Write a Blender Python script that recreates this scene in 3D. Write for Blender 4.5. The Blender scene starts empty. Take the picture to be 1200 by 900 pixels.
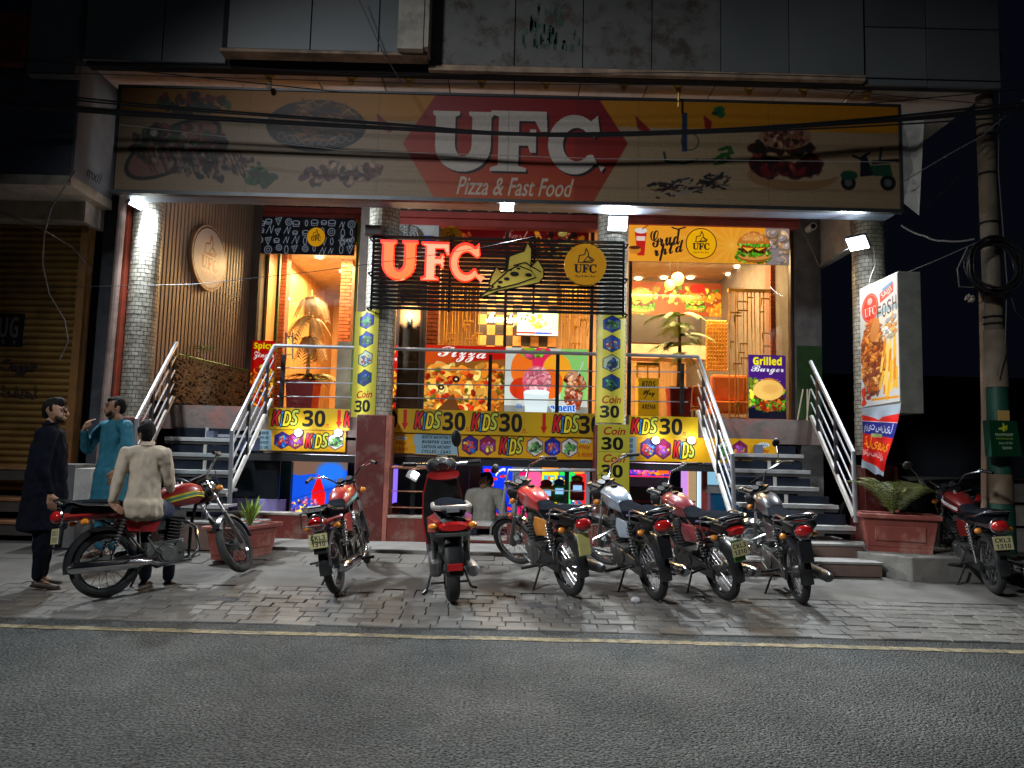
import bpy, bmesh, math, random
import numpy as np
from mathutils import Vector, Matrix, noise as mnoise
random.seed(7)
scene = bpy.context.scene
COL = scene.collection

# ------------------------------------------------------------------ camera, world, exposure
CAM_H, FPX, PITCH, ROLL = 1.45, 850.0, math.atan(77/850.0), 0.0255
cp, sp = math.cos(PITCH), math.sin(PITCH)
r0, u0, FWD = Vector((1, 0, 0)), Vector((0, -sp, cp)), Vector((0, cp, sp))
RIGHT = r0*math.cos(ROLL) + u0*math.sin(ROLL)
UP = u0*math.cos(ROLL) - r0*math.sin(ROLL)
camd = bpy.data.cameras.new('camera'); cam = bpy.data.objects.new('camera', camd); COL.objects.link(cam)
cam.matrix_world = Matrix(((RIGHT.x, UP.x, -FWD.x, 0), (RIGHT.y, UP.y, -FWD.y, 0), (RIGHT.z, UP.z, -FWD.z, CAM_H), (0, 0, 0, 1)))
camd.sensor_width = 36; camd.lens = FPX/1200*36; camd.clip_end = 500; camd.clip_start = .05
scene.camera = cam
world = bpy.data.worlds.new('World'); scene.world = world; world.use_nodes = True
_bg = world.node_tree.nodes['Background']
_bg.inputs[0].default_value = (.35, .5, 1.0, 1); _bg.inputs[1].default_value = 0.0022
scene.view_settings.view_transform = 'Standard'; scene.view_settings.look = 'None'
scene.view_settings.exposure = .8; scene.view_settings.gamma = 1
scene.cycles.max_bounces = 6; scene.cycles.diffuse_bounces = 3; scene.cycles.transparent_max_bounces = 24
scene.cycles.sample_clamp_indirect = 3; scene.cycles.caustics_reflective = False; scene.cycles.caustics_refractive = False
scene.cycles.use_denoising = True

def at(px, py, Y):                       # the point of the plane at depth Y seen at photo position px, py
    d = FWD + RIGHT*((px-600)/FPX) + UP*((450-py)/FPX)
    t = Y/d.y
    return Vector((d.x*t, Y, CAM_H+d.z*t))
def X_(px, py, Y): return at(px, py, Y).x
def Z_(px, py, Y): return at(px, py, Y).z
def rect(x0, y0, x1, y1, Y):             # upright rectangle (xc, zc, w, h) at depth Y
    cx, cy = (x0+x1)/2, (y0+y1)/2
    a, b = at(x0, cy, Y), at(x1, cy, Y); c, d = at(cx, y0, Y), at(cx, y1, Y)
    m = at(cx, cy, Y)
    return m.x, m.z, (b.x-a.x), (c.z-d.z)

# ------------------------------------------------------------------ materials
MATS = {}
def M(name, col, rough=.6, metal=0., var=.18, vs=6., bump=0., bs=60., emis=None, es=0., coat=0., rnd=0., spec=.5, dirt=0., dirtcol=(.03,.025,.02), ds=2.5, aniso=None):
    if name in MATS: return MATS[name]
    m = bpy.data.materials.new(name); m.use_nodes = True; nt = m.node_tree; N = nt.nodes; L = nt.links
    p = N['Principled BSDF']; MATS[name] = m
    p.inputs['Roughness'].default_value = rough; p.inputs['Metallic'].default_value = metal
    p.inputs['Coat Weight'].default_value = coat; p.inputs['Specular IOR Level'].default_value = spec
    p.inputs['Coat Roughness'].default_value = .08
    tc = N.new('ShaderNodeTexCoord'); src = tc.outputs['Object']
    if aniso:
        mp = N.new('ShaderNodeMapping'); mp.inputs['Scale'].default_value = aniso; L.new(src, mp.inputs[0]); src = mp.outputs[0]
    nz = N.new('ShaderNodeTexNoise'); nz.inputs['Scale'].default_value = vs; nz.inputs['Detail'].default_value = 5
    L.new(src, nz.inputs['Vector'])
    mr = N.new('ShaderNodeMapRange'); mr.inputs[1].default_value = .3; mr.inputs[2].default_value = .7
    mr.inputs[3].default_value = 1-var; mr.inputs[4].default_value = 1+var; L.new(nz.outputs[0], mr.inputs[0])
    hsv = N.new('ShaderNodeHueSaturation'); hsv.inputs['Color'].default_value = (*col, 1)
    val = mr.outputs[0]
    if rnd:
        oi = N.new('ShaderNodeObjectInfo'); m2 = N.new('ShaderNodeMapRange'); m2.inputs[3].default_value = 1-rnd; m2.inputs[4].default_value = 1+rnd
        L.new(oi.outputs['Random'], m2.inputs[0]); mu = N.new('ShaderNodeMath'); mu.operation = 'MULTIPLY'
        L.new(val, mu.inputs[0]); L.new(m2.outputs[0], mu.inputs[1]); val = mu.outputs[0]
    L.new(val, hsv.inputs['Value'])
    out = hsv.outputs[0]
    if dirt:
        n2 = N.new('ShaderNodeTexNoise'); n2.inputs['Scale'].default_value = ds; n2.inputs['Detail'].default_value = 9; n2.inputs['Roughness'].default_value = .7
        L.new(src, n2.inputs['Vector'])
        m3 = N.new('ShaderNodeMapRange'); m3.inputs[1].default_value = .5; m3.inputs[2].default_value = .62; m3.inputs[4].default_value = dirt
        L.new(n2.outputs[0], m3.inputs[0]); mx = N.new('ShaderNodeMixRGB'); L.new(m3.outputs[0], mx.inputs[0]); L.new(out, mx.inputs[1])
        mx.inputs[2].default_value = (*dirtcol, 1); out = mx.outputs[0]
    L.new(out, p.inputs['Base Color'])
    if bump:
        nb = N.new('ShaderNodeTexNoise'); nb.inputs['Scale'].default_value = bs; nb.inputs['Detail'].default_value = 4
        L.new(tc.outputs['Object'], nb.inputs['Vector'])
        b = N.new('ShaderNodeBump'); b.inputs['Strength'].default_value = bump; b.inputs['Distance'].default_value = .01
        L.new(nb.outputs[0], b.inputs['Height']); L.new(b.outputs[0], p.inputs['Normal'])
    if emis: p.inputs['Emission Color'].default_value = (*emis, 1); p.inputs['Emission Strength'].default_value = es
    return m
def glass_mat(name, tint=(1, 1, 1), refl=1.0):
    m = bpy.data.materials.new(name); m.use_nodes = True; nt = m.node_tree; N = nt.nodes; L = nt.links
    N.remove(N['Principled BSDF']); o = N['Material Output']
    t = N.new('ShaderNodeBsdfTransparent'); t.inputs[0].default_value = (*tint, 1)
    g = N.new('ShaderNodeBsdfGlossy'); g.inputs['Roughness'].default_value = .02
    f = N.new('ShaderNodeFresnel'); f.inputs[0].default_value = 1.45
    mu = N.new('ShaderNodeMath'); mu.operation = 'MULTIPLY'; mu.inputs[1].default_value = refl; L.new(f.outputs[0], mu.inputs[0])
    mx = N.new('ShaderNodeMixShader'); L.new(mu.outputs[0], mx.inputs[0]); L.new(t.outputs[0], mx.inputs[1]); L.new(g.outputs[0], mx.inputs[2])
    L.new(mx.outputs[0], o.inputs[0]); MATS[name] = m
    return m
GLASS = glass_mat('window_glass', (.93, .95, .95))

# ------------------------------------------------------------------ meshes and objects
def thing(name, label, cat, loc=(0, 0, 0), group=None, kind=None, rot=None):
    o = bpy.data.objects.new(name, None); COL.objects.link(o); o.location = loc; o.empty_display_size = .1
    if rot: o.rotation_euler = rot
    if kind: o['kind'] = kind
    if label: o['label'] = label
    if cat: o['category'] = cat
    if group: o['group'] = group
    return o
def tag(o, label=None, cat=None, group=None, kind=None):
    for k, v in (('label', label), ('category', cat), ('group', group), ('kind', kind)):
        if v: o[k] = v
    return o
def adopt(o, parent, world_coords=True):
    o.parent = parent
    if world_coords and parent.parent is None and parent.type == 'EMPTY':
        o.matrix_parent_inverse = Matrix.Translation(-Vector(parent.location))
    return o
def cpy(o, parent=None, loc=None, rot=None):
    c = o.copy(); COL.objects.link(c)
    if parent: c.parent = parent
    if loc is not None: c.location = loc
    if rot is not None: c.rotation_euler = rot
    return c
def basis(d):
    d = Vector(d).normalized(); a = Vector((0, 0, 1)) if abs(d.z) < .9 else Vector((1, 0, 0))
    u = d.cross(a).normalized(); return u, d.cross(u).normalized(), d
class B:
    def __init__(s): s.v = []; s.f = []; s.T = None
    def add(s, vs, fs):
        n = len(s.v)
        s.v += [tuple(s.T @ Vector(v)) if s.T else tuple(v) for v in vs]
        s.f += [tuple(i+n for i in f) for f in fs]; return s
    def box(s, c, d, R=None, taper=None):
        x, y, z = d[0]/2, d[1]/2, d[2]/2; vs = []
        for k in (-1, 1):
            t = taper if (taper and k == 1) else (1, 1)
            for q in ((-1, -1), (1, -1), (1, 1), (-1, 1)):
                p = Vector((q[0]*x*t[0], q[1]*y*t[1], k*z))
                if R: p = R @ p
                vs.append(p+Vector(c))
        return s.add(vs, [(3, 2, 1, 0), (4, 5, 6, 7), (0, 1, 5, 4), (1, 2, 6, 5), (2, 3, 7, 6), (3, 0, 4, 7)])
    def bx(s, x0, x1, y0, y1, z0, z1): return s.box(((x0+x1)/2, (y0+y1)/2, (z0+z1)/2), (abs(x1-x0), abs(y1-y0), abs(z1-z0)))
    def cyl(s, p0, p1, a, b=None, n=12, caps=True):
        b = a if b is None else b; p0, p1 = Vector(p0), Vector(p1); u, w, d = basis(p1-p0); vs = []
        for p, r in ((p0, a), (p1, b)):
            for i in range(n):
                t = 2*math.pi*i/n; vs.append(p+u*(r*math.cos(t))+w*(r*math.sin(t)))
        fs = [(i, (i+1) % n, n+(i+1) % n, n+i) for i in range(n)]
        if caps: fs += [tuple(range(n))[::-1], tuple(range(n, 2*n))]
        return s.add(vs, fs)
    def tube(s, pts, r, n=8, closed=False, rs=None):
        pts = [Vector(p) for p in pts]; m = len(pts); vs = []; u = None
        for i, p in enumerate(pts):
            if closed: d = pts[(i+1) % m]-pts[i-1]
            else: d = pts[min(i+1, m-1)]-pts[max(i-1, 0)]
            if d.length < 1e-9: d = Vector((0, 0, 1))
            d.normalize()
            if u is None: u = basis(d)[0]
            u = u-d*u.dot(d)
            if u.length < 1e-6: u = basis(d)[0]
            u.normalize(); w = d.cross(u); rr = rs[i] if rs else r
            for k in range(n):
                t = 2*math.pi*k/n; vs.append(p+u*(rr*math.cos(t))+w*(rr*math.sin(t)))
        fs = []
        for i in range(m if closed else m-1):
            j = (i+1) % m
            for k in range(n): fs.append((i*n+k, i*n+(k+1) % n, j*n+(k+1) % n, j*n+k))
        if not closed: fs += [tuple(range(n))[::-1], tuple(range((m-1)*n, m*n))]
        return s.add(vs, fs)
    def torus(s, c, ax, R, r, n=36, k=8, sq=1.):
        u, w, d = basis(ax); c = Vector(c); vs = []
        for i in range(n):
            t = 2*math.pi*i/n; e = u*math.cos(t)+w*math.sin(t)
            for j in range(k):
                q = 2*math.pi*j/k; vs.append(c+e*(R+r*math.cos(q))+d*(r*sq*math.sin(q)))
        return s.add(vs, [(i*k+j, i*k+(j+1) % k, ((i+1) % n)*k+(j+1) % k, ((i+1) % n)*k+j) for i in range(n) for j in range(k)])
    def lathe(s, prof, c=(0, 0, 0), ax=(0, 0, 1), n=20, ang=2*math.pi):
        u, w, d = basis(ax); c = Vector(c); vs = []; m = len(prof)
        for i in range(n):
            t = ang*i/n; e = u*math.cos(t)+w*math.sin(t)
            for r, h in prof: vs.append(c+e*r+d*h)
        return s.add(vs, [(i*m+j, ((i+1) % n)*m+j, ((i+1) % n)*m+j+1, i*m+j+1) for i in range(n) for j in range(m-1)])
    def ell(s, c, r, n=14, m=9, R=None):
        c = Vector(c); vs = []
        for j in range(m+1):
            ph = math.pi*j/m
            for i in range(n):
                t = 2*math.pi*i/n; p = Vector((r[0]*math.sin(ph)*math.cos(t), r[1]*math.sin(ph)*math.sin(t), r[2]*math.cos(ph)))
                if R: p = R @ p
                vs.append(c+p)
        return s.add(vs, [(j*n+i, (j+1)*n+i, (j+1)*n+(i+1) % n, j*n+(i+1) % n) for j in range(m) for i in range(n)])
    def loft(s, rings, closed=True):
        n = len(rings[0]); vs = [p for r in rings for p in r]; fs = []
        for i in range(len(rings)-1):
            for k in range(n): fs.append((i*n+k, i*n+(k+1) % n, (i+1)*n+(k+1) % n, (i+1)*n+k))
        if closed: fs += [tuple(range(n))[::-1], tuple(range((len(rings)-1)*n, len(rings)*n))]
        return s.add(vs, fs)
    def prism(s, poly, O, ux, uy, th):     # 2D outline extruded along ux x uy
        ux, uy, O = Vector(ux), Vector(uy), Vector(O); nn = ux.cross(uy).normalized()*th; n = len(poly)
        a = [O+ux*p[0]+uy*p[1] for p in poly]; b = [p+nn for p in a]
        return s.add(a+b, [tuple(range(n))[::-1], tuple(range(n, 2*n))]+[(i, (i+1) % n, n+(i+1) % n, n+i) for i in range(n)])
    def quad(s, a, b, c, d): return s.add([a, b, c, d], [(0, 1, 2, 3)])
    def mesh(s, name, mat, smooth=False, fix=True):
        me = bpy.data.meshes.new(name); me.from_pydata(s.v, [], s.f)
        if fix:
            bm = bmesh.new(); bm.from_mesh(me); bmesh.ops.remove_doubles(bm, verts=bm.verts, dist=1e-5)
            bmesh.ops.recalc_face_normals(bm, faces=bm.faces); bm.to_mesh(me); bm.free()
        if smooth:
            me.polygons.foreach_set('use_smooth', [True]*len(me.polygons))
            if smooth is not True: 
                try: me.set_sharp_from_angle(angle=smooth)
                except Exception: pass
        if mat: me.materials.append(mat)
        me.update(); return me
    def obj(s, name, mat, parent=None, smooth=False, bevel=0, world_coords=True, fix=True, kind=None):
        o = bpy.data.objects.new(name, s.mesh(name, mat, .6 if smooth == 1 else smooth, fix)); COL.objects.link(o)
        if parent: adopt(o, parent, world_coords)
        if bevel: md = o.modifiers.new('bevel', 'BEVEL'); md.width = bevel; md.segments = 2; md.limit_method = 'ANGLE'
        if kind: o['kind'] = kind
        return o
def rbox(x0, y0, x1, y1, Y, dep, bl=None):   # box whose front face covers that photo rectangle at depth Y
    b = bl or B(); x, z, w, h = rect(x0, y0, x1, y1, Y); b.box((x, Y+dep/2, z), (w, dep, h)); return b

# ------------------------------------------------------------------ small painter for the flat prints (procedural pixels)
class Cv:
    def __init__(s, w, h, bg=(1, 1, 1)):
        s.w, s.h = w, h; s.a = np.empty((h, w, 3)); s.a[:] = bg; s.yy, s.xx = np.mgrid[0:h, 0:w].astype(float)
    def _bl(s, m, col, sl): s.a[sl] = s.a[sl]*(1-m[..., None])+np.array(col)*m[..., None]
    def ell(s, cx, cy, rx, ry, col, ang=0., soft=1.2, al=1., clip=None):
        R = max(rx, ry)+2; x0, x1 = max(0, int(cx-R)), min(s.w, int(cx+R)+2); y0, y1 = max(0, int(cy-R)), min(s.h, int(cy+R)+2)
        if x1 <= x0 or y1 <= y0: return s
        X = s.xx[y0:y1, x0:x1]-cx; Y = s.yy[y0:y1, x0:x1]-cy; c, n = math.cos(ang), math.sin(ang)
        d = np.sqrt(((X*c+Y*n)/rx)**2+((-X*n+Y*c)/ry)**2)
        m = np.clip((1-d)*min(rx, ry)/soft+.5, 0, 1)*al
        if clip is not None: m = m*clip[y0:y1, x0:x1]
        s._bl(m, col, (slice(y0, y1), slice(x0, x1))); return s
    def pmask(s, pts):
        m = np.zeros((s.h, s.w), bool); n = len(pts); X, Y = s.xx+.5, s.yy+.5
        for i in range(n):
            (x1, y1), (x2, y2) = pts[i], pts[(i+1) % n]
            if y1 == y2: continue
            c = (Y > min(y1, y2)) & (Y <= max(y1, y2)); m ^= c & (X < (x2-x1)*(Y-y1)/(y2-y1)+x1)
        return m.astype(float)
    def poly(s, pts, col, al=1.): s._bl(s.pmask(pts)*al, col, (slice(None), slice(None))); return s
    def box(s, x0, y0, x1, y1, col): s.a[max(0, int(y0)):int(y1), max(0, int(x0)):int(x1)] = col; return s
    def line(s, pts, w, col, al=1.):
        for (x1, y1), (x2, y2) in zip(pts, pts[1:]):
            a, b = max(0, int(min(x1, x2)-w-1)), min(s.w, int(max(x1, x2)+w+2)); c, d = max(0, int(min(y1, y2)-w-1)), min(s.h, int(max(y1, y2)+w+2))
            if b <= a or d <= c: continue
            X, Y = s.xx[c:d, a:b], s.yy[c:d, a:b]; dx, dy = x2-x1, y2-y1; q = dx*dx+dy*dy or 1
            t = np.clip(((X-x1)*dx+(Y-y1)*dy)/q, 0, 1); D = np.hypot(X-x1-t*dx, Y-y1-t*dy)
            s._bl(np.clip(w/2-D+.5, 0, 1)*al, col, (slice(c, d), slice(a, b)))
        return s
    def ring(s, cx, cy, r, w, col, ry=None):
        ry = ry or r; return s.line([(cx+r*math.cos(t/20*2*math.pi), cy+ry*math.sin(t/20*2*math.pi)) for t in range(21)], w, col)
    def food(s, cx, cy, rx, ry, n, cols, a=3, b=9, rng=None, el=.6, sh=.25):
        rng = rng or random
        for _ in range(n):
            t = rng.uniform(0, 6.283); q = math.sqrt(rng.random()); x, y = cx+rx*q*math.cos(t), cy+ry*q*math.sin(t)
            c = rng.choice(cols); k = rng.uniform(1-sh, 1+sh); r = rng.uniform(a, b); an = rng.uniform(0, 3.14)
            c = [min(1, v*k) for v in c]
            s.ell(x+r*.12, y+r*.2, r*1.1, r*el*1.15, [v*.45 for v in c], an, al=.55); s.ell(x, y, r, r*el, c, an)
            if rng.random() < .4: s.ell(x-r*.2, y-r*.2, r*.45, r*el*.3, [min(1, v*1.35+.1) for v in c], an, al=.7)
        return s
    def blur(s, k=1):
        for _ in range(k):
            for ax in (0, 1): s.a = (np.roll(s.a, 1, ax)+s.a*2+np.roll(s.a, -1, ax))/4
        return s
    def grain(s, amt, sc=1):
        g = np.random.rand((s.h+sc-1)//sc, (s.w+sc-1)//sc); g = np.kron(g, np.ones((sc, sc)))[:s.h, :s.w]
        s.a *= (1+(g[..., None]-.5)*amt); return s
    def img(s, name):
        im = bpy.data.images.new(name, s.w, s.h); buf = np.ones((s.h, s.w, 4), np.float32); buf[..., :3] = np.clip(s.a[::-1], 0, 1)
        im.pixels.foreach_set(buf.ravel()); im.update(); im.pack(); return im
def lerp(a, b, t): return tuple(x+(y-x)*t for x, y in zip(a, b))
def pmat(cv, name, es=0., rough=.45, spec=.4, dim=1.):
    m = bpy.data.materials.new(name); m.use_nodes = True; N = m.node_tree.nodes; L = m.node_tree.links; p = N['Principled BSDF']
    t = N.new('ShaderNodeTexImage'); t.image = cv.img(name); uv = N.new('ShaderNodeUVMap'); L.new(uv.outputs[0], t.inputs[0])
    c = t.outputs[0]
    if dim != 1:
        h = N.new('ShaderNodeHueSaturation'); h.inputs['Value'].default_value = dim; L.new(c, h.inputs['Color']); c = h.outputs[0]
    L.new(c, p.inputs['Base Color'])
    p.inputs['Roughness'].default_value = rough; p.inputs['Specular IOR Level'].default_value = spec
    if es: L.new(t.outputs[0], p.inputs['Emission Color']); p.inputs['Emission Strength'].default_value = es
    return m
def wavy(name, mat, x, z, w, h, Y, amp=.006, nx=40, ny=4, seed=0):   # hung flex banner: slightly sagging, rippled sheet
    vs, uvs, fs = [], [], []
    for j in range(ny+1):
        for i in range(nx+1):
            u, v = i/nx, j/ny; X = x-w/2+w*u; r = mnoise.noise(Vector((X*2.2, v*.8, seed)))+.4*mnoise.noise(Vector((X*7, v*2, seed+3)))
            vs.append((X, Y-abs(r)*amp*2-.002, z-h/2+h*v+.008*mnoise.noise(Vector((X*1.1, 9, seed))))); uvs.append((u, v))
    me = bpy.data.meshes.new(name); me.from_pydata(vs, [], [(j*(nx+1)+i, j*(nx+1)+i+1, (j+1)*(nx+1)+i+1, (j+1)*(nx+1)+i) for j in range(ny) for i in range(nx)])
    uv = me.uv_layers.new()
    for l in me.loops: uv.data[l.index].uv = uvs[l.vertex_index]
    me.polygons.foreach_set('use_smooth', [True]*len(me.polygons)); me.materials.append(mat); o = bpy.data.objects.new(name, me); COL.objects.link(o); return o
def panel(name, mat, c4, th, parent=None, side=None):   # flat printed board; c4 = bottom left, bottom right, top right, top left of the printed face
    a = [Vector(p) for p in c4]; n = (a[1]-a[0]).cross(a[3]-a[0]).normalized(); b = [p-n*th for p in a]
    me = bpy.data.meshes.new(name); me.from_pydata(a+b, [], [(0, 1, 2, 3), (7, 6, 5, 4), (0, 4, 5, 1), (1, 5, 6, 2), (2, 6, 7, 3), (3, 7, 4, 0)])
    uv = me.uv_layers.new(name='UVMap')
    for li, q in zip(me.polygons[0].loop_indices, ((0, 0), (1, 0), (1, 1), (0, 1))): uv.data[li].uv = q
    me.materials.append(mat); me.materials.append(side or M('print_edge', (.5, .5, .48)))
    for p in me.polygons[1:]: p.material_index = 1
    o = bpy.data.objects.new(name, me); COL.objects.link(o)
    if parent: adopt(o, parent)
    return o
def rpanel(name, mat, x0, y0, x1, y1, Y, th=.01, parent=None, side=None):
    x, z, w, h = rect(x0, y0, x1, y1, Y); w /= 2; h /= 2
    return panel(name, mat, [(x-w, Y, z-h), (x+w, Y, z-h), (x+w, Y, z+h), (x-w, Y, z+h)], th, parent, side)

# ------------------------------------------------------------------ lettering
def _sh(s, up, lo, dg):
    o = ''
    for ch in s:
        if 'A' <= ch <= 'Z' and up: o += chr(up+ord(ch)-65)
        elif 'a' <= ch <= 'z' and lo: o += chr(lo+ord(ch)-97)
        elif '0' <= ch <= '9' and dg: o += chr(dg+ord(ch)-48)
        else: o += ch
    return o
STY = {'': lambda s: s, 'sans': lambda s: _sh(s, 0x1D5D4, 0x1D5EE, 0x1D7EC), 'sansit': lambda s: _sh(s, 0x1D63C, 0x1D656, 0x1D7EC),
       'serif': lambda s: _sh(s, 0x1D400, 0x1D41A, 0x1D7CE), 'script': lambda s: _sh(s, 0x1D4D0, 0x1D4EA, 0x1D7CE), 'serifit': lambda s: _sh(s, 0x1D468, 0x1D482, 0x1D7CE)}
TXC = {}
def text2d(s, sty='', shear=0., bold=0.):
    k = (s, sty, shear, bold)
    if k not in TXC:
        c = bpy.data.curves.new('t', 'FONT'); c.body = STY[sty](s); c.shear = shear; c.offset = bold; c.resolution_u = 3
        o = bpy.data.objects.new('t', c); COL.objects.link(o); dg = bpy.context.evaluated_depsgraph_get()
        me = bpy.data.meshes.new_from_object(o.evaluated_get(dg))
        v = [(p.co.x, p.co.y) for p in me.vertices]; f = [tuple(p.vertices) for p in me.polygons]
        bpy.data.objects.remove(o); bpy.data.curves.remove(c); bpy.data.meshes.remove(me)
        xs = [p[0] for p in v] or [0, 1]; ys = [p[1] for p in v] or [0, 1]; x0, y0 = min(xs), min(ys); w, h = max(xs)-x0 or 1, max(ys)-y0 or 1
        TXC[k] = ([((p[0]-x0)/w, (p[1]-y0)/h) for p in v], f)
    return TXC[k]
def lett(name, s, mat, O, ux, uy, parent=None, sty='', shear=0., bold=0., off=.003, rot=0.):
    """flat lettering: fills the parallelogram O + ux*[0,1] + uy*[0,1], lifted off the surface"""
    v, f = text2d(s, sty, shear, bold); O, ux, uy = Vector(O), Vector(ux), Vector(uy); n = ux.cross(uy).normalized()*off
    if rot:
        R = Matrix.Rotation(rot, 3, n); c = O+(ux+uy)/2; ux, uy = R @ ux, R @ uy; O = c-(ux+uy)/2
    me = bpy.data.meshes.new(name); me.from_pydata([O+ux*p[0]+uy*p[1]+n for p in v], [], f); me.materials.append(mat)
    o = bpy.data.objects.new(name, me); COL.objects.link(o)
    if parent: adopt(o, parent, parent.type == 'EMPTY')
    return o
def rlett(s, mat, x0, y0, x1, y1, Y, parent=None, name='lettering', **k):
    x, z, w, h = rect(x0, y0, x1, y1, Y); return lett(name, s, mat, (x-w/2, Y, z-h/2), (w, 0, 0), (0, 0, h), parent, **k)
def rprism(poly, x0, y0, x1, y1, Y, th, bl=None):   # outline in 0..1 (y down) over that rectangle, thickness towards the camera
    x, z, w, h = rect(x0, y0, x1, y1, Y); return (bl or B()).prism([(p[0], 1-p[1]) for p in poly], (x-w/2, Y, z-h/2), (w, 0, 0), (0, 0, h), th)
def _ctext(s, txt, x0, y0, x1, y1, col, sty='', shear=0., bold=0., ang=0., out=None, ow=0.):
    """print lettering into the canvas box x0,y0 (top left) .. x1,y1"""
    if sty == 'script' and bold: out, ow, bold = col, max(.5, (y1-y0)*bold*.45), 0.
    if out is not None:
        for k in range(8):
            a = k*math.pi/4; _ctext(s, txt, x0+ow*math.cos(a), y0+ow*math.sin(a), x1+ow*math.cos(a), y1+ow*math.sin(a), out, sty, shear, bold, ang)
    v, f = text2d(txt, sty, shear, bold); c, n = math.cos(ang), math.sin(ang); cx, cy = (x0+x1)/2, (y0+y1)/2
    P = []
    for u, w in v:
        X, Y = x0+(x1-x0)*u-cx, y1-(y1-y0)*w-cy; P.append((cx+X*c-Y*n, cy+X*n+Y*c))
    x0b, x1b = max(0, int(min(p[0] for p in P))-1), min(s.w, int(max(p[0] for p in P))+2)
    y0b, y1b = max(0, int(min(p[1] for p in P))-1), min(s.h, int(max(p[1] for p in P))+2)
    if x1b <= x0b or y1b <= y0b: return s
    W, H = (x1b-x0b)*2, (y1b-y0b)*2; m = np.zeros((H, W), bool)
    for fc in f:
        q = [((P[i][0]-x0b)*2, (P[i][1]-y0b)*2) for i in fc]
        a, b = max(0, int(min(p[0] for p in q))), min(W, int(max(p[0] for p in q))+2); d, e = max(0, int(min(p[1] for p in q))), min(H, int(max(p[1] for p in q))+2)
        if b <= a or e <= d: continue
        YY, XX = np.mgrid[d:e, a:b]+.5; k = np.zeros(XX.shape, bool)
        for i in range(len(q)):
            (X1, Y1), (X2, Y2) = q[i], q[(i+1) % len(q)]
            if Y1 == Y2: continue
            k ^= (YY > min(Y1, Y2)) & (YY <= max(Y1, Y2)) & (XX < (X2-X1)*(YY-Y1)/(Y2-Y1)+X1)
        m[d:e, a:b] |= k
    al = m.reshape(H//2, 2, W//2, 2).mean((1, 3)); s._bl(al, col, (slice(y0b, y1b), slice(x0b, x1b))); return s
Cv.text = _ctext
def kids(c, x0, y0, x1, y1):
    w = (x1-x0)/3.5; h = y1-y0; ow = max(1.5, h*.07)
    for i, (ch, col, a, b, dy) in enumerate((('K', (.85, .1, .15), 0, 1.15, 0), ('I', (.2, .55, .85), 1.08, 1.45, .08), ('D', (.95, .85, .15), 1.4, 2.45, .05), ('S', (.75, .8, .3), 2.4, 3.4, -.05))):
        c.text(ch, x0+a*w, y0+dy*h, x0+b*w, y1+dy*h*.6, col, 'sansit', out=(.04, .04, .05), ow=ow)
    return c
def hexa(c, cx, cy, r, bg, fg, rim=(.1, .1, .25), seed=1):
    rg = random.Random(seed)
    hx = lambda q: [(cx+q*math.sin(k*math.pi/3), cy+q*math.cos(k*math.pi/3)) for k in range(6)]
    c.poly(hx(r), rim); c.poly(hx(r*.9), bg)
    c.food(cx, cy+r*.1, r*.6, r*.5, 26, fg, r*.08, r*.28, rg); c.line([(cx-r*.5, cy+r*.35), (cx, cy-r*.3), (cx+r*.5, cy+r*.3)], r*.1, fg[0]); return c
def burger(c, cx, cy, w, h, seed=2):
    rg = random.Random(seed); k = w/2
    c.food(cx, cy+h*.30, k*1.0, h*.16, 60, [(.25, .6, .08), (.4, .75, .15), (.15, .45, .05)], w*.04, w*.1, rg)
    c.ell(cx, cy+h*.33, k*.92, h*.17, (.62, .36, .12)); c.ell(cx, cy+h*.28, k*.95, h*.14, (.85, .58, .25))
    c.food(cx, cy+h*.18, k*1.02, h*.10, 50, [(.3, .65, .1), (.5, .8, .2), (.2, .5, .05)], w*.04, w*.09, rg)
    c.food(cx, cy+h*.09, k*.92, h*.1, 90, [(.32, .13, .05), (.42, .2, .08), (.25, .1, .04)], w*.02, w*.06, rg)
    c.poly([(cx-k*.7, cy+h*.02), (cx+k*.75, cy+h*.02), (cx+k*.3, cy+h*.14), (cx, cy+h*.05), (cx-k*.35, cy+h*.17)], (.98, .75, .2))
    c.ell(cx, cy-h*.02, k*.93, h*.07, (.8, .12, .06)); c.food(cx, cy-h*.08, k, h*.06, 40, [(.3, .65, .1), (.55, .8, .25)], w*.03, w*.08, rg)
    pts = [(cx-k*.98+2*k*.98*i/20, cy-h*.08-h*.4*math.sin(math.pi*i/20)**.6) for i in range(21)]
    c.poly(pts, (.78, .45, .16)); c.ell(cx-k*.1, cy-h*.28, k*.6, h*.12, (.93, .66, .32), al=.7, soft=w*.1)
    for _ in range(40): c.ell(cx+rg.uniform(-.7, .7)*k, cy-h*rg.uniform(.18, .44), w*.014, w*.008, (.97, .9, .7), rg.uniform(0, 3))
    return c
def ufc_logo(c, cx, cy, r, bg, ink, rim=None, small=True, hood=True):
    if bg: c.ell(cx, cy, r, r, rim or ink); c.ell(cx, cy, r*.95, r*.95, bg)
    c.text('UFC', cx-r*.55, cy-r*.02, cx+r*.55, cy+r*.42, ink, 'serif', bold=.02)
    c.line([(cx-r*.36, cy-r*.1), (cx-r*.3, cy-r*.45), (cx-r*.05, cy-r*.5), (cx+r*.02, cy-r*.8), (cx+r*.15, cy-r*.55), (cx+r*.12, cy-r*.42), (cx+r*.4, cy-r*.25), (cx+r*.3, cy-r*.12), (cx-r*.3, cy-r*.1)], max(1.2, r*.05), ink)
    c.line([(cx-r*.1, cy-r*.15), (cx+r*.12, cy-r*.42), (cx+r*.3, cy-r*.2), (cx-r*.1, cy-r*.15)], max(1, r*.04), ink)
    if small: c.text('Pizza & Fast Food', cx-r*.5, cy+r*.52, cx+r*.5, cy+r*.66, ink, 'script')
    return c
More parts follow.
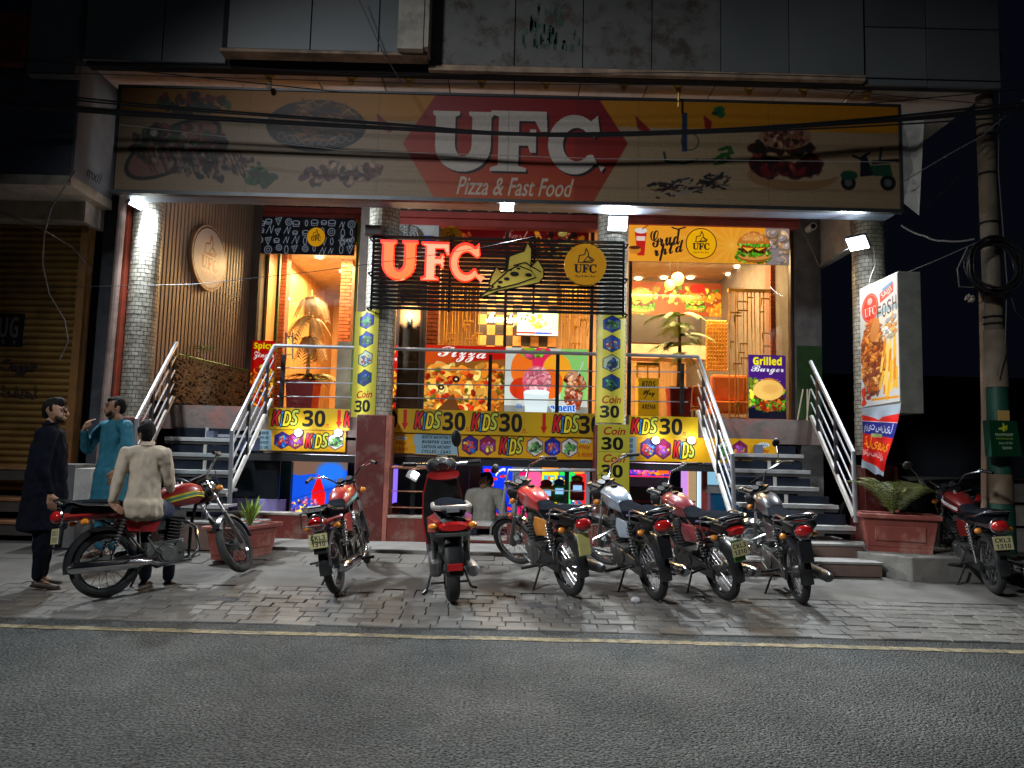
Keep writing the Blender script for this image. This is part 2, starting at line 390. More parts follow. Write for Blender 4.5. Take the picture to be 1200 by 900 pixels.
# ------------------------------------------------------------------ lamps: real fittings, plus unseen area lights added to brighten the rooms
def area_light(name, loc, target, size, power, col, parent=None, spread=math.pi, shape='SQUARE'):
    l = bpy.data.lights.new(name, 'AREA'); l.energy = power; l.color = col; l.size = size; l.shape = shape; l.spread = spread
    o = bpy.data.objects.new(name, l); COL.objects.link(o); o.location = loc
    o.rotation_euler = (Vector(target)-Vector(loc)).to_track_quat('-Z', 'Y').to_euler()
    if parent: adopt(o, parent)
    return o
def point_light(name, loc, power, col, r=.06, parent=None):
    l = bpy.data.lights.new(name, 'POINT'); l.energy = power; l.color = col; l.shadow_soft_size = r
    o = bpy.data.objects.new(name, l); COL.objects.link(o); o.location = loc
    if parent: adopt(o, parent)
    return o
COOL = (.86, .94, 1.0); WARM = (1., .62, .28)
M('lamp_case', (.08, .08, .09), .5)
M('lamp_glow', (1, 1, 1), emis=(.85, .93, 1.), es=22)
def flood(px, py, Y, tgt, power, label, s=.26, cam=False):
    p = at(px, py, Y); t = thing('floodlight', label, 'floodlight', p, 'floodlights on the building')
    d = (Vector(tgt)-p).normalized(); q = d.to_track_quat('-Z', 'Y').to_matrix()
    b = B(); b.box(p-d*.025, (s*1.12, s*.9, .05), q); b.obj('lamp_housing', M('lamp_case', ()), t, bevel=.008)
    b = B(); b.box(p+d*.006, (s, s*.76, .008), q); b.obj('lamp_panel', M('lamp_glow', ()), t)
    b = B(); b.tube([p-d*.05+q @ Vector((s*.5, 0, 0)), p-d*.12+q @ Vector((s*.3, 0, 0)), p-d*.12-q @ Vector((s*.3, 0, 0)), p-d*.05-q @ Vector((s*.5, 0, 0))], .01, 6); b.obj('bracket', M('lamp_case', ()), t)
    area_light('lamp_beam', p+d*.03, tgt, s, power, COOL, t, spread=math.radians(140))
    return t
# ------------------------------------------------------------------ the ground
GS, GY0 = .07, 6.1
def gz(y): return 0. if y < GY0 else min(GS*(y-GY0), .22) if y < 9.3 else .22
def asphalt():
    m = bpy.data.materials.new('asphalt'); m.use_nodes = True; N = m.node_tree.nodes; L = m.node_tree.links; p = N['Principled BSDF']
    tc = N.new('ShaderNodeTexCoord')
    def nz(sc, det, a, b, lo, hi, ro=.6):
        n = N.new('ShaderNodeTexNoise'); n.inputs['Scale'].default_value = sc; n.inputs['Detail'].default_value = det; n.inputs['Roughness'].default_value = ro
        L.new(tc.outputs['Object'], n.inputs['Vector']); r = N.new('ShaderNodeMapRange'); r.inputs[1].default_value = a; r.inputs[2].default_value = b
        r.inputs[3].default_value = lo; r.inputs[4].default_value = hi; L.new(n.outputs[0], r.inputs[0]); return r.outputs[0]
    def mul(a, b):
        k = N.new('ShaderNodeMath'); k.operation = 'MULTIPLY'; L.new(a, k.inputs[0]); L.new(b, k.inputs[1]); return k.outputs[0]
    v = mul(nz(.23, 7, .42, .6, .72, 1.12, .65), mul(mul(nz(60, 4, .38, .62, .2, 2.1), nz(.55, 5, .3, .7, .78, 1.2)), nz(9, 5, .3, .7, .85, 1.15)))
    cr = N.new('ShaderNodeTexVoronoi'); cr.feature = 'DISTANCE_TO_EDGE'; cr.inputs['Scale'].default_value = .55
    wn = N.new('ShaderNodeTexNoise'); wn.inputs['Scale'].default_value = 3; L.new(tc.outputs['Object'], wn.inputs['Vector']); wm = N.new('ShaderNodeMixRGB'); wm.inputs[0].default_value = .12; L.new(tc.outputs['Object'], wm.inputs[1]); L.new(wn.outputs['Color'], wm.inputs[2]); L.new(wm.outputs[0], cr.inputs['Vector'])
    cm = N.new('ShaderNodeMapRange'); cm.inputs[1].default_value = 0; cm.inputs[2].default_value = .007; cm.inputs[3].default_value = .78; cm.inputs[4].default_value = 1; L.new(cr.outputs['Distance'], cm.inputs[0]); v = mul(v, cm.outputs[0])
    h = N.new('ShaderNodeHueSaturation'); h.inputs['Color'].default_value = (.056, .059, .057, 1); L.new(v, h.inputs['Value']); L.new(h.outputs[0], p.inputs['Base Color'])
    L.new(nz(1.3, 6, .35, .65, .62, .9), p.inputs['Roughness']); p.inputs['Specular IOR Level'].default_value = .16
    vo = N.new('ShaderNodeTexVoronoi'); vo.inputs['Scale'].default_value = 62; L.new(tc.outputs['Object'], vo.inputs['Vector'])
    b = N.new('ShaderNodeBump'); b.inputs['Strength'].default_value = .9; b.inputs['Distance'].default_value = .02; b.invert = True
    L.new(vo.outputs['Distance'], b.inputs['Height']); L.new(b.outputs[0], p.inputs['Normal']); return m
b = B(); b.bx(-60, 60, -30, 5.98, -.3, 0); b.obj('road', asphalt(), kind='structure')
b = B(); b.bx(-60, 60, 5.98, 80, -.3, -.004); b.obj('ground', M('ground_dirt', (.05, .047, .042), .9, dirt=.5), kind='structure')
# yellow edge line, worn: short dashes of paint with chipped edges
b = B(); random.seed(3); x = -14.
while x < 14:
    w = random.uniform(.12, .4); y = 5.68+.012*math.sin(x*.9); j = random.uniform(-.014, .014)
    if True: b.add([(x, y+j, .004), (x+w*.99, y+random.uniform(-.008, .008), .004), (x+w*.99, y+.10+random.uniform(-.012, .012), .004), (x, y+.10+j, .004)], [(0, 1, 2, 3)])
    x += w
b.obj('road_marking', M('yellow_paint', (.20, .165, .10), .8, spec=.15, var=.5, vs=14, dirt=.95, dirtcol=(.09, .085, .08), ds=9), kind='structure')
# the footpath: a sloping bed with single stone setts, a cement strip, larger slabs and a flat apron
pave = thing('pavement', None, None, (0, 6.1, 0), kind='structure')
def slope_slab(y0, y1, x0, x1, th=.0, lift=0.): return [(x0, y0, gz(y0)+lift), (x1, y0, gz(y0)+lift), (x1, y1, gz(y1)+lift), (x0, y1, gz(y1)+lift)]
b = B(); b.loft([[(-30, 5.98, -.2), (-30, 5.98, -.012), (-30, 6.1, -.012), (-30, 9.24, .20), (-30, 14, .2), (-30, 14, -.2)], [(30, 5.98, -.2), (30, 5.98, -.012), (30, 6.1, -.012), (30, 9.24, .20), (30, 14, .2), (30, 14, -.2)]])
b.obj('bed', M('joint_dirt', (.055, .052, .048), .55, var=.4, vs=4), pave)
SETT = M('sett_stone', (.135, .13, .12), .5, spec=.18, var=.3, vs=5, bump=.55, bs=30, rnd=.24, dirt=.45, dirtcol=(.06, .055, .05), ds=1.6)
SLAB = M('slab_stone', (.16, .15, .135), .55, spec=.2, var=.2, vs=4, bump=.4, bs=25, rnd=.16, dirt=.5, dirtcol=(.1, .095, .085), ds=2)
CEM = M('cement', (.15, .142, .13), .75, spec=.15, var=.2, vs=3, bump=.4, bs=20, dirt=.55, dirtcol=(.11, .105, .095), ds=1.4)
def sett_mesh(w, d, name):
    b = B(); h = .02; q = .006
    b.add([(-w/2, -d/2, -.04), (w/2, -d/2, -.04), (w/2, d/2, -.04), (-w/2, d/2, -.04), (-w/2, -d/2, h-q), (w/2, -d/2, h-q), (w/2, d/2, h-q), (-w/2, d/2, h-q),
           (-w/2+q, -d/2+q, h), (w/2-q, -d/2+q, h), (w/2-q, d/2-q, h), (-w/2+q, d/2-q, h)],
          [(0, 1, 5, 4), (1, 2, 6, 5), (2, 3, 7, 6), (3, 0, 4, 7), (4, 5, 9, 8), (5, 6, 10, 9), (6, 7, 11, 10), (7, 4, 8, 11), (8, 9, 10, 11)]); return b
meshes = {}
random.seed(11); setts = []
def put_sett(x, y, w, d, mat, nm, rz=0., lift=0., mess=1.):
    k = (round(w, 2), round(d, 2), mat.name)
    if k not in meshes: meshes[k] = sett_mesh(k[0]-.006, k[1]-.006, nm).mesh(nm, mat, fix=False)
    setts.append((x, y, k, rz, lift, mess, nm))
rows = [(5.98, .12), (6.10, .13), (6.23, .13), (6.36, .13), (6.49, .13), (6.62, .13), (6.75, .13), (6.88, .13), (7.01, .13)]
skew = -.06
for i, (y, d) in enumerate(rows):
    x = -4.9-random.random()*.2
    while x < 5.6:
        w = random.choice((.11, .16, .2, .22, .2, .22)) if i not in (0,) else random.choice((.24, .3, .34))
        put_sett(x+w/2, y+d/2, w, d, SETT, 'sett', random.uniform(-.025, .025)); x += w
for i, (y, d) in enumerate([(8.02, .22), (8.24, .24), (8.48, .25)]):
    x = -3.3-random.random()*.2
    while x < 3.7:
        w = random.choice((.24, .3, .36, .26)); put_sett(x+w/2, y+d/2, w, d, SLAB, 'slab', random.uniform(-.015, .015)); x += w
slope_r = math.atan(GS)
order = sorted([i for i in range(len(setts)) if setts[i][6] == 'sett' and abs(setts[i][0]) < .73*setts[i][1]], key=lambda i: setts[i][1]-.3*setts[i][2][0])
single = set(order[:298]) | {i for i in range(len(setts)) if setts[i][6] == 'slab'}; rest = B()
for i, (x, y, k, rz, lift, mess, nm) in enumerate(setts):
    z = gz(y)-.012+random.uniform(-.005, .004)*mess + (.005 if y < 6.1 else 0)
    eu = (slope_r*(y > 6.1)+random.uniform(-.02, .02), random.uniform(-.02, .02), rz)
    if i in single:
        o = bpy.data.objects.new(nm, meshes[k]); COL.objects.link(o); o.parent = pave; o.location = (x, y-6.1, z); o.rotation_euler = eu
    else:
        me = meshes[k]; Mx = Matrix.Translation((x, y, z)) @ Matrix.Rotation(rz, 4, 'Z') @ Matrix.Rotation(eu[0], 4, 'X')
        rest.add([Mx @ v.co for v in me.vertices], [tuple(p.vertices) for p in me.polygons])
rest.obj('small_setts', SETT, pave, kind='stuff', fix=False)
# cement strip between the two bands, uneven edges
def strip(name, ya, yb, xa, xb, mat, lift, jit=.03, n=60, par=pave, seed=1):
    rg = random.Random(seed); b = B(); vs = []; m = 6
    for i in range(n+1):
        x = xa+(xb-xa)*i/n; a = ya+rg.uniform(-jit, jit); c = yb+rg.uniform(-jit, jit)
        for j in range(m+1):
            y = a+(c-a)*j/m; vs.append((x, y, gz(y)+lift+.006*mnoise.noise(Vector((x*1.3, y*2.5, seed)))))
    b.add(vs, [(i*(m+1)+j, (i+1)*(m+1)+j, (i+1)*(m+1)+j+1, i*(m+1)+j+1) for i in range(n) for j in range(m)]); return b.obj(name, mat, par, True, fix=False)
strip('cement_strip', 7.13, 8.04, -8, 8, CEM, .009)
strip('cement_patch', 8.0, 9.2, 3.55, 9, CEM, .012, seed=4)
strip('cement_patch', 8.0, 9.6, -9, -3.3, CEM, .012, seed=5)
strip('cement_patch', 5.985, 7.15, 5.5, 9, CEM, .009, seed=6)
b = B(); b.bx(-3.75, 5.05, 8.78, 9.52, .1, .236); b.obj('apron_slab', M('apron_stone', (.25, .24, .225), .6, var=.15, dirt=.5, dirtcol=(.2, .19, .17), ds=2, bump=.2), pave, bevel=.01)
# a small step of broken stone at the apron, puddle of wet on the setts
b = B(); vs = [(0, 0, 0)]
wet = M('wet_film', (.10, .10, .105), .2, var=.4, vs=9, bump=.25, bs=16)
def puddle(cx, cy, rx, ry, seed):
    rg = random.Random(seed); b = B(); n = 22; ring = []
    for i in range(n):
        t = 2*math.pi*i/n; k = rg.uniform(.6, 1.15); ring.append((cx+rx*k*math.cos(t), cy+ry*k*math.sin(t)))
    b.add([(x, y, gz(y)+.0075) for x, y in ring], [tuple(range(n))]); return b.obj('puddle', wet, pave, fix=False)
for a in ((-2.55, 6.72, .3, .12, 1), (.35, 6.75, .22, .1, 2)): puddle(*a)
# ------------------------------------------------------------------ the restaurant building
bld = thing('restaurant_building', 'restaurant building with grey panelled upper storey and raised glazed front above a low basement opening', 'building', (0, 9.5, .2))
CLAD = M('grey_cladding', (.14, .152, .156), .42, var=.1, vs=1.2, rnd=.12, dirt=.3, dirtcol=(.15, .15, .15), ds=1.2)
CLADS = M('stained_cladding', (.15, .15, .138), .6, var=.15, vs=3, rnd=.08, dirt=.9, dirtcol=(.06, .04, .03), ds=3.2)
CLADD = M('dark_backing', (.02, .02, .022), .8)
def xa(px, Y=8.4, py=60): return X_(px, py, Y)
ZF = 6.07
def clad(px0, px1, z0, z1, Y, mat, d=.04):
    b = B(); b.bx(xa(px0, Y)+.006, xa(px1, Y)-.006, Y, Y+d, z0+.004, z1-.004); return b.obj('cladding_panel', mat, bld, bevel=.004)
seams = [98, 190, 265]
for a, c in zip(seams, seams[1:]): clad(a, c, ZF-.04, 8.2, 8.42, CLAD)
for a, c in zip([265, 363, 443, 496], [363, 443, 496]): clad(a, c, ZF+.04, 8.2, 8.22, CLAD)
for i, (a, c) in enumerate(zip([503, 603, 683, 764, 845, 925, 1013], [603, 683, 764, 845, 925, 1013])): clad(a, c, ZF, 8.2, 8.40, CLADS if i < 4 else CLAD)
for a, c in ((1013, 1086), (1086, 1172)):
    clad(a, c, 6.72, 8.2, 8.44, CLAD); clad(a, c, 6.06, 6.715, 8.44, CLAD); clad(a, c, 5.97, 6.055, 8.44, CLAD)
b = B(); b.bx(xa(98), xa(1172), 8.47, 8.6, 5.99, 8.2); b.bx(xa(265), xa(496), 8.27, 8.46, ZF+.05, 8.2); b.obj('cladding_backing', CLADD, bld)
PEAL = M('peeling_edge', (.36, .25, .17), .7, var=.3, vs=5, dirt=.5, ds=3)
b = B(); b.bx(xa(265), xa(503), 8.21, 8.40, ZF+.0, ZF+.036); b.bx(xa(503), xa(1013), 8.385, 8.46, ZF-.075, ZF-.006); b.obj('fascia_trim', PEAL, bld)
b = B(); b.box((xa(480, 8.1, 60), 8.2, 6.6), (.30, .18, 1.0)); b.bx(xa(497, 8.15), xa(502, 8.15), 8.1, 8.4, 6.12, 8.2); b.obj('facade_bracket', M('bracket_cream', (.4, .36, .3), .6, dirt=.4), bld)
# stain picture of a green emblem left on one panel
b = B(); rg = random.Random(5)
for _ in range(60):
    x = rg.gauss(0, .16); z = 6.28+abs(rg.gauss(0, .2)); w = rg.uniform(.006, .02)
    b.bx(xa(640)+x-w, xa(640)+x+w, 8.394, 8.399, z, z+rg.uniform(.02, .16))
b.obj('faded_emblem', M('faded_green', (.06, .12, .09), .8), bld, kind='stuff')
# soffit
SOF = M('soffit_panel', (.62, .52, .46), .5, var=.1, vs=2, rnd=.1, dirt=.3, dirtcol=(.2, .16, .13), ds=1.5)
xs = [xa(p, 8.4, 80) for p in (98, 190, 265, 363, 443, 523, 603, 683, 764, 845, 925, 1013, 1086, 1172)]
for a, c in zip(xs, xs[1:]):
    for y0, y1 in ((8.48, 9.35), (9.35, 10.9)):
        z = ZF-.05 if c < xa(1014, 8.4, 80) else 6.0
        b = B(); b.bx(a+.008, c-.008, y0+.006, y1-.006, z, z+.03); b.obj('soffit_panel', SOF, bld, bevel=.003)
b = B(); b.bx(xs[0], xs[-1], 8.6, 16, 6.09, 6.2); b.bx(xs[0], xs[-1], 10.9, 16, 6.0, 6.08); b.obj('roof_slab', CLADD, bld)
# columns with tile courses
TILE = M('column_tile', (.42, .40, .33), .42, var=.4, vs=11, dirt=.4, dirtcol=(.22, .2, .16), ds=3)
GROUT = M('tile_grout', (.07, .065, .06), .8)
MAR = M('maroon_paint', (.13, .018, .014), .55, var=.2, vs=3, dirt=.4, dirtcol=(.3, .2, .17), ds=3.5)
def column(x, y, r, z0, z1):
    b = B(); b.cyl((x, y, z0), (x, y, z1), r-.008, n=24); c = b.obj('column', GROUT, bld, 1)
    t = B(); n = 14; row = 0; z = z0
    while z < z1-.05:
        for k in range(n):
            a0 = (k+.5*(row % 2)+.035)*2*math.pi/n; a1 = a0+.93*2*math.pi/n; am = (a0+a1)/2
            if math.sin(am) > .55: continue
            q = [(x+r*math.cos(a), y+r*math.sin(a)) for a in (a0, am, a1)]; h = .048; rr = random.uniform(-.002, .003)
            q = [(x+(p[0]-x)*(1+rr/r), y+(p[1]-y)*(1+rr/r)) for p in q]
            t.add([(*p, z) for p in q]+[(*p, z+h) for p in q], [(0, 1, 4, 3), (1, 2, 5, 4)])
        z += .056; row += 1
    t.obj('column_tiles', TILE, c, fix=False, kind='stuff'); return c
CX = [(-5.03, 9.7), (-1.80, 9.7), (1.325, 9.7), (4.82, 9.7)]
for i, (x, y) in enumerate(CX): column(x, y, .205 if i else .19, 1.5 if i in (0, 3) else 1.3, 6.05)
for i, (x, y) in enumerate(CX):
    z1 = 1.86 if i == 1 else 1.36 if i == 3 else 1.75 if i == 0 else .75
    b = B(); b.bx(x-.215, x+.17, 9.47, 9.9, .2, z1); b.obj('column_base', MAR, bld, bevel=.012)
    b = B(); b.bx(x+.172, x+.225, 9.478, 9.9, .2, z1-.003); b.obj('base_edge', M('salmon_paint', (.5, .17, .12), .6, dirt=.4), bld)
b = B(); b.bx(1.325-.21, 1.325+.22, 9.48, 9.9, .75, Z_(718, 499, 9.48)); b.obj('column_base', MAR, bld)
# parapet in front of the basement (with the gap for the basement steps), floor slab, walls
RED = M('red_oxide_paint', (.19, .03, .022), .5, var=.25, vs=4, dirt=.55, dirtcol=(.33, .26, .2), ds=2.2)
CAP = M('parapet_cap', (.5, .44, .38), .6, dirt=.4)
for a, c in ((-3.62, -2.03), (-1.57, -.52), (-.02, 1.1), (1.56, 3.05)):
    b = B(); b.bx(a, c, 9.5, 9.66, .2, .53); b.obj('parapet', RED, bld); b = B(); b.bx(a, c, 9.485, 9.675, .533, .565); b.obj('parapet_cap', CAP, bld, bevel=.006)
for z, y in ((.30, 9.55), (.46, 9.75)):
    b = B(); b.bx(-.52, -.02, y, y+.4, z-.06, z-.03); b.obj('threshold_step', RED, bld); b = B(); b.bx(-.52, -.02, y-.01, y+.4, z-.028, z+.004); b.obj('step_nosing', M('white_marble', (.62, .6, .56), .4, dirt=.2), bld)
CONC = M('raw_concrete', (.15, .12, .11), .8, var=.25, vs=3, bump=.5, bs=15, dirt=.6, dirtcol=(.3, .1, .08), ds=2.4)
b = B(); b.bx(-4.9, 4.28, 9.98, 13.0, 1.62, 1.95); b.bx(-5.6, 4.28, 12.9, 18, 1.62, 1.95); b.bx(-3.35, 2.62, 9.9, 9.98, 1.32, 1.93); b.obj('floor_slab', CONC, bld)
b = B(); b.bx(-3.55, 2.9, 9.9, 12.8, 1.22, 1.31); b.obj('basement_beam', CLADD, bld)
b = B(); b.bx(-5.3, -4.95, 9.75, 12.6, .2, 6.0); b.obj('side_wall_core', CLADD, bld)
# ribbed brown wall along the left side of the entrance recess, at right angles to the street
RIB = M('brown_wood_rib', (.46, .36, .29), .45, var=.18, vs=2, aniso=(8, 8, .5))
P0, P1 = Vector((-4.93, 9.82, 0)), Vector((-4.62, 12.55, 0)); dW = (P1-P0).normalized(); nW = Vector((dW.y, -dW.x, 0)); LW = (P1-P0).length
b = B(); b.prism([(0, 0), (LW, 0), (LW, 3.98), (0, 3.98)], P0+Vector((0, 0, 2.0)), dW, (0, 0, 1), .02); wall = b.obj('ribbed_wall', M('rib_gap_shade', (.07, .05, .04), .7), bld)  # backing coloured dark as painted shade between the ribs
b = B(); k = 0.
while k < LW:
    o = P0+dW*k+Vector((0, 0, 2.0)); b.prism([(0, 0), (.058, 0), (.058, 3.96), (0, 3.96)], o+nW*.0, dW, (0, 0, 1), .032); k += .092
b.obj('wall_ribs', RIB, wall, kind='stuff')
# right-hand rough wall strip with green cast tiles, beam to the corner column
ROUGH = M('rough_plaster', (.17, .16, .155), .9, var=.25, vs=6, bump=.8, bs=30, dirt=.3)
b = B(); b.bx(4.22, 4.6, 10.7, 10.95, .2, 5.3); b.obj('pier', ROUGH, bld)
GRN = M('green_paint', (.022, .07, .016), .8, var=.3, vs=5, bump=.5, bs=25)
b = B(); b.bx(4.225, 4.595, 10.69, 10.698, 2.0, 3.1); b.obj('painted_patch', GRN, bld)
b = B(); b.bx(4.6, 4.75, 9.75, 10.95, 4.35, 6.0); b.obj('side_beam', M('white_plaster', (.55, .53, .5), .7, dirt=.4, dirtcol=(.3, .28, .25)), bld)
b = B(); b.bx(-4.6, -4.45, 12.4, 18, 1.95, 6); b.bx(4.2, 4.55, 10.95, 18, 1.95, 6.0); b.bx(-5.6, 4.55, 17.6, 18, 1.6, 6); b.obj('wall', M('dark_plaster', (.12, .1, .09), .8), bld)
# front wall header (red beams, shutter boxes)
SAL = M('red_beam_paint', (.38, .07, .06), .55, var=.2, vs=3, dirt=.35, dirtcol=(.2, .05, .04))
for x0, x1, Y in ((-4.6, -2.3, 12.45), (-2.05, 1.25, 10.6), (1.68, 4.25, 10.6)):
    z = Z_((x0/Y*850+600), 262 if Y < 12 else 255, Y)
    b = B(); b.bx(x0, x1, Y, Y+.18, z, z+.10); b.obj('beam', SAL, bld); b = B(); b.bx(x0, x1, Y-.04, Y+.18, z+.115, z+.20); b.obj('beam', SAL, bld)
    b = B(); b.bx(x0, x1, Y+.02, Y+.16, z+.2, 6.0); b.obj('header_wall', CLADD, bld)
    # scalloped lace valance above the beams
    v = B(); k = x0
    while k < x1-.1:
        v.tube([(k, Y-.06, z+.34), (k+.06, Y-.06, z+.25), (k+.15, Y-.06, z+.22), (k+.24, Y-.06, z+.25), (k+.30, Y-.06, z+.34)], .012, 5)
        v.tube([(k+.06, Y-.055, z+.34), (k+.15, Y-.055, z+.26), (k+.24, Y-.055, z+.34)], .01, 5); k += .3
    v.bx(x0, x1, Y-.07, Y-.05, z+.335, z+.36); v.obj('valance', M('lace_cream', (.5, .42, .33), .7), bld, kind='stuff')
b = B(); b.bx(-2.36, -2.28, 10.9, 12.5, 2, 6); b.bx(-2.36, -2.05, 10.78, 10.86, 2, 6); b.obj('return_wall', M('dark_plaster', ()), bld)
# ------------------------------------------------------------------ signs
ALU = M('brushed_aluminium', (.55, .56, .58), .3, 1., var=.1, vs=3)
BLK = M('black_metal', (.014, .014, .015), .75, spec=.15)
def arc(cx, cy, rx, ry, a0, a1, n): return [(cx+rx*math.cos(math.radians(a0+(a1-a0)*i/n)), cy+ry*math.sin(math.radians(a0+(a1-a0)*i/n))) for i in range(n+1)]
PU = [(0, 0), (.44, 0), (.44, .06), (.37, .1)]+arc(.505, .55, .135, .2, 180, 0, 8)+[(.64, .1), (.58, .06), (.58, 0), (1, 0), (1, .06), (.95, .1)]+arc(.5, .58, .45, .42, 0, 180, 16)+[(.05, .1), (0, .06)]
PF = [(0, 0), (.98, 0), (1, .33), (.88, .33), (.78, .16), (.5, .16), (.5, .4), (.66, .4), (.7, .3), (.8, .3), (.8, .68), (.7, .68), (.66, .57), (.5, .57), (.5, .9), (.64, .94), (.64, 1), (0, 1), (0, .94), (.14, .9), (.14, .1), (0, .06)]
PC = arc(.46, .5, .46, .5, -52, -320, 26)+[(1, .86), (.93, .95), (.78, .66)]+arc(.5, .5, .24, .28, -322, -50, 18)+[(.80, .38), (.9, .3), (.86, 0), (.76, .09)]
def inset(P, d, sx, sy):
    n = len(P); A = sum(P[i][0]*P[(i+1) % n][1]-P[(i+1) % n][0]*P[i][1] for i in range(n)); sg = 1 if A > 0 else -1; out = []
    for i in range(n):
        a, b, c = P[i-1], P[i], P[(i+1) % n]; nx = ny = 0
        for p, q in ((a, b), (b, c)):
            ex, ey = (q[0]-p[0])*sx, (q[1]-p[1])*sy; l = math.hypot(ex, ey) or 1; nx += -ey/l*sg; ny += ex/l*sg
        l = math.hypot(nx, ny) or 1; out.append((b[0]+nx/l*d/sx, b[1]+ny/l*d/sy))
    return out
def cvpoly(c, P, x0, y0, x1, y1, col): return c.poly([(x0+p[0]*(x1-x0), y0+p[1]*(y1-y0)) for p in P], col)
# --- long unlit fascia sign
def fascia_art():
    k = 2.; c = Cv(1820, 236, (.70, .58, .43)); rg = random.Random(4)
    S = lambda x, y: ((x-140)*k, (y-104-(x-140)*.0225)*k)
    c.box(0, 0, 1820, 62, (.86, .55, .05)); c.a[:62] *= np.linspace(.9, 1.0, 1820)[None, :, None]
    for i in range(18): c.line([(0, 78+i*9), (1820, 78+i*9+rg.uniform(-3, 3))], rg.uniform(1, 4), (.56, .49, .41), al=.25)
    # hexagon badge
    hx = [S(472, 168), S(508, 113), S(700, 117), S(734, 168), S(693, 238), S(515, 238)]
    m = c.pmask(hx); t = np.clip((c.yy/236)-.15*((c.xx-hx[0][0])/520), 0, 1)[..., None]
    col = np.array((.62, .01, .04))*(1-t)+np.array((.85, .36, .05))*t; col = np.where((c.xx > hx[0][0]+400)[..., None], col*.8+np.array((.15, 0, .1))*.4, col); c.a = c.a*(1-m[..., None])+col*m[..., None]
    for a in ((440, 133, 462, 152), (742, 135, 760, 152)): c.poly([S(a[0], a[1]), S(a[2], a[3]), S(a[2]-6, a[3]+4), S(a[0]+3, a[3]-2)], (.6, .05, .06))
    # sliced pizza and grill at the left
    x0, y0 = S(205, 175); c.ell(x0, y0, 122, 52, (.12, .08, .08), -.5); c.ell(x0, y0, 112, 44, (.6, .38, .3), -.5)
    c.food(x0+10, y0-8, 110, 50, 150, [(.25, .08, .06), (.6, .5, .42), (.12, .1, .08), (.45, .2, .15), (.18, .3, .1)], 4, 14, rg)
    for i in range(26): a = x0-70+i*9; c.line([(a, y0+4), (a+26, y0+56)], 4, rg.choice([(.4, .12, .1), (.62, .5, .45), (.25, .08, .08)]), al=.8)
    c.food(*S(225, 122), 80, 24, 50, [(.15, .1, .05), (.5, .06, .03), (.2, .35, .1), (.08, .05, .05)], 5, 13, rg)
    c.ring(*S(182, 157), 15, 7, (.1, .06, .06)); c.ell(*S(182, 157), 8, 8, (.75, .7, .65))
    c.food(*S(306, 207), 34, 18, 50, [(.1, .32, .08), (.2, .45, .1), (.06, .18, .05)], 5, 12, rg)
    c.food(*S(255, 195), 110, 30, 60, [(.6, .5, .45), (.3, .1, .08), (.14, .12, .1)], 4, 11, rg)
    x0, y0 = S(370, 144); c.ell(x0, y0+8, 116, 60, (.1, .06, .06)); c.ell(x0, y0, 108, 52, (.22, .12, .07))
    for _ in range(110):
        a = rg.uniform(0, 6.28); q = rg.random()**.5; px, py = x0+100*q*math.cos(a), y0-4+46*q*math.sin(a); L = rg.uniform(8, 26); an = rg.uniform(-1, 1)
        c.line([(px-L*math.cos(an), py-L*.5*math.sin(an)), (px, py+rg.uniform(-7, 7)), (px+L*math.cos(an), py+L*.5*math.sin(an))], 3, rg.choice([(.6, .36, .1), (.5, .25, .06), (.7, .5, .2), (.2, .08, .05)]))
    for i in range(9): c.ring(x0-80+i*20, y0+50-abs(i-4)*4, 8, 2.5, (.55, .5, .5))
    for i in range(4): c.food(*S(368+i*22, 205-(i % 2)*6), 24, 20, 26, [(.3, .06, .03), (.42, .12, .05), (.7, .55, .45), (.15, .03, .03)], 4, 11, rg)
    # right-hand pictures
    c.box(*S(797, 132), *[v for v in (S(797, 132)[0]+12, S(797, 132)[1]+90)], (.12, .2, .34)); c.line([S(776, 178), S(778, 188), S(800, 190), S(815, 186)], 5, (.08, .22, .12))
    c.ring(*S(806, 165), 20, 2, (.1, .2, .15)); c.poly([S(822, 135), S(832, 142), S(830, 156), S(824, 150)], (.6, .08, .05)); c.food(*S(840, 130), 15, 10, 16, [(.05, .3, .15), (.1, .4, .2)], 4, 9, rg)
    for _ in range(5): a, b = S(rg.uniform(828, 848), rg.uniform(170, 190)); c.line([(a, b), (a+20, b-8), (a+26, b+6), (a+4, b+10)], 5, (.1, .34, .12))
    for _ in range(120):
        a, b = S(rg.uniform(756, 850), 0); b = 230-(a/k+140-756)*.35-rg.uniform(0, 36); c.line([(a, b), (a+rg.uniform(5, 18), b-rg.uniform(-3, 8))], rg.uniform(2, 5), rg.choice([(.08, .07, .1), (.2, .12, .1), (.6, .55, .5)]))
    x0, y0 = S(918, 182); c.ell(x0+14, y0+44, 105, 34, (.62, .46, .30)); c.ell(x0+30, y0+30, 100, 26, (.72, .6, .46)); c.food(x0-4, y0+16, 78, 26, 110, [(.3, .04, .06), (.4, .07, .09), (.2, .03, .05), (.6, .2, .18)], 6, 17, rg)
    c.poly([(x0-70, y0-6), (x0+62, y0-16), (x0+20, y0+16), (x0-20, y0+4)], (.75, .62, .42)); c.food(x0-14, y0-22, 76, 12, 70, [(.08, .1, .06), (.14, .16, .08), (.25, .04, .05)], 5, 13, rg); c.ell(x0-2, y0-46, 62, 30, (.66, .47, .36)); c.food(x0-2, y0-46, 52, 22, 60, [(.7, .52, .4), (.5, .3, .22), (.3, .12, .1)], 4, 9, rg)
    # delivery scooter
    x0, y0 = S(990, 212); c.ell(x0, y0, 17, 17, (.1, .1, .12)); c.ell(x0, y0, 9, 9, (.4, .38, .36)); c.ell(x0+92, y0-2, 18, 18, (.1, .1, .12)); c.ell(x0+92, y0-2, 9, 9, (.4, .4, .42))
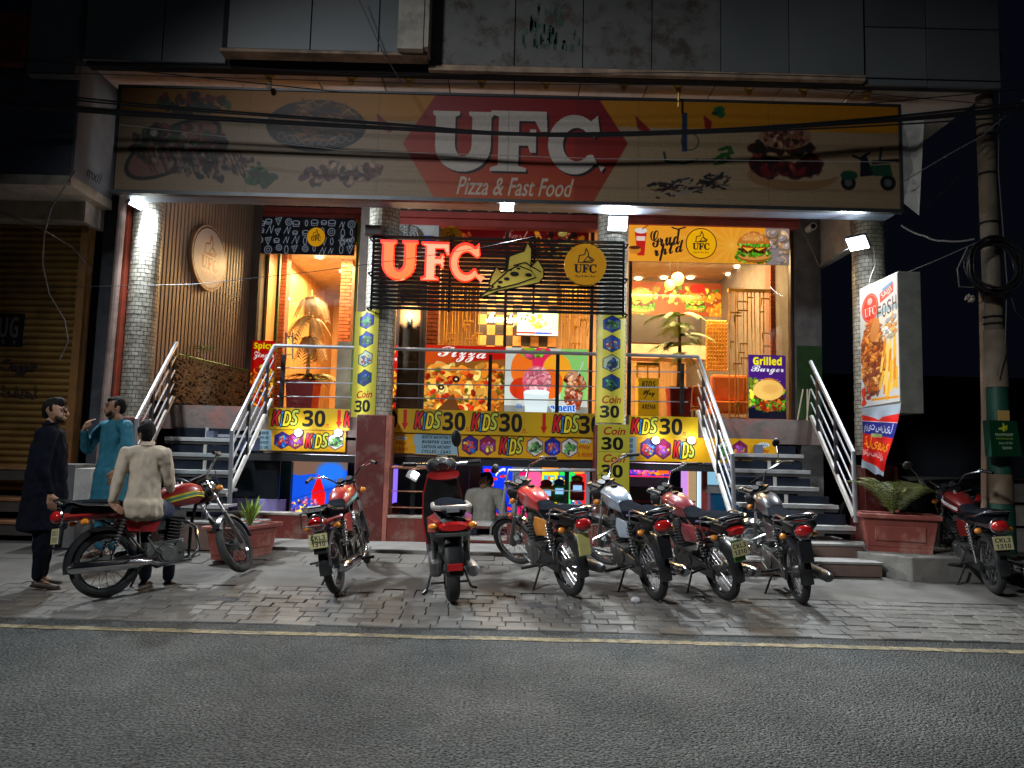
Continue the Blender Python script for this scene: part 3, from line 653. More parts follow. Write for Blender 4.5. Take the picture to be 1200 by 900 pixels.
    c.ell(x0+2, y0-17, 20, 11, (.1, .3, .2)); c.poly([(x0+30, y0-58), (x0+44, y0-62), (x0+60, y0-18), (x0+28, y0-14)], (.08, .1, .16)); c.poly([(x0+50, y0-40), (x0+98, y0-44), (x0+104, y0-18), (x0+62, y0-16)], (.12, .32, .22))
    c.line([(x0+12, y0-62), (x0+28, y0-56), (x0+50, y0-70)], 5, (.08, .08, .1)); c.line([(x0+58, y0-48), (x0+116, y0-54)], 8, (.07, .06, .08)); c.line([(x0+74, y0-52), (x0+78, y0-82)], 5, (.1, .2, .16))
    g_ = c.a.mean(2, keepdims=True); c.a = c.a*.94+g_*.06; c.blur(1)
    for P, b in ((PU, (506, 130, 578, 200)), (PF, (574, 130, 640, 200)), (PC, (641, 134, 708, 203))):
        x0, y0 = S(b[0], b[1]); x1, y1 = x0+(b[2]-b[0])*k, y0+(b[3]-b[1])*k
        cvpoly(c, P, x0+5, y0+5, x1+5, y1+5, (.12, .03, .06)); cvpoly(c, P, x0, y0, x1, y1, (.88, .83, .78))
    x0, y0 = S(536, 206); c.text('Pizza & Fast Food', x0, y0, x0+272, y0+42, (.9, .82, .75), '', shear=.35, bold=.012)
    for px in range(0, 1820, 303): c.line([(px, 0), (px, 236)], 1.5, (.35, .32, .3), al=.5)
    c.grain(.10, 2); return c
sx0, sx1, sz0, sz1, SY = -5.0, 4.76, 4.54, 5.86, 8.75
t = thing('fascia_sign', 'long unlit fascia sign with big white UFC letters on a red hexagon and food pictures', 'sign', (0, SY, sz0))
a = panel('sign_face', pmat(fascia_art(), 'fascia_print', rough=.5, dim=.52), [(sx0, SY, sz0), (sx1, SY, sz0), (sx1, SY, sz1), (sx0, SY, sz1)], .02, t)
b = B(); b.bx(sx0, sx1, SY+.022, SY+.2, sz0+.02, sz1-.02); b.obj('sign_box', M('sign_side', (.3, .29, .27), .6), t)
b = B(); b.bx(sx0-.03, sx1+.03, SY-.02, SY+.06, sz0-.05, sz0-.003); b.bx(sx0-.03, sx1+.03, SY-.015, SY+.06, sz1+.003, sz1+.03); b.bx(sx0-.035, sx0-.003, SY-.015, SY+.2, sz0, sz1); b.bx(sx1+.003, sx1+.03, SY-.015, SY+.2, sz0, sz1)
b.obj('sign_frame', M('dark_alu', (.06, .065, .07), .4, .6), t)
b = B(); b.add([(sx1+.04, SY, 4.62), (sx1+.2, SY-.05, 4.45), (sx1+.3, SY-.05, 5.75), (sx1+.04, SY, 5.8), (sx1+.2, SY+.05, 5.1)], [(0, 1, 4), (1, 2, 4), (2, 3, 4), (3, 0, 4)]); b.obj('torn_flap', M('flex_back', (.5, .48, .45), .6, dirt=.3), t)
b = B(); b.box((-.1, 9.02, 4.545), (9.75, .26, .05)); b.obj('under_rail', M('blue_alu', (.13, .16, .22), .5, .4, var=.3, vs=2, aniso=(1, 5, 5)), t, bevel=.01)
# --- louvre screen with the lit letters, pizza cut-out and round badge
LY = 9.32
t = thing('louvre_screen', 'black horizontal slat screen across the entrance carrying the glowing letters', 'screen', (-.1, LY, 3.4))
lx0, lx1 = X_(436, 320, LY), X_(731, 320, LY); z0, z1 = Z_(585, 364, LY), Z_(585, 281, LY); n = 18
for i in range(n):
    z = z0+(z1-z0)*i/(n-1); b = B(); b.box(((lx0+lx1)/2, LY, z), (lx1-lx0, .05, .03)); b.obj('slat', BLK, t)
b = B()
for x in (lx0, X_(527, 320, LY), X_(626, 320, LY), lx1): b.box((x, LY+.03, (z0+z1)/2), (.028, .025, z1-z0+.06))
b.obj('screen_frame', BLK, t)
b = B()
for x, s in ((lx0, -1), (lx1, 1)):
    for z in (z0, (z0+z1)/2, z1): b.tube([(x, LY, z), (x+s*.06, LY+.06, z), (x+s*.06, LY+.3, z)], .012, 6)
b.obj('wall_bracket', BLK, t)
b = B(); b.box((lx0+.0, LY-.02, z1+.07), (.22, .12, .13)); b.obj('junction_box', M('dark_box', (.05, .05, .05), .6), t, bevel=.01)
t = thing('lit_letters', 'glowing orange and pink 3D letters reading UFC on the slat screen', 'sign', (X_(505, 305, LY), LY, 3.8))
for nm, P, b4, c1, e1 in (('U', PU, (446, 283, 490, 329), (1., .15, .0), .55), ('F', PF, (494, 285, 527, 329), (1., .36, .22), .68), ('C', PC, (527, 286, 567, 331), (1., .27, .12), .66)):
    sm = M('letter_side', (.6, .02, .01), .4, emis=(1., .02, .005), es=1.1)
    b = rprism(P, *b4, LY-.02, .07); s = b.obj('letter', sm, t)
    w = (b4[2]-b4[0])/76; h = (b4[3]-b4[1])/76
    b = rprism(inset(P, .022, w, h), *b4, LY-.092, .008); b.obj('letter_face', M('letter_glow_'+nm.lower(), (.8, .2, .1), .3, emis=c1, es=e1), s)
    x, z, w_, h_ = rect(*b4, LY); point_light('letter_light', (x, LY-.35, z), 1.0, (1, .25, .1), .15, t)
FL = [(0, .98), (.1, .9), (.22, .8), (.14, .78), (.18, .6), (.25, .45), (.33, .55), (.42, .5), (.45, .25), (.68, .15), (.73, 0), (.8, .12), (.8, .3), (.78, .45), (.9, .3), (1, .48), (1, .62), (.93, .72), (.7, .78), (.3, .88), (.05, 1)]
t = thing('pizza_cutout', 'olive-yellow flaming pizza slice cut-out with black outlines on the slat screen', 'sign', (X_(600, 315, LY), LY, 3.7))
FB = (563, 285, 637, 350)
b = rprism(FL, *FB, LY-.02, .03); s = b.obj('cutout_board', M('olive_acrylic', (.55, .43, .05), .4, var=.1), t)
b = B(); fx, fz, fw, fh = rect(*FB, LY)
def fp(p): return (fx-fw/2+p[0]*fw, LY-.055, fz+fh/2-p[1]*fh)
b.tube([fp(p) for p in FL], .009, 5, closed=True)
b.tube([fp(p) for p in ((.12, .86), (.45, .5), (.6, .42), (.8, .5), (.88, .62), (.6, .74), (.15, .88))], .007, 5); b.tube([fp(p) for p in ((.52, .42), (.7, .36), (.95, .52))], .008, 5)
for p, r in (((.54, .57), .045), ((.76, .58), .035), ((.42, .66), .03), ((.32, .72), .025), ((.6, .47), .02), ((.47, .5), .018), ((.3, .8), .02)): q = fp(p); b.ell(q, (r*1.3, .006, r*.7), 10, 5)
b.obj('outline', BLK, t)
def round_sign(name, label, px, py, r_px, Y, cv, th=.05, es=0., dim=1., parts=True, side=None, parent_group=None, sq=1.):
    p = at(px, py, Y); r = r_px*Y/FPX*1.03; t = thing(name, label, 'sign', p, parent_group)
    b = B(); n = 32; b.cyl((p.x, Y, p.z), (p.x, Y+th, p.z), r, n=n); b.obj('sign_body', side or M('badge_yellow', (.7, .42, .03), .35), t, 1)
    me = bpy.data.meshes.new('print'); vs = [(p.x+r*.99*math.cos(2*math.pi*i/n), Y-.003, p.z+r*.99*math.sin(2*math.pi*i/n)) for i in range(n)]
    me.from_pydata(vs, [], [tuple(range(n))]); uv = me.uv_layers.new()
    for i in range(n): uv.data[i].uv = (.5+.49*math.cos(2*math.pi*i/n), .5+.49*math.sin(2*math.pi*i/n))
    me.materials.append(pmat(cv, name+'_print', es, dim=dim)); o = bpy.data.objects.new('printed_face', me); COL.objects.link(o); adopt(o, t); return t
YEL = (.95, .66, .06)
def badge(bg=YEL, ink=(.08, .05, .08)):
    c = Cv(200, 200, bg); ufc_logo(c, 100, 100, 96, None, ink); return c
round_sign('round_badge', 'round yellow UFC badge at the right end of the slat screen', 686, 310, 24.5, LY-.1, badge(ink=(.05, .05, .12)), .07)
round_sign('round_badge', 'round yellow badge hanging behind the slat screen beside the air conditioner', 528, 279, 14, 10.3, badge(), .05)
# oval board on the brown ribbed wall
c = Cv(200, 200, (.82, .84, .87)); c.ring(100, 100, 93, 5, (.35, .2, .1)); ufc_logo(c, 100, 100, 88, None, (.55, .2, .03)); 
Yw = 10.95; q = P0+dW*((Yw-P0.y)/dW.y); zc = Z_(220, 302, Yw)
t = thing('round_board', 'round white UFC board with brown lettering on the ribbed brown wall', 'sign', (q.x, q.y, zc)); n = 32; r = .51; O = Vector((q.x, q.y, zc))+nW*.05
b = B(); b.cyl(O, O+nW*.06, r, n=n); b.obj('board_rim', M('bronze_rim', (.3, .16, .08), .4, .3), t, 1)
me = bpy.data.meshes.new('print'); me.from_pydata([O+nW*.063+dW*(-r*.97*math.cos(2*math.pi*i/n))*-1+Vector((0, 0, r*.97*math.sin(2*math.pi*i/n))) for i in range(n)], [], [tuple(range(n))]); uv = me.uv_layers.new()
for i in range(n): uv.data[i].uv = (.5+.49*math.cos(2*math.pi*i/n), .5+.49*math.sin(2*math.pi*i/n))
me.materials.append(pmat(c, 'oval_print', rough=.3)); o = bpy.data.objects.new('printed_face', me); COL.objects.link(o); adopt(o, t)
# --- banners on the slab edge
def kids_long(W, items, seed=1):
    c = Cv(W, 90, (.83, .66, .07)); rg = random.Random(seed); c.a *= (.93+.12*np.sin(c.xx/60+rg.random()*6)*.5)[..., None]
    for kind, x in items:
        if kind == 'K': kids(c, x, 10, x+130, 74)
        elif kind == '3': c.text('30', x, 8, x+108, 78, (.05, .04, .03), 'sansit', bold=.01); c.text('rs...', x+110, 64, x+136, 80, (.7, .15, .05), 'sansit')
        elif kind == 'v': c.poly([(x+6, 4), (x+22, 4), (x+22, 54), (x+30, 54), (x+14, 82), (x-2, 54), (x+6, 54)], (.75, .12, .08))
    return c
BY = 9.83
def banner(label, x0, y0, x1, y1, cv, Y=BY, parts='banner_face', cat='banner', grp='yellow banners under the raised floor', nm='banner', **k):
    x, z, w, h = rect(x0, y0, x1, y1, Y); o = wavy(nm, pmat(cv, nm+'_print', **k), x, z, w, h, Y, .009, max(8, int(w*14)), 4, x0); tag(o, label, cat, grp); return o
banner('long yellow banner with KIDS 30 and a red arrow, left of the maroon column', 315, 478.5, 410, 503.5, kids_long(380, [('K', 14), ('3', 158), ('v', 316), ('K', 352)], 2))
banner('long yellow banner repeating KIDS 30 with red arrows between the two columns', 446, 481.5, 699, 509.5, kids_long(1012, [('3', -30), ('v', 100), ('K', 158), ('3', 290), ('K', 424), ('3', 556), ('v', 752), ('K', 806), ('3', 930)], 3))
banner('long yellow banner with KIDS 30 right of the lettered column, over the basement', 737, 488, 818, 513, kids_long(324, [('K', 8), ('3', 142)], 4))
def kids_low(W, items, seed=1):
    c = Cv(W, 88, (.85, .62, .05)); rg = random.Random(seed)
    for it in items:
        if it[0] == 'H': hexa(c, it[1], 44, 38, [(.2, .15, .5), (.55, .1, .3), (.85, .85, .8), (.1, .15, .6)][it[2] % 4], [[(.8, .2, .2), (.2, .5, .9), (.95, .8, .3)], [(.6, .3, .7), (.95, .8, .2), (.9, .3, .3)], [(.3, .6, .3), (.5, .7, .4), (.2, .3, .2)], [(.9, .3, .2), (.2, .3, .9), (.9, .7, .6)]][it[2] % 4], (.25, .1, .35), it[1])
        elif it[0] == 'K': kids(c, it[1], 14, it[1]+100, 74)
        elif it[0] == 'B':
            c.box(it[1], 2, it[1]+it[2], 86, (.55, .68, .74))
            for i, s in enumerate(('BIRTH MONTHLY', 'BUMPER CARS', 'CARTOON ARCHERY', 'CYCLES / CARS')): c.text(s, it[1]+.18*it[2], 9+i*20, it[1]+.84*it[2], 22+i*20, (.08, .1, .16), 'sansit')
        elif it[0] == 'T': c.ell(it[1]+24, 20, 26, 9, (.8, .85, .85)); c.text('rides', it[1]+4, 14, it[1]+42, 26, (.2, .35, .5), 'script'); c.text('Play', it[1], 34, it[1]+48, 52, (.65, .2, .05), 'sansit'); c.text('& more', it[1]-4, 60, it[1]+54, 78, (.7, .22, .05), 'sansit')
    return c
LOWG = 'lower yellow banners over the basement opening'
banner('lower banner with hexagon pictures, KIDS and a blue end panel, left of the maroon column', 305, 504, 405, 528.5, kids_low(360, [('B', -30, 78), ('H', 92, 0), ('H', 150, 1), ('K', 190), ('H', 318, 2)], 1), grp=LOWG, Y=9.86)
banner('short lower banner piece with orange words just right of the maroon column', 446, 508, 487, 531, kids_low(150, [('H', 16, 3), ('T', 64)], 2), grp=LOWG, Y=9.86)
banner('pale blue notice with four rows of dark words on the lower banner strip', 485, 508, 537, 533, kids_low(190, [('B', 0, 190)], 3), grp=LOWG, Y=9.865)
banner('lower banner with five hexagon pictures and KIDS between the two columns', 536, 509, 696, 537, kids_low(560, [('H', 52, 0), ('H', 124, 1), ('K', 172), ('H', 318, 2), ('H', 390, 3), ('H', 460, 2), ('T', 498)], 4), grp=LOWG, Y=9.86)
banner('lower banner with hexagons and KIDS passing behind the right stair rails', 737, 513, 910, 542, kids_low(640, [('B', -60, 92), ('H', 82, 0), ('H', 148, 1), ('K', 190), ('H', 410, 2), ('H', 480, 1), ('T', 560)], 5), grp=LOWG, Y=9.87)
# --- coin posters wrapped on the columns
def coin_art(nh, coins=1, seed=1, rev=False):
    h = nh*96+coins*130+20; c = Cv(120, h, (.72, .70, .25)); c.box(0, 0, 120, h, (.74, .70, .22)); y = 52
    def hx():
        nonlocal y
        for i in range(nh): hexa(c, 60, y, 44, [(.08, .2, .6), (.1, .22, .55), (.6, .65, .55), (.05, .2, .4)][i % 4], [[(.1, .3, .2), (.2, .3, .7), (.15, .15, .3)], [(.2, .5, .3), (.1, .2, .2)], [(.2, .4, .2), (.35, .5, .4), (.1, .2, .15)], [(.5, .2, .2), (.1, .4, .6), (.9, .8, .5)]][(i+seed) % 4], (.12, .18, .22), i+seed); y += 96
    def cn():
        nonlocal y
        for i in range(coins):
            c.text('Coin', 22, y-34, 104, y+4, (.62, .12, .05), '', shear=.25, bold=.02); c.text('30', 14, y+14, 96, y+74, (.03, .03, .03), 'sansit', bold=.012); y += 128
            if i < coins-1: c.line([(0, y-46), (120, y-46)], 2, (.45, .4, .15))
    if rev: y = 46; cn(); y += 6; hx()
    else: hx(); cn()
    return c
def wrap(name, label, cv, col, px0, px1, py0, py1, Y, cat='poster', grp='coin game posters on the columns'):
    x, z, w, h = rect(px0, py0, px1, py1, Y); n = 6; cx, cy = CX[col]; R = .222; vs = []; xa_, xb_ = x-w/2, x+w/2
    for i in range(n+1):
        X = xa_+(xb_-xa_)*i/n; y = cy-math.sqrt(max(.002, R*R-(X-cx)**2)) if R > abs(X-cx) else cy-.04
        vs += [(X, y, z-h/2), (X, y, z+h/2)]
    me = bpy.data.meshes.new(name); me.from_pydata(vs, [], [(2*i, 2*i+2, 2*i+3, 2*i+1) for i in range(n)]); uv = me.uv_layers.new()
    for i, p in enumerate(me.polygons):
        for li, q in zip(p.loop_indices, ((i/n, 0), ((i+1)/n, 0), ((i+1)/n, 1), (i/n, 1))): uv.data[li].uv = q
        p.use_smooth = True
    me.materials.append(pmat(cv, name+'_print')); o = bpy.data.objects.new(name, me); COL.objects.link(o); tag(o, label, cat, grp); return o
wrap('column_poster', 'tall yellow poster of hexagons ending in Coin 30 above the maroon column base', coin_art(4, 1, 1), 1, 410.5, 442, 362, 488, 9.48)
wrap('column_poster', 'tall yellow poster of hexagons on the column left of the right window', coin_art(4, 1, 2), 2, 700.5, 733, 367, 495, 9.48)
c = coin_art(1, 2, 3, True); o = rpanel('column_poster', pmat(c, 'coin_low_print'), 700, 497, 737.5, 592, 9.46, .01); tag(o, 'lower yellow poster with Coin 30 twice behind the silver motorcycle', 'poster', 'coin game posters on the columns')
# --- window headers and posters
def doodle():
    c = Cv(340, 120, (.035, .045, .075)); rg = random.Random(6); W = (.62, .68, .75)
    for q_ in range(44):
        x, y, r = 14+(q_ % 11)*31+rg.uniform(-5, 5), 16+(q_//11)*29+rg.uniform(-5, 5), rg.uniform(8, 13); k = rg.randint(0, 4)
        if k == 0: c.ring(x, y, r, 2, W); c.ring(x, y, r*.45, 1.5, W)
        elif k == 1: c.line([(x-r, y-r*.6), (x+r, y-r), (x, y+r*1.4), (x-r, y-r*.6)], 2, W); c.ring(x, y-2, 3, 1.3, W)
        elif k == 2: c.ring(x, y, r, 2, W, r*.5); c.line([(x-r, y), (x-r*.8, y+r), (x+r*.8, y+r), (x+r, y)], 2, W)
        elif k == 3: c.ring(x, y, r*.5, 2, W, r*1.1)
        else: c.line([(x-r, y+r), (x, y-r), (x+r*.4, y+r), (x+r, y-r)], 2, W)
    c.text('Food', 284, 54, 334, 76, W, 'script'); c.ell(206, 62, 31, 31, (.95, .68, .05)); ufc_logo(c, 206, 62, 31, None, (.08, .05, .05), small=False); return c
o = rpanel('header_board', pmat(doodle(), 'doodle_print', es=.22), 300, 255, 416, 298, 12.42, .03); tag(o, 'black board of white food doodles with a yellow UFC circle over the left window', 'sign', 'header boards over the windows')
c = Cv(560, 128, (.93, .62, .16)); rg = random.Random(2)
for i in range(14): c.line([(360, 64), (360+200*math.cos(i*.45-3), 64+200*math.sin(i*.45-3))], 10, (.98, .72, .28), al=.4)
c.box(478, 0, 560, 128, (.55, .5, .5)); c.food(510, 60, 60, 60, 50, [(.6, .55, .55), (.75, .6, .45)], 8, 20, rg)
c.poly([(20, 22), (62, 20), (54, 108), (30, 108)], (.75, .12, .1)); c.ell(41, 20, 22, 10, (.85, .85, .85)); c.box(26, 40, 57, 56, (.9, .8, .75)); c.line([(46, 14), (66, 0)], 3, (.5, .1, .1)); c.ell(20, 88, 22, 14, (.8, .5, .15)); c.ell(20, 80, 20, 6, (.3, .15, .05))
c.text('Grud', 76, 14, 182, 72, (.12, .09, .08), 'script', bold=.03, ang=-.15); c.text('rptd', 88, 60, 196, 118, (.12, .09, .08), 'script', bold=.03, ang=-.2); c.line([(150, 6), (170, 12), (196, 4)], 5, (.12, .09, .08))
ufc_logo(c, 252, 60, 54, (.96, .70, .05), (.1, .07, .04)); burger(c, 436, 66, 120, 112, 5)
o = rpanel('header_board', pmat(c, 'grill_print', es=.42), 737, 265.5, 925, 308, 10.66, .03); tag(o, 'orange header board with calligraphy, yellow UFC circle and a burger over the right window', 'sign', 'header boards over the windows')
c = Cv(430, 100, (.35, .03, .05)); c.a *= (1.2-.5*np.abs(c.xx/430-.5))[..., None]; c.box(0, 0, 430, 8, (.16, .03, .05)); c.text('Fast', 190, 22, 260, 50, (.75, .5, .45), 'script'); c.food(80, 50, 26, 20, 14, [(.8, .3, .1)], 6, 12); c.food(330, 60, 90, 34, 90, [(.85, .5, .1), (.6, .1, .05), (.9, .75, .4), (.1, .05, .05)], 5, 14); c.food(210, 70, 30, 16, 20, [(.7, .2, .1), (.4, .1, .1)], 5, 10)
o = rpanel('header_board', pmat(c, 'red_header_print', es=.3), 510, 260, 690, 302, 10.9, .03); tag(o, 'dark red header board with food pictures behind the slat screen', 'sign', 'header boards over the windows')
def pizza_art():
    c = Cv(380, 310, (.72, .08, .04)); rg = random.Random(8); c.ell(60, 60, 90, 50, (.75, .35, .08), soft=30, al=.7)
    c.poly([(0, 90), (380, 60), (380, 310), (0, 310)], (.55, .32, .1)); 
    for cx, cy in ((90, 190), (280, 180), (230, 280), (60, 290)): c.food(cx, cy, 130, 90, 170, [(.92, .66, .25), (.88, .5, .13), (.95, .78, .42), (.8, .42, .1), (.9, .6, .2)], 10, 34, rg, sh=.18); c.food(cx, cy, 120, 80, 26, [(.72, .15, .05), (.6, .1, .03), (.3, .3, .06), (.9, .35, .1)], 8, 18, rg)
    for i in range(4): c.line([(30+i*95, 100+i*12), (90+i*80, 90+i*20)], 16, (.9, .55, .2))
    c.poly([(60, 310), (140, 230), (175, 310)], (.35, .2, .08)); c.ell(150, 160, 17, 15, (.05, .04, .05)); c.ell(150, 160, 7, 6, (.9, .8, .6)); c.ell(80, 200, 15, 13, (.05, .04, .05)); c.ell(80, 200, 6, 5, (.95, .8, .5))
    c.blur(2)
    c.text('Pizza', 60, 8, 290, 78, (.97, .95, .92), 'script', bold=.02, ang=.03); return c
def ice_art():
    c = Cv(400, 310, (.78, .80, .76)); rg = random.Random(9); c.box(270, 0, 400, 240, (.45, .8, .3)); c.a[:, 270:400] = c.a[:, 270:400]*.75+.2; c.box(0, 270, 400, 310, (.5, .52, .5))
    c.ell(90, 100, 62, 86, (.95, .45, .12)); c.ell(80, 190, 56, 50, (.8, .2, .08)); c.ell(180, 50, 52, 60, (.9, .15, .35)); c.ell(250, 95, 68, 70, (.98, .66, .15)); c.ell(220, 165, 60, 70, (.9, .4, .1)); c.ell(110, 20, 40, 26, (.5, .7, .15))
    c.food(140, 26, 70, 18, 20, [(.5, .75, .2), (.9, .3, .5)], 8, 16, rg); c.ell(155, 155, 70, 72, (.86, .42, .5)); c.food(155, 150, 62, 58, 90, [(.92, .55, .6), (.8, .35, .45), (.95, .68, .7)], 7, 16, rg, sh=.08); c.poly([(92, 205), (216, 205), (206, 300), (102, 300)], (.82, .88, .88)); c.ell(155, 205, 62, 12, (.9, .94, .94))
    c.food(335, 160, 45, 55, 60, [(.55, .25, .12), (.7, .4, .22), (.35, .12, .06), (.85, .6, .45)], 8, 22, rg); c.poly([(290, 200), (380, 200), (365, 285), (305, 285)], (.55, .3, .2)); c.food(330, 235, 40, 35, 30, [(.6, .2, .1), (.8, .6, .5)], 6, 14, rg)
    c.text('ROSENA', 60, 262, 86, 284, (.1, .35, .75), 'sans'); c.text('ament', 222, 258, 345, 292, (.1, .38, .75), 'serif', bold=.03, out=(.85, .9, .95), ow=3); c.line([(352, 120), (378, 60)], 5, (.8, .8, .8)); return c
def gb_art():
    c = Cv(190, 300, (.22, .08, .42)); rg = random.Random(3); c.a[:120] = np.array((.25, .09, .45)); c.box(0, 250, 190, 300, (.03, .05, .12)); c.food(20, 180, 50, 60, 30, [(.8, .75, .2), (.4, .5, .1)], 10, 22, rg)
    burger(c, 105, 185, 165, 160, 4); c.food(100, 235, 80, 25, 60, [(.3, .5, .1), (.8, .4, .1), (.6, .15, .05)], 6, 16, rg); c.ell(100, 165, 76, 48, (.93, .74, .38)); c.ell(110, 160, 40, 22, (.85, .62, .3), al=.6, soft=10)
    c.text('Grilled', 24, 8, 170, 48, (.95, .9, .08), 'sans', bold=.03); c.text('Burger', 14, 50, 180, 92, (.9, .9, .92), 'script', bold=.02); return c
def spicy_art(second=False):
    c = Cv(120, 320, (.72, .04, .03)); rg = random.Random(4); c.food(60, 190, 60, 70, 150, [(.95, .6, .08), (.9, .35, .05), (.98, .8, .3), (.5, .1, .03)], 7, 18, rg); c.food(60, 280, 60, 40, 70, [(.9, .5, .1), (.8, .15, .05), (.15, .1, .05)], 8, 18, rg)
    c.text('Spicy', 8, 8, 112, 48, (.95, .85, .05), 'sans', bold=.03); c.text('Zinger', 10, 52, 116, 92, (.93, .9, .9), 'script', bold=.015); return c
PG = 'food posters on the glass'
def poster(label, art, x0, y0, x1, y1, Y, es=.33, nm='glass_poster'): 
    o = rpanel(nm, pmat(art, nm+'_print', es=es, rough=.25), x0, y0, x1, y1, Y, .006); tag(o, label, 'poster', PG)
poster('wide pizza poster with white script lettering in the middle window', pizza_art(), 497.5, 405, 591, 481.5, 10.72)
poster('ice cream poster with pink scoop in a white cup beside the pizza poster', ice_art(), 591.5, 408, 688.5, 486, 10.72)
poster('purple Grilled Burger poster at the right end of the right window', gb_art(), 877, 416, 921, 490.5, 10.72)
poster('red spicy food poster at the far left of the left window', spicy_art(), 293.5, 399, 321, 478, 12.4)
poster('narrow red spicy food poster just right of the maroon column', spicy_art(), 444, 404, 465, 478, 10.72)
# ------------------------------------------------------------------ windows and the rooms behind them
WF = M('dark_window_frame', (.05, .035, .03), .4, .3); GF = M('green_window_frame', (.12, .2, .04), .5)
def window(x0, x1, y0, y1, Y, mull=(), mat=WF):
    xm = (x0+x1)/2; ym = (y0+y1)/2; cx, cz, w, h = rect(x0, y0, x1, y1, Y); a, c = cx-w/2, cx+w/2; z0, z1 = cz-h/2, cz+h/2
    b = B(); b.bx(a, a+.05, Y-.03, Y+.05, z0, z1); b.bx(c-.05, c, Y-.03, Y+.05, z0, z1); b.bx(a+.05, c-.05, Y-.03, Y+.05, z0, z0+.05); b.bx(a+.05, c-.05, Y-.03, Y+.05, z1-.05, z1)
    xs = [a+.05]
    for m in mull: X = X_(m, ym, Y); b.bx(X-.022, X+.022, Y-.028, Y+.048, z0+.05, z1-.05); xs += [X-.022, X+.022]
    xs.append(c-.05); f = b.obj('window_frame', mat, bld)
    for i in range(0, len(xs), 2): g = B(); g.bx(xs[i], xs[i+1], Y+.008, Y+.014, z0+.05, z1-.05); g.obj('pane', GLASS, f)
window(296, 418, 250, 484, 12.5, (324,), GF)
window(442, 496, 296, 488, 10.8, (466,)); window(496, 695, 262, 488, 10.8, (592,)); window(736, 930, 262, 492, 10.8, ())
WOOD = M('tan_wood', (.42, .22, .08), .5, var=.3, vs=2, aniso=(6, 6, .4)); CREAM = M('cream_door', (.6, .5, .36), .6)
SC = M('sconce_wall', (.45, .33, .24), .6)
o = rbox(467, 300, 495, 486, 10.9, .1).obj('door_post', SC, bld)
t = thing('wall_sconce', 'small warm glowing wall light on the pale post left of the pizza poster', 'wall lamp', at(480, 371, 10.85))
p = at(480, 371, 10.86); b = B(); b.box((p.x, 10.86, p.z-.1), (.07, .06, .14)); b.obj('sconce_body', M('sconce_blue', (.1, .2, .3), .4), t, bevel=.005)
b = B(); b.ell((p.x, 10.85, p.z), (.04, .03, .03)); b.obj('bulb', M('warm_bulb', (1, 1, 1), emis=(1, .7, .35), es=14), t, 1); point_light('bulb_light', (p.x, 10.7, p.z+.03), 12, WARM, .03, t)
# rooms
room = thing('dining_room', 'warm lit dining room with wood and brick walls seen through the upper windows', 'room', (0, 14, 1.95))
b = B(); b.bx(-4.4, 4.2, 11.0, 17.5, 1.951, 1.97); b.obj('room_floor', M('room_floor', (.2, .1, .05), .35), room)
b = B(); b.bx(-2.3, 4.2, 10.95, 17.5, 5.0, 5.05); b.bx(-4.4, -2.3, 12.62, 17.5, 5.0, 5.05); b.obj('ceiling', M('room_ceiling', (.42, .33, .25), .7), room)
b = B(); b.bx(-4.4, 4.2, 17.4, 17.5, 1.97, 5.0); b.obj('back_wall', WOOD, room)
b = B(); b.bx(-4.42, -4.38, 12.7, 17.4, 1.97, 5.0); b.obj('left_panelling', WOOD, room)
b = B(); b.bx(-2.5, -2.4, 12.7, 17, 1.97, 5.); b.obj('left_panelling', WOOD, room)
BRK = M('room_brick', (.36, .09, .035), .7, var=.3, vs=8); MRT = M('room_mortar', (.12, .05, .03), .8)
def brickpier(x0, x1, y, z0=1.97, z1=5.0):
    c = B(); c.bx(x0+.006, x1-.006, y+.006, y+.25, z0, z1); p = c.obj('brick_pier', MRT, room); t = B(); z = z0; r = 0
    while z < z1-.06:
        x = x0-(.1 if r % 2 else 0)
        while x < x1:
            a, d = max(x, x0), min(x+.19, x1)
            if d-a > .03: t.bx(a, d, y-.008, y+.03, z, z+.055)
            x += .2
        z += .068; r += 1
    t.obj('brick_courses', BRK, p, fix=False, kind='stuff')
for a in ((X_(320, 380, 13.2), X_(333, 380, 13.2), 13.2), (X_(397, 380, 13.6), X_(410, 380, 13.6), 13.6), (X_(499, 380, 11.6), X_(514, 380, 11.6), 11.6), (X_(903, 380, 11.5), X_(922, 380, 11.5), 11.5)): brickpier(*a)
# checkered wall and menu screen in the middle
CB = [M('check_tan', (.5, .24, .07), .4), M('check_black', (.03, .02, .02), .4)]
x0, x1 = X_(560, 390, 13.5), X_(652, 390, 13.5); z0, z1 = Z_(605, 430, 13.5), Z_(605, 345, 13.5); nx, nz_ = 9, 7; dx, dz = (x1-x0)/nx, (z1-z0)/nz_
t = thing('checkered_wall', 'tan and black checkered wall behind the pizza and ice cream posters', 'wall', (x0, 13.5, z0))
for i in range(nx):
    for j in range(nz_):
        b = B(); b.bx(x0+i*dx+.004, x0+(i+1)*dx-.004, 13.5-(i*7+j*3) % 3*.004, 13.56, z0+j*dz+.004, z0+(j+1)*dz-.004); b.obj('tile', CB[(i+j) % 2], t)
b = B(); b.bx(x0, x1, 13.56, 13.7, 1.97, 5.); b.obj('wall_core', CREAM if False else M('room_dark', (.06, .035, .02), .7), t)
c = Cv(200, 130, (.55, .75, .6)); c.box(0, 104, 200, 130, (.7, .7, .75)); c.box(0, 112, 170, 122, (.8, .1, .1)); c.box(90, 112, 160, 124, (.1, .25, .7)); c.food(100, 50, 40, 30, 60, [(.95, .75, .3), (.9, .55, .15), (.95, .9, .8)], 5, 14); c.food(30, 30, 24, 18, 20, [(.4, .2, .1), (.85, .85, .8)], 5, 12)
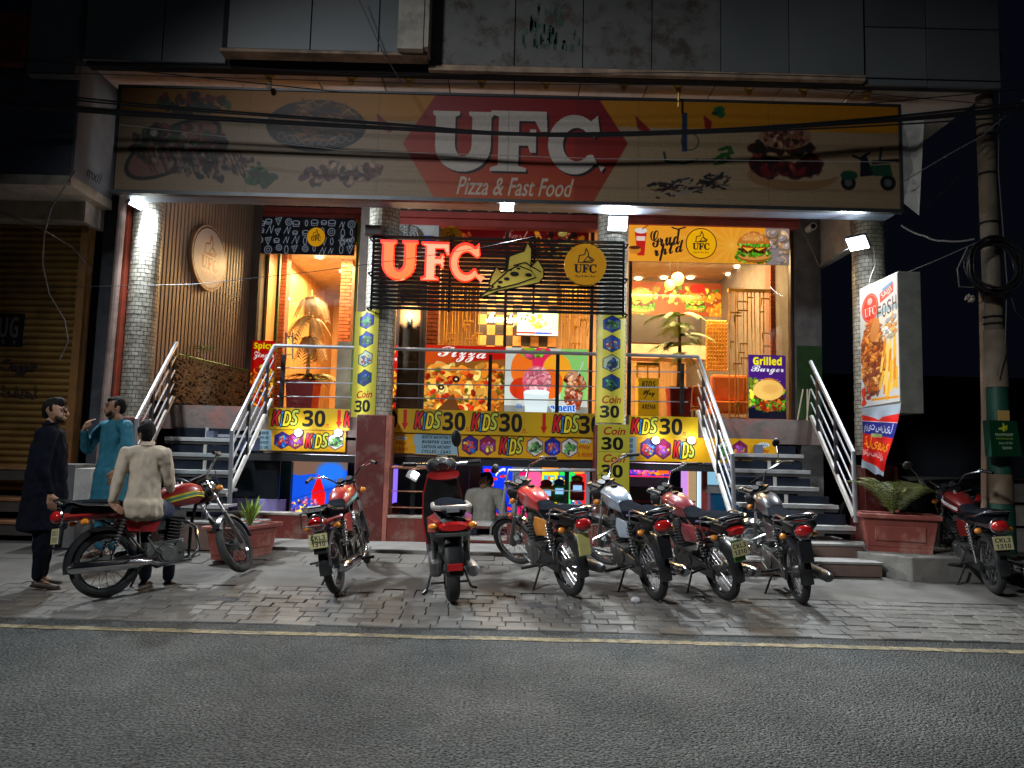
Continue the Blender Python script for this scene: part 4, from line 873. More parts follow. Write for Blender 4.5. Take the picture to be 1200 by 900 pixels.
o = rpanel('menu_screen', pmat(c, 'menu_print', es=1.1), 606, 365, 654, 393, 13.3, .05, side=BLK); tag(o, 'lit menu screen with food pictures above the checkered wall', 'screen')
w = M('white_neon', (.9, .9, .9), emis=(1, .95, .9), es=1.0)
o = rlett('Munchz', w, 569, 366, 606, 384, 13.25, name='wall_script', sty='script', bold=.02); tag(o, 'white script lettering on the checkered wall left of the menu screen', 'sign')
# golden bamboo partition screens
GOLD = M('gold_rod', (.75, .40, .08), .3, .6, var=.2)
def rodscreen(label, x0, x1, y0, y1, Y, n, seed):
    cx, cz, w_, h = rect(x0, y0, x1, y1, Y); rg = random.Random(seed); t = thing('rod_screen', label, 'partition', (cx, Y, cz-h/2), 'golden rod partitions indoors')
    for i in range(n):
        x = cx-w_/2+w_*(i+.5)/n+rg.uniform(-.02, .02); b = B(); b.cyl((x, Y+rg.uniform(-.04, .04), cz-h/2), (x, Y+rg.uniform(-.04, .04), cz+h/2), rg.uniform(.007, .013), n=6); b.obj('rod', GOLD, t)
    b = B()
    for _ in range(n*2):
        x = cx+rg.uniform(-.5, .5)*w_; z = cz+rg.uniform(-.45, .45)*h; a = rg.uniform(.03, .09); b.bx(x-a, x+a, Y-.05, Y-.03, z, z+.02); b.bx(x-a, x-a+.015, Y-.05, Y-.03, z-.1, z)
    b.bx(cx-w_/2, cx+w_/2, Y-.03, Y+.03, cz+h/2, cz+h/2+.05); b.bx(cx-w_/2, cx+w_/2, Y-.03, Y+.03, cz-h/2-.03, cz-h/2); b.obj('rod_frame', GOLD, t)
rodscreen('golden rod partition behind the left half of the middle window', 513, 562, 335, 470, 12.2, 11, 1)
rodscreen('golden rod partition at the right end of the middle window', 655, 692, 335, 470, 12.2, 10, 2)
rodscreen('tall golden rod partition beside the brick pier in the right window', 853, 903, 342, 489, 11.4, 10, 3)
# lattice panel, burger mural, sofa, cart, pots
b = B(); cx, cz, w_, h = rect(828, 376, 852, 434, 12.0)
for i in range(7):
    for j in range(13): b.torus((cx-w_/2+.03+i*w_/7, 12., cz-h/2+.04+j*h/13), (0, 1, 0), .03, .008, 8, 4)
b.bx(cx-w_/2, cx+w_/2, 12.03, 12.05, cz-h/2, cz+h/2); tag(b.obj('lattice_panel', GOLD), 'golden honeycomb lattice panel left of the tall rod partition', 'panel')
c = Cv(620, 170, (.5, .2, .05)); rg = random.Random(12); burger(c, 70, 95, 170, 140, 9); c.food(330, 60, 250, 40, 150, [(.8, .45, .1), (.6, .1, .03), (.3, .4, .1), (.9, .7, .3)], 8, 24, rg); burger(c, 420, 100, 120, 90, 10); c.food(560, 140, 60, 30, 60, [(.95, .6, .15), (.9, .45, .1)], 8, 20, rg); c.ell(430, 30, 50, 24, (.8, .08, .03))
o = rpanel('burger_mural', pmat(c, 'mural_print', es=.45), 738, 331, 852, 370, 14.5, .03); tag(o, 'orange mural of burgers across the back of the right room', 'mural')
o = rbox(738, 370, 822, 402, 13.6, .4).obj('serving_counter', M('counter_black', (.025, .02, .02), .4)); tag(o, 'black serving counter front below the burger mural', 'counter')
o = rbox(738, 404, 830, 420, 13.2, .5).obj('counter_shelf', M('counter_pink', (.55, .35, .25), .6)); tag(o, 'pale counter top behind the potted plant', 'counter')
OR = M('orange_vinyl', (.65, .16, .03), .4)
t = thing('booth_sofa', 'orange booth sofa back behind the rail in the right window', 'sofa', at(858, 488, 11.7)); rbox(834, 439, 881, 470, 11.7, .14).obj('backrest', OR, t, bevel=.05); rbox(836, 470, 880, 484, 11.5, .5).obj('seat', OR, t, bevel=.03)
t = thing('orange_chair', 'orange moulded chair left of the booth sofa', 'chair', at(822, 488, 11.5)); rbox(812, 452, 832, 476, 11.5, .08).obj('backrest', OR, t, bevel=.03); rbox(813, 476, 831, 479, 11.25, .3).obj('seat', OR, t, bevel=.01)
b = B()
for k in (-.14, .14):
    p = at(822, 482, 11.4); b.cyl((p.x+k, 11.3, p.z), (p.x+k, 11.3, 1.97), .012); b.cyl((p.x+k, 11.55, p.z), (p.x+k, 11.55, 1.97), .012)
b.obj('chair_legs', BLK, t)
t = thing('snack_cart', 'small yellow snack cart with a glass top behind the left end of the right rail', 'cart', at(758, 488, 11.2))
c = Cv(100, 200, (.8, .6, .08)); c.text('KIDS', 16, 16, 84, 50, (.1, .1, .05), 'sansit'); c.text('Play', 22, 66, 80, 100, (.1, .1, .05), 'script', bold=.03); c.line([(30, 110), (55, 60)], 4, (.1, .1, .05)); c.text('ARENA', 16, 140, 84, 166, (.1, .1, .05), 'sansit')
rpanel('cart_front', pmat(c, 'cart_print', es=.25), 748, 443, 772, 487, 11.2, .3, t, side=M('cart_yellow', (.7, .5, .06), .5))
rbox(746, 425, 773, 428, 11.2, .32).obj('cart_roof', M('cart_yellow', ()), t); b = B()
for px in (746.5, 759, 772.5):
    p, q = at(px, 443, 11.2), at(px, 428, 11.2); b.cyl(p, q, .012, n=6)
b.obj('cart_posts', M('cart_yellow', ()), t)
def leafplant(name, label, cat, P, H, n, mat, spread=.5, droop=.5, lw=.05, lh=.55, seed=1, trunk=None, group=None, tiers=1, fin=0):
    t = thing(name, label, cat, P, group); rg = random.Random(seed); P = Vector(P)
    if trunk: b = B(); b.tube([P, P+Vector((.02, 0, H*.5)), P+Vector((0, 0, H))], .03, 6, rs=[.035, .03, .015]); b.obj('stem', trunk, t)
    for k in range(n):
        b = B(); a = rg.uniform(0, 6.28); zt = P.z+(H*(.35+.65*((k % tiers)+.5)/tiers) if tiers > 1 else rg.uniform(0, H)); L = lh*rg.uniform(.7, 1.15); sp_ = spread*rg.uniform(.6, 1.2)
        m = 15 if fin else 7; spine = [Vector((P.x+math.cos(a)*sp_*s, P.y+math.sin(a)*sp_*s, zt+L*(s-droop*s*s*1.6))) for s in [i/m for i in range(m+1)]]
        side = Vector((-math.sin(a), math.cos(a), .15))
        if fin:
            for i in range(1, m+1):
                for sg in (-1, 1):
                    p = spine[i]; d = (spine[i]-spine[i-1]).normalized(); ln = fin*(1-.6*abs(i/m-.45)); q = p+(side*sg+d*.7+Vector((0, 0, -.3)))*ln; w_ = d*lw*.3
                    b.add([p-w_, p+w_, q], [(0, 1, 2)])
            b.tube(spine, .005, 4)
        else:
            vs = []; 
            for i, p in enumerate(spine): w_ = lw*math.sin(math.pi*min(1, (i+.6)/(m+.6)))**.7*.5; vs += [p-side*w_, p+Vector((0, 0, -w_*.3)), p+side*w_]
            b.add(vs, [f for i in range(m) for f in ((3*i, 3*i+1, 3*i+4, 3*i+3), (3*i+1, 3*i+2, 3*i+5, 3*i+4))])
        b.obj('leaf', mat, t, True, fix=False)
    return t
LG = M('leaf_green', (.07, .16, .035), .45, var=.35, vs=6); LD = M('dry_palm', (.6, .45, .28), .6, var=.25); LY_ = M('leaf_yellow_green', (.2, .22, .03), .5, var=.4)
RP = M('red_pot', (.4, .03, .03), .45)
def pot(label, x0, y0, x1, y1, Y, mat=RP):
    cx, cz, w_, h = rect(x0, y0, x1, y1, Y); b = B(); b.box((cx, Y, cz), (w_*.84, w_*.84, h), taper=(1.15, 1.15)); b.box((cx, Y, cz+h/2+.01), (w_, w_, .06)); t = thing('plant_pot', label, 'pot', (cx, Y, cz-h/2), 'red square pots indoors'); b.obj('pot_body', mat, t, bevel=.01)
    b = B(); b.box((cx, Y-w_*.43, cz), (w_*.5, .02, h*.6)); b.obj('pot_relief', mat, t, bevel=.005); return t
pot('red square pot behind the left rail under the dry palm', 338, 449, 372, 480, 12.8); pot('red square pot under the green palm behind the right rail', 782, 457, 808, 490, 11.5)
leafplant('green_palm', 'tall green feathery palm behind the right rail', 'plant', at(795, 456, 11.5), 1.25, 26, M('palm_green', (.2, .3, .09), .5, var=.3), .46, .8, .06, .24, 3, M('stem_brown', (.12, .07, .03), .8), tiers=5, fin=.15)
leafplant('dry_palm', 'tall pale dry ornamental palm inside the left window', 'plant', at(360, 446, 12.9), 1.65, 30, LD, .36, 1.5, .07, .26, 4, LD, tiers=3, fin=.15)
leafplant('leafy_shrub', 'low yellow-green shrub spilling over the red pot in the left window', 'plant', at(366, 448, 12.85), .12, 46, LY_, .5, .8, .06, .2, 5)
o = rbox(394, 400, 412, 481, 12.62, .04).obj('door_panel', CREAM); tag(o, 'plain cream board standing at the right end of the left window', 'board')
b = B(); p, q = at(335, 390, 12.42), at(335, 421, 12.42); b.cyl(p, q, .014, n=8); p2, q2 = at(343, 390, 12.42), at(343, 421, 12.42); b.cyl(p2, q2, .014, n=8)
for z in (p.z-.06, q.z+.08): b.cyl((p.x, 12.42, z), (p2.x, 12.42, z), .01, n=6)
tag(b.obj('door_handle_pair', M('handle_white', (.7, .7, .7), .3)), 'pair of white pull handles on the left glass door', 'handles')
# ceiling fittings: recessed downlights, pendants, curved fan
def downlight(px, py, z=4.99):
    d = at(px, py, 10.)-Vector((0, 0, CAM_H)); t_ = (z-CAM_H)/d.z; p = Vector((d.x*t_, d.y*t_, z))
    b = B(); b.cyl((p.x, p.y, z-.02), (p.x, p.y, z), .07, n=14); o = b.obj('downlight', M('downlight_glow', (1, 1, 1), emis=(1, .72, .4), es=10)); return o, p
for i, (px, py) in enumerate(((374, 301), (402, 318), (748, 326), (778, 325), (809, 325), (855, 321), (865, 312))):
    o, p = downlight(px, py)
    tag(o, ['recessed warm downlight nearest the doodle board in the left room', 'recessed warm downlight near the maroon column in the left room', 'leftmost recessed downlight in the right room', 'second recessed downlight from the left in the right room', 'third recessed downlight from the left in the right room', 'recessed downlight left of the brick pier in the right room', 'recessed downlight nearest the header board by the brick pier'][i], 'downlight', 'warm downlights in the ceiling')
for i, (px, py, r) in enumerate(((794, 327, .11), (785, 334, .09))):
    p = at(px, py, 12.2); t = thing('pendant_lamp', ['larger amber glass pendant lamp over the green palm', 'smaller amber pendant lamp left of the larger one'][i], 'pendant lamp', p, 'amber pendant lamps')
    b = B(); b.ell(p, (r, r, r*1.05)); b.obj('glass_shade', M('amber_glow', (.9, .5, .1), .3, var=.6, vs=20, emis=(1, .5, .06), es=2.2), t, 1); b = B(); b.cyl(p+Vector((0, 0, r)), (p.x, p.y, 4.99), .006, n=5); b.obj('cord', BLK, t); point_light('lamp_light', p-Vector((0, .2, 0)), 9, WARM, .1, t)
for loc, tg, sz, pw in (((-3.5, 13.0, 4.9), (-3.3, 14.5, 2.5), .8, 90), ((-3.4, 14.2, 4.9), (-3.4, 14.2, 2), 1.6, 260), ((-.4, 13., 4.9), (-.4, 13., 2), 1.8, 230), ((-.4, 11.6, 4.9), (-.4, 12.6, 2), 1.0, 110), ((2.9, 12.6, 4.9), (2.9, 13, 2), 1.8, 240), ((2.9, 11.4, 4.9), (3.0, 11.8, 2), .8, 50), ((2.8, 15.2, 4.9), (2.8, 16, 2.5), 1.6, 200)): area_light('room_fill_light', loc, tg, sz, pw, (1., .65, .28), room)  # unseen area lights added to brighten the dining room
# air conditioner
t = thing('air_conditioner', 'white outdoor air conditioner unit behind the top of the slat screen', 'air conditioner', at(482, 276, 10.2))
ACM = M('ac_white', (.62, .63, .62), .5, dirt=.3, dirtcol=(.3, .3, .28)); rbox(452, 263, 515, 302, 10.2, .3).obj('casing', ACM, t, bevel=.015)
p = at(474, 276, 10.2); b = B()
for r in (.05, .09, .13, .17, .21): b.torus((p.x, 10.185, p.z-.06), (0, 1, 0), r, .005, 24, 4)
for k in range(8): a = k*math.pi/4; b.cyl((p.x, 10.185, p.z-.06), (p.x+.22*math.cos(a), 10.185, p.z-.06+.22*math.sin(a)), .005, n=4)
b.obj('fan_grille', M('grille_grey', (.3, .3, .3), .5), t); rbox(497, 276, 507, 287, 10.19, .008).obj('energy_label', M('label_blue', (.05, .08, .5), .4), t)
# ------------------------------------------------------------------ basement play area behind the low opening
bas = thing('basement_room', 'colourful basement play room seen through the low opening', 'room', (0, 11, -.6))
b = B(); b.bx(-4, 3.3, 9.7, 16, -.62, -.6); b.obj('room_floor', M('play_floor', (.12, .12, .3), .4), bas); b = B(); b.bx(-4, 3.3, 15.9, 16, -.6, 1.6); b.bx(-4.1, -4, 9.8, 16, -.6, 1.6); b.bx(3.3, 3.4, 9.8, 16, -.6, 1.6); b.obj('wall', M('play_wall', (.12, .14, .22), .6), bas)
b = B(); b.bx(-4, 3.3, 9.9, 16, 1.52, 1.56); b.obj('ceiling', M('play_ceiling', (.25, .25, .3), .7), bas)
c = Cv(340, 290, (.06, .28, .75)); rg = random.Random(21); c.poly([(0, 0), (340, 0), (340, 40), (40, 70), (0, 60)], (.4, .3, .25)); c.ell(240, 60, 90, 60, (.12, .4, .85), soft=30); c.poly([(170, 60), (215, 160), (210, 230), (140, 240), (130, 150)], (.8, .04, .03)); c.poly([(140, 240), (120, 290), (220, 290), (210, 230)], (.75, .1, .05)); c.food(90, 230, 90, 50, 120, [(.8, .4, .5), (.3, .15, .4), (.9, .7, .3), (.2, .3, .7)], 5, 12, rg); c.line([(0, 190), (330, 110)], 3, (.05, .15, .5))
o = rpanel('rocket_mural', pmat(c, 'rocket_print', es=.9), 340, 541, 406, 610, 10.6, .02); tag(o, 'blue wall mural with a red rocket in the left basement opening', 'mural')  # print emits light so the mural looks brightly lit
o = rbox(327, 541, 340, 612, 10.4, .1).obj('green_post', M('teal_post', (.03, .14, .12), .5)); tag(o, 'dark teal post left of the rocket mural', 'post')
o = rbox(272, 585, 332, 618, 10.0, .1).obj('low_partition', M('lilac_panel', (.35, .3, .65), .6)); tag(o, 'lilac low panel behind the left stair rail', 'panel')
o = rbox(276, 528, 328, 585, 10.1, .02).obj('dark_glazing', M('dark_glass', (.02, .025, .03), .15)); tag(o, 'dark glass pane behind the left stair rail', 'glass')
c = Cv(200, 260, (.03, .16, .75)); c.a *= (1.25-c.yy/500)[..., None]; rg = random.Random(31)
for _ in range(16): x, y = rg.uniform(10, 190), rg.uniform(50, 240); c.ell(x, y, 18, 7, (.85, .12, .12)); c.poly([(x+14, y), (x+26, y-7), (x+26, y+7)], (.85, .2, .15))
c.food(40, 100, 30, 30, 20, [(.9, .3, .5), (.95, .5, .4)], 6, 14, rg); c.ell(120, 60, 36, 12, (.8, .8, .75), -.4); c.ell(120, 66, 28, 8, (.05, .2, .8), -.4); c.food(100, 240, 90, 18, 40, [(.1, .5, .3), (.9, .6, .1), (.8, .2, .2)], 6, 14, rg)
o = rpanel('sea_mural', pmat(c, 'sea_print', es=1.1), 565, 536, 600, 610, 11.2, .02); tag(o, 'bright blue undersea mural with red fish left of the toy shelf', 'mural')  # own glow in the print stands in for light on the mural
c = Cv(420, 300, (.3, .32, .36)); rg = random.Random(41); c.poly([(30, 300), (40, 60), (130, 60), (110, 300)], (.75, .05, .35)); c.box(160, 40, 250, 300, (.85, .75, .05)); c.box(255, 60, 340, 300, (.15, .75, .3)); c.box(345, 70, 400, 300, (.85, .12, .1)); c.ell(205, 40, 46, 26, (.95, .55, .05)); c.ell(360, 40, 44, 30, (.95, .5, .15)); c.ell(280, 34, 30, 14, (.5, .55, .6)); c.ell(120, 110, 40, 60, (.85, .3, .5))
for i in range(3):
    for j in range(3): c.box(170+i*74, 80+j*75, 230+i*74, 140+j*75, rg.choice([(.1, .3, .6), (.1, .1, .12), (.9, .4, .1), (.2, .6, .7)])); c.food(200+i*74, 110+j*75, 24, 22, 14, [(.95, .8, .1), (.9, .2, .1), (.2, .5, .9), (.9, .9, .8)], 5, 12, rg)
c.ell(370, 160, 26, 30, (.9, .06, .08)); c.ell(300, 130, 20, 24, (.1, .6, .2))
o = rpanel('toy_backdrop', pmat(c, 'toy_print', es=1.0), 600, 537, 691, 612, 11.6, .02); tag(o, 'bright backdrop crowded with toys and game pictures behind the red motorcycle', 'backdrop')  # glow added to the print so the backdrop looks lit
# soft play toys in front of the backdrop as solid things
rg = random.Random(9); TC = [(.85, .1, .08), (.9, .7, .05), (.1, .6, .2), (.1, .3, .8), (.9, .35, .05)]
for i, (px, py, s, cl, ci) in enumerate(((640, 580, .13, 'orange toy machine with a round top left of the green one', 4), (655, 578, .12, 'green toy machine between the orange and red ones', 2), (676, 575, .13, 'red toy machine at the right of the basement display', 0), (625, 592, .1, 'low yellow toy box under the machines', 1), (660, 597, .09, 'low blue toy box beside the black rail post', 3))):
    p = at(px, py, 11.1); t = thing('toy_machine', cl, 'toy', p, 'toys in the basement'); m = M('toy_%d' % ci, TC[ci], .35); b = B(); b.box((p.x, 11.1, p.z), (s*1.6, s*1.4, s*2.2)); b.obj('toy_body', m, t, bevel=.02); b = B(); b.ell((p.x, 11.1, p.z+s*1.35), (s*.7, s*.6, s*.45)); b.obj('toy_top', M('toy_%d' % ((ci+1) % 5), TC[(ci+1) % 5], .35), t, 1); b = B(); b.box((p.x, 11.1-s*.72, p.z+s*.3), (s, .02, s*.7)); b.obj('toy_screen', M('toy_screen', (.1, .3, .5), .2, emis=(.3, .6, 1), es=.6), t)
c = Cv(200, 140, (.2, .1, .6)); rg = random.Random(51); c.box(0, 0, 200, 70, (.3, .15, .7)); c.food(90, 50, 80, 30, 70, [(.9, .3, .6), (.3, .3, .95), (.9, .5, .1)], 6, 16, rg); c.text('GAP', 6, 10, 60, 40, (.9, .6, .85), 'sansit'); c.box(0, 88, 200, 140, (.1, .08, .1)); c.box(0, 80, 200, 88, (.85, .15, .35)); c.poly([(130, 60), (190, 15), (190, 70)], (.9, .35, .05))
o = rpanel('arcade_picture', pmat(c, 'arcade_print', es=.9), 738, 541, 786, 570, 11.0, .02); tag(o, 'purple arcade picture panel right of the lettered column', 'panel')  # picture glows by itself in place of light falling on it
o = rbox(738, 571, 800, 612, 10.8, .4).obj('arcade_counter', M('dark_counter', (.07, .05, .05), .5)); tag(o, 'dark counter under the purple arcade panel', 'counter')
b = B(); b.cyl(at(738, 587, 10.3), at(815, 588, 10.3), .012, n=6); tag(b.obj('red_rail', M('red_tube', (.6, .04, .03), .4)), 'thin red rail in front of the dark counter', 'rail')
for a, b_, col, es, lab in ((799, 806, (.55, .25, .7), .7, 'tall purple lit strip right of the arcade panel'), (807, 816, (.6, .4, .2), .4, 'tan upright strip beside the purple strip'), (818, 824, (.5, .7, .85), .7, 'pale blue lit strip next to the tan strip')):
    o = rbox(a, 541, b_, 612, 10.9, .06).obj('light_strip', M(lab[:12], col, .5, emis=col, es=es)); tag(o, lab, 'strip', 'upright strips in the basement')
t = thing('play_slide', 'blue and red ride machine beside the foot of the right stairs', 'ride', at(838, 612, 10.4)); b = B(); b.cyl(at(829, 596, 10.4), at(829, 596, 10.4)+Vector((.42, 0, 0)), .28, n=20); b.obj('drum', M('drum_blue', (.01, .10, .22), .25), t, 1); rbox(823, 545, 829, 608, 10.3, .06).obj('side_frame', M('frame_red', (.45, .08, .05), .5), t); rbox(829, 545, 842, 568, 10.35, .06).obj('display', M('display_blue', (.2, .5, .7), .3, emis=(.3, .6, .8), es=.5), t); rbox(829, 569, 846, 578, 10.2, .1).obj('seat', M('seat_grey', (.3, .3, .3), .4), t)
# left centre: violet lit curtain, grey pillars, ball heap
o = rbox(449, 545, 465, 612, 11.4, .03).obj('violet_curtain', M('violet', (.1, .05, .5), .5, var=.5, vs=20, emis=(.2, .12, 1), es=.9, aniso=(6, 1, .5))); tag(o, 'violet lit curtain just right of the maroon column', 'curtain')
o = rbox(466, 536, 498, 612, 11.0, .3).obj('grey_pillar', M('grey_blue', (.12, .16, .19), .5)); tag(o, 'grey blue pillar behind the small rail lamp', 'pillar')
o = rbox(536, 537, 549, 612, 10.9, .3).obj('lilac_pillar', M('lilac_wall', (.3, .27, .33), .6)); tag(o, 'greyish lilac pillar right of the scooter handlebar', 'pillar')
o = rbox(550, 537, 563, 580, 10.8, .1).obj('tan_panel', M('tan_panel', (.35, .26, .2), .6)); tag(o, 'tan panel beside the blue undersea mural', 'panel')
rg = random.Random(3); b = B()
for k in range(14): p = at(rg.uniform(450, 466), rg.uniform(592, 607), 10.5+rg.uniform(-.1, .2)); b.ell(p, (.07, .07, .06), 8, 6)
tag(b.obj('ball_heap', M('ball_orange', (.75, .25, .08), .4, rnd=.2)), 'heap of orange and pink play balls at the foot of the violet curtain', 'balls', kind='stuff')
area_light('play_fill_light', (-2.6, 10.6, 1.45), (-2.6, 11.2, 0), .6, 44, (.8, .85, 1.), bas); area_light('play_fill_light', (.3, 10.9, 1.45), (.3, 11.6, .2), .8, 75, (.85, .9, 1.), bas); area_light('play_fill_light', (2.2, 10.6, 1.45), (2.2, 11.2, 0), .6, 50, (.9, .7, 1.), bas)  # added area lights without fittings, to brighten the play room
# ------------------------------------------------------------------ floodlights
flood(163, 236, 9.35, (.6, 8.6, 0), 125, 'floodlight on top of the left tiled column', .24)
flood(594, 242, 8.86, (.0, 5.0, 0), 40, 'floodlight under the middle of the long sign', .16)
flood(724, 262, 9.38, (1.2, 3.0, 0), 105, 'floodlight on the tiled column between middle and right windows', .24)
flood(1005, 285, 9.35, (1.2, 6.6, 0), 95, 'floodlight on the far right tiled column above the tall food sign', .24)
for i, (px, py, Y, lb) in enumerate(((349, 507, 9.78, 'left of the two small spotlights on the banner left of the maroon column'), (396, 507, 9.78, 'small spotlight nearest the maroon column base'), (769, 516, 9.78, 'small spotlight on the banner nearest the lettered column'), (811, 516, 9.78, 'small spotlight on the banner nearest the right stair rail'))):
    p = at(px, py, Y); t = thing('spotlight', lb, 'spotlight', p, 'small spotlights on the banners'); b = B(); b.cyl((p.x, Y+.02, p.z), (p.x, Y+.05, p.z), .05, n=14); b.obj('spot_housing', ALU, t); b = B(); b.ell(p, (.042, .02, .042)); b.obj('spot_lens', M('spot_glow', (1, 1, 1), emis=(.95, .98, 1), es=25), t, 1); point_light('spot_beam', p-Vector((0, .12, 0)), 1.8, COOL, .04, t)
p = at(484, 557, 9.62); t = thing('rail_lamp', 'small white square lamp on the black post behind the basement rail', 'lamp', p); q = Matrix.Rotation(.5, 3, 'Y'); b = B(); b.box(p, (.16, .06, .12), q); b.obj('lamp_head', M('lamp_white', (.7, .7, .7), .4), t, bevel=.01); b = B(); b.box(p+Vector((.03, -.034, .01)), (.08, .006, .08), q); b.obj('lamp_panel', M('lamp_glow2', (1, 1, 1), emis=(.9, .95, 1), es=9), t)
b = B(); b.tube([(p.x, p.y+.04, p.z-.02), (p.x, p.y+.04, .57)], .035, 8); b.obj('lamp_post', BLK, t)
# ------------------------------------------------------------------ steel stairs with rails
STEEL = M('stainless_steel', (.42, .44, .47), .34, .6, var=.08, vs=5); TREAD = M('tread_steel', (.50, .49, .46), .45, .25, var=.25, vs=5, dirt=.4, dirtcol=(.2, .18, .15)); DG = M('stair_glass', (.014, .019, .03), .22, var=.5, vs=3, spec=.3)
NOSE = M('tread_nosing', (.72, .73, .74), .3, .5)
def stairs(label, steps, rails, grp, conc=()):
    t = thing('metal_staircase', label, 'stairs', at((steps[-1][0]+steps[-1][1])/2, 600, steps[-1][3]), grp)
    prev = None
    for i, (xl, xr, py, Y) in enumerate(steps):
        a, c = at(xl, py, Y), at(xr, py, Y); z = (a.z+c.z)/2; yb = Y+.30 if i else Y+.2
        b = B(); b.bx(a.x, c.x, Y+.012, yb, z-.03, z); tr = b.obj('tread', TREAD, t); b = B(); b.bx(a.x, c.x, Y, Y+.011, z-.045, z+.004); b.obj('nosing', NOSE, tr, bevel=.002)
        b = B(); b.bx(a.x, c.x, Y+.02, Y+.035, z-.085, z-.047); b.obj('tread_edge', M('tread_edge_dark', (.10, .10, .095), .5, .3), tr)
        if prev: b = B(); m = (a.x+c.x)/2+.02; b.bx(a.x+.03, m, Y+.20, Y+.215, z-.03, prev-.1); b.bx(m+.05, c.x-.03, Y+.20, Y+.215, z-.03, prev-.1); b.obj('riser_glass', DG, t); b = B(); b.bx(m, m+.04, Y+.19, Y+.21, z+.0, prev-.09); b.obj('upright', TREAD, t)
        prev = z
    for xl, xr, py, Y, d, zb in conc:
        a, c = at(xl, py, Y), at(xr, py, Y); z = (a.z+c.z)/2
        b = B(); b.bx(a.x, c.x, Y, Y+d, zb, z-.02); cs = b.obj('concrete_step', M('step_concrete', (.16, .10, .08), .7, dirt=.5), t, bevel=.008); b = B(); b.bx(a.x-.01, c.x+.01, Y-.015, Y+d, z-.018, z+.008); b.obj('step_slab', M('apron_stone', ()), cs, bevel=.004)
    for k, (top, bot, base, tY, bY) in enumerate(rails):
        T, Bt, Bs = at(*top, tY), at(*bot, bY), at(*base, bY)
        b = B(); b.tube([T, Bt, Bs], .027, 10); b.obj('handrail', STEEL, t, 1)
        for j in range(1, 5):
            dz = Vector((0, 0, -.19*j)); b = B(); b.tube([T+dz+Vector((0, .0, 0)), Bt+dz], .011 if j < 4 else .03, 8); b.obj('rail_bar' if j < 4 else 'stringer', STEEL if j < 4 else TREAD, t, 1)
        for f in (.18, .62): 
            p = T.lerp(Bt, f); b = B(); b.box(p+Vector((0, .0, -.42)), (.035, .05, .78)); b.obj('baluster', M('dark_steel', (.05, .055, .07), .4, .5), t)
    return t
stairs('left metal staircase rising behind the three men to the recessed entrance', [(200, 286, 493.5, 10.05), (193, 270, 513, 9.75), (189, 269, 531, 9.47), (188, 268, 551, 9.19), (188, 267.5, 573, 8.91), (189, 267, 591, 8.70)],
       [((322, 405), (272, 506), (269, 590), 10.05, 8.7), ((207, 402), (160, 492), (157, 585), 10.05, 8.7)], 'steel stairs up to the restaurant', [(175, 300, 612, 8.55, .5, .2)])
stairs('right metal staircase beside the palm planter rising to the upper windows', [(846, 935, 513.5, 10.05), (855, 942, 532, 9.75), (858, 950, 550.5, 9.47), (862, 960, 570.5, 9.19), (866, 983, 591, 8.91), (868, 1003, 616, 8.66)],
       [((818, 418), (858, 533), (861, 618), 10.0, 8.66), ((950, 424), (1000, 530), (1003, 612), 10.0, 8.66)], 'steel stairs up to the restaurant', [(862, 1012, 637, 8.42, .8, .2), (856, 1034, 658, 8.08, .8, .16)])
# landing edge faces
for x0, x1, y0, y1 in ((200, 296, 476, 492), (838, 948, 491, 512)): rbox(x0, y0, x1, y1, 10.06, .1).obj('landing_edge', M('worn_red_concrete', (.26, .08, .065), .75, var=.3, vs=4, dirt=.8, dirtcol=(.24, .19, .17), ds=2.5), bld)
# balcony rails across the front
t = thing('balcony_rail', 'stainless steel balcony rail across the upper windows between the two stairs', 'railing', at(570, 480, 9.98))
def zr(px, py): return at(px, py, 10.0)
A, C_ = zr(322, 405), zr(818, 418); b = B(); b.tube([A, A.lerp(C_, .5), C_], .025, 10); b.obj('handrail', STEEL, t, 1)
for j, (ya, yb) in enumerate(((431, 436), (448, 454.5), (464.5, 471))):
    a, c = zr(325, ya), zr(806, yb); b = B(); b.tube([a, c], .009, 6); b.obj('rail_bar', STEEL, t, 1)
for px in (331, 574, 653, 737, 799):
    a, c = zr(px, 416 if px < 700 else 426), zr(px, 482 if px < 500 else 486); b = B(); b.box(((a.x+c.x)/2, 9.99, (a.z+c.z)/2), (.05, .04, a.z-c.z)); b.obj('rail_post', BLK, t)
# basement opening rails: copper-coloured top rail with posts
CU = M('rusty_rail', (.45, .2, .12), .35, .7, var=.3, dirt=.3)
for lab, x0, x1, y0, ys in (('rusty rail over the parapet right of the maroon column', 445, 512, 547, (575, 594)), ('grey steel rail over the parapet behind the red motorcycle', 596, 697, 551, (574, 590))):
    t = thing('parapet_rail', lab, 'railing', at((x0+x1)/2, 606, 9.58), 'rails on the parapet'); p, q, s, e = at(x0, y0, 9.58), at(x1-4, y0+1.5, 9.58), at(x1, y0+12, 9.58), at(x1-1, 606, 9.58)
    b = B(); b.tube([p, q, s, e] if x0 < 500 else [at(x0-8, 602, 9.58), at(x0-2, 560, 9.58), p, at(x1, y0, 9.58)], .022, 8); b.obj('handrail', CU if x0 < 500 else STEEL, t, 1)
    for y in ys: b = B(); b.tube([at(x0, y, 9.58), at(x1, y+1.5, 9.58)], .008, 6); b.obj('rail_bar', CU if x0 < 500 else STEEL, t, 1)
p = at(664, 545, 9.62); q = at(664, 603, 9.62); b = B(); b.box(((p.x+q.x)/2, 9.62, (p.z+q.z)/2-.06), (.055, .05, p.z-q.z)); b.obj('rail_post', BLK, t)
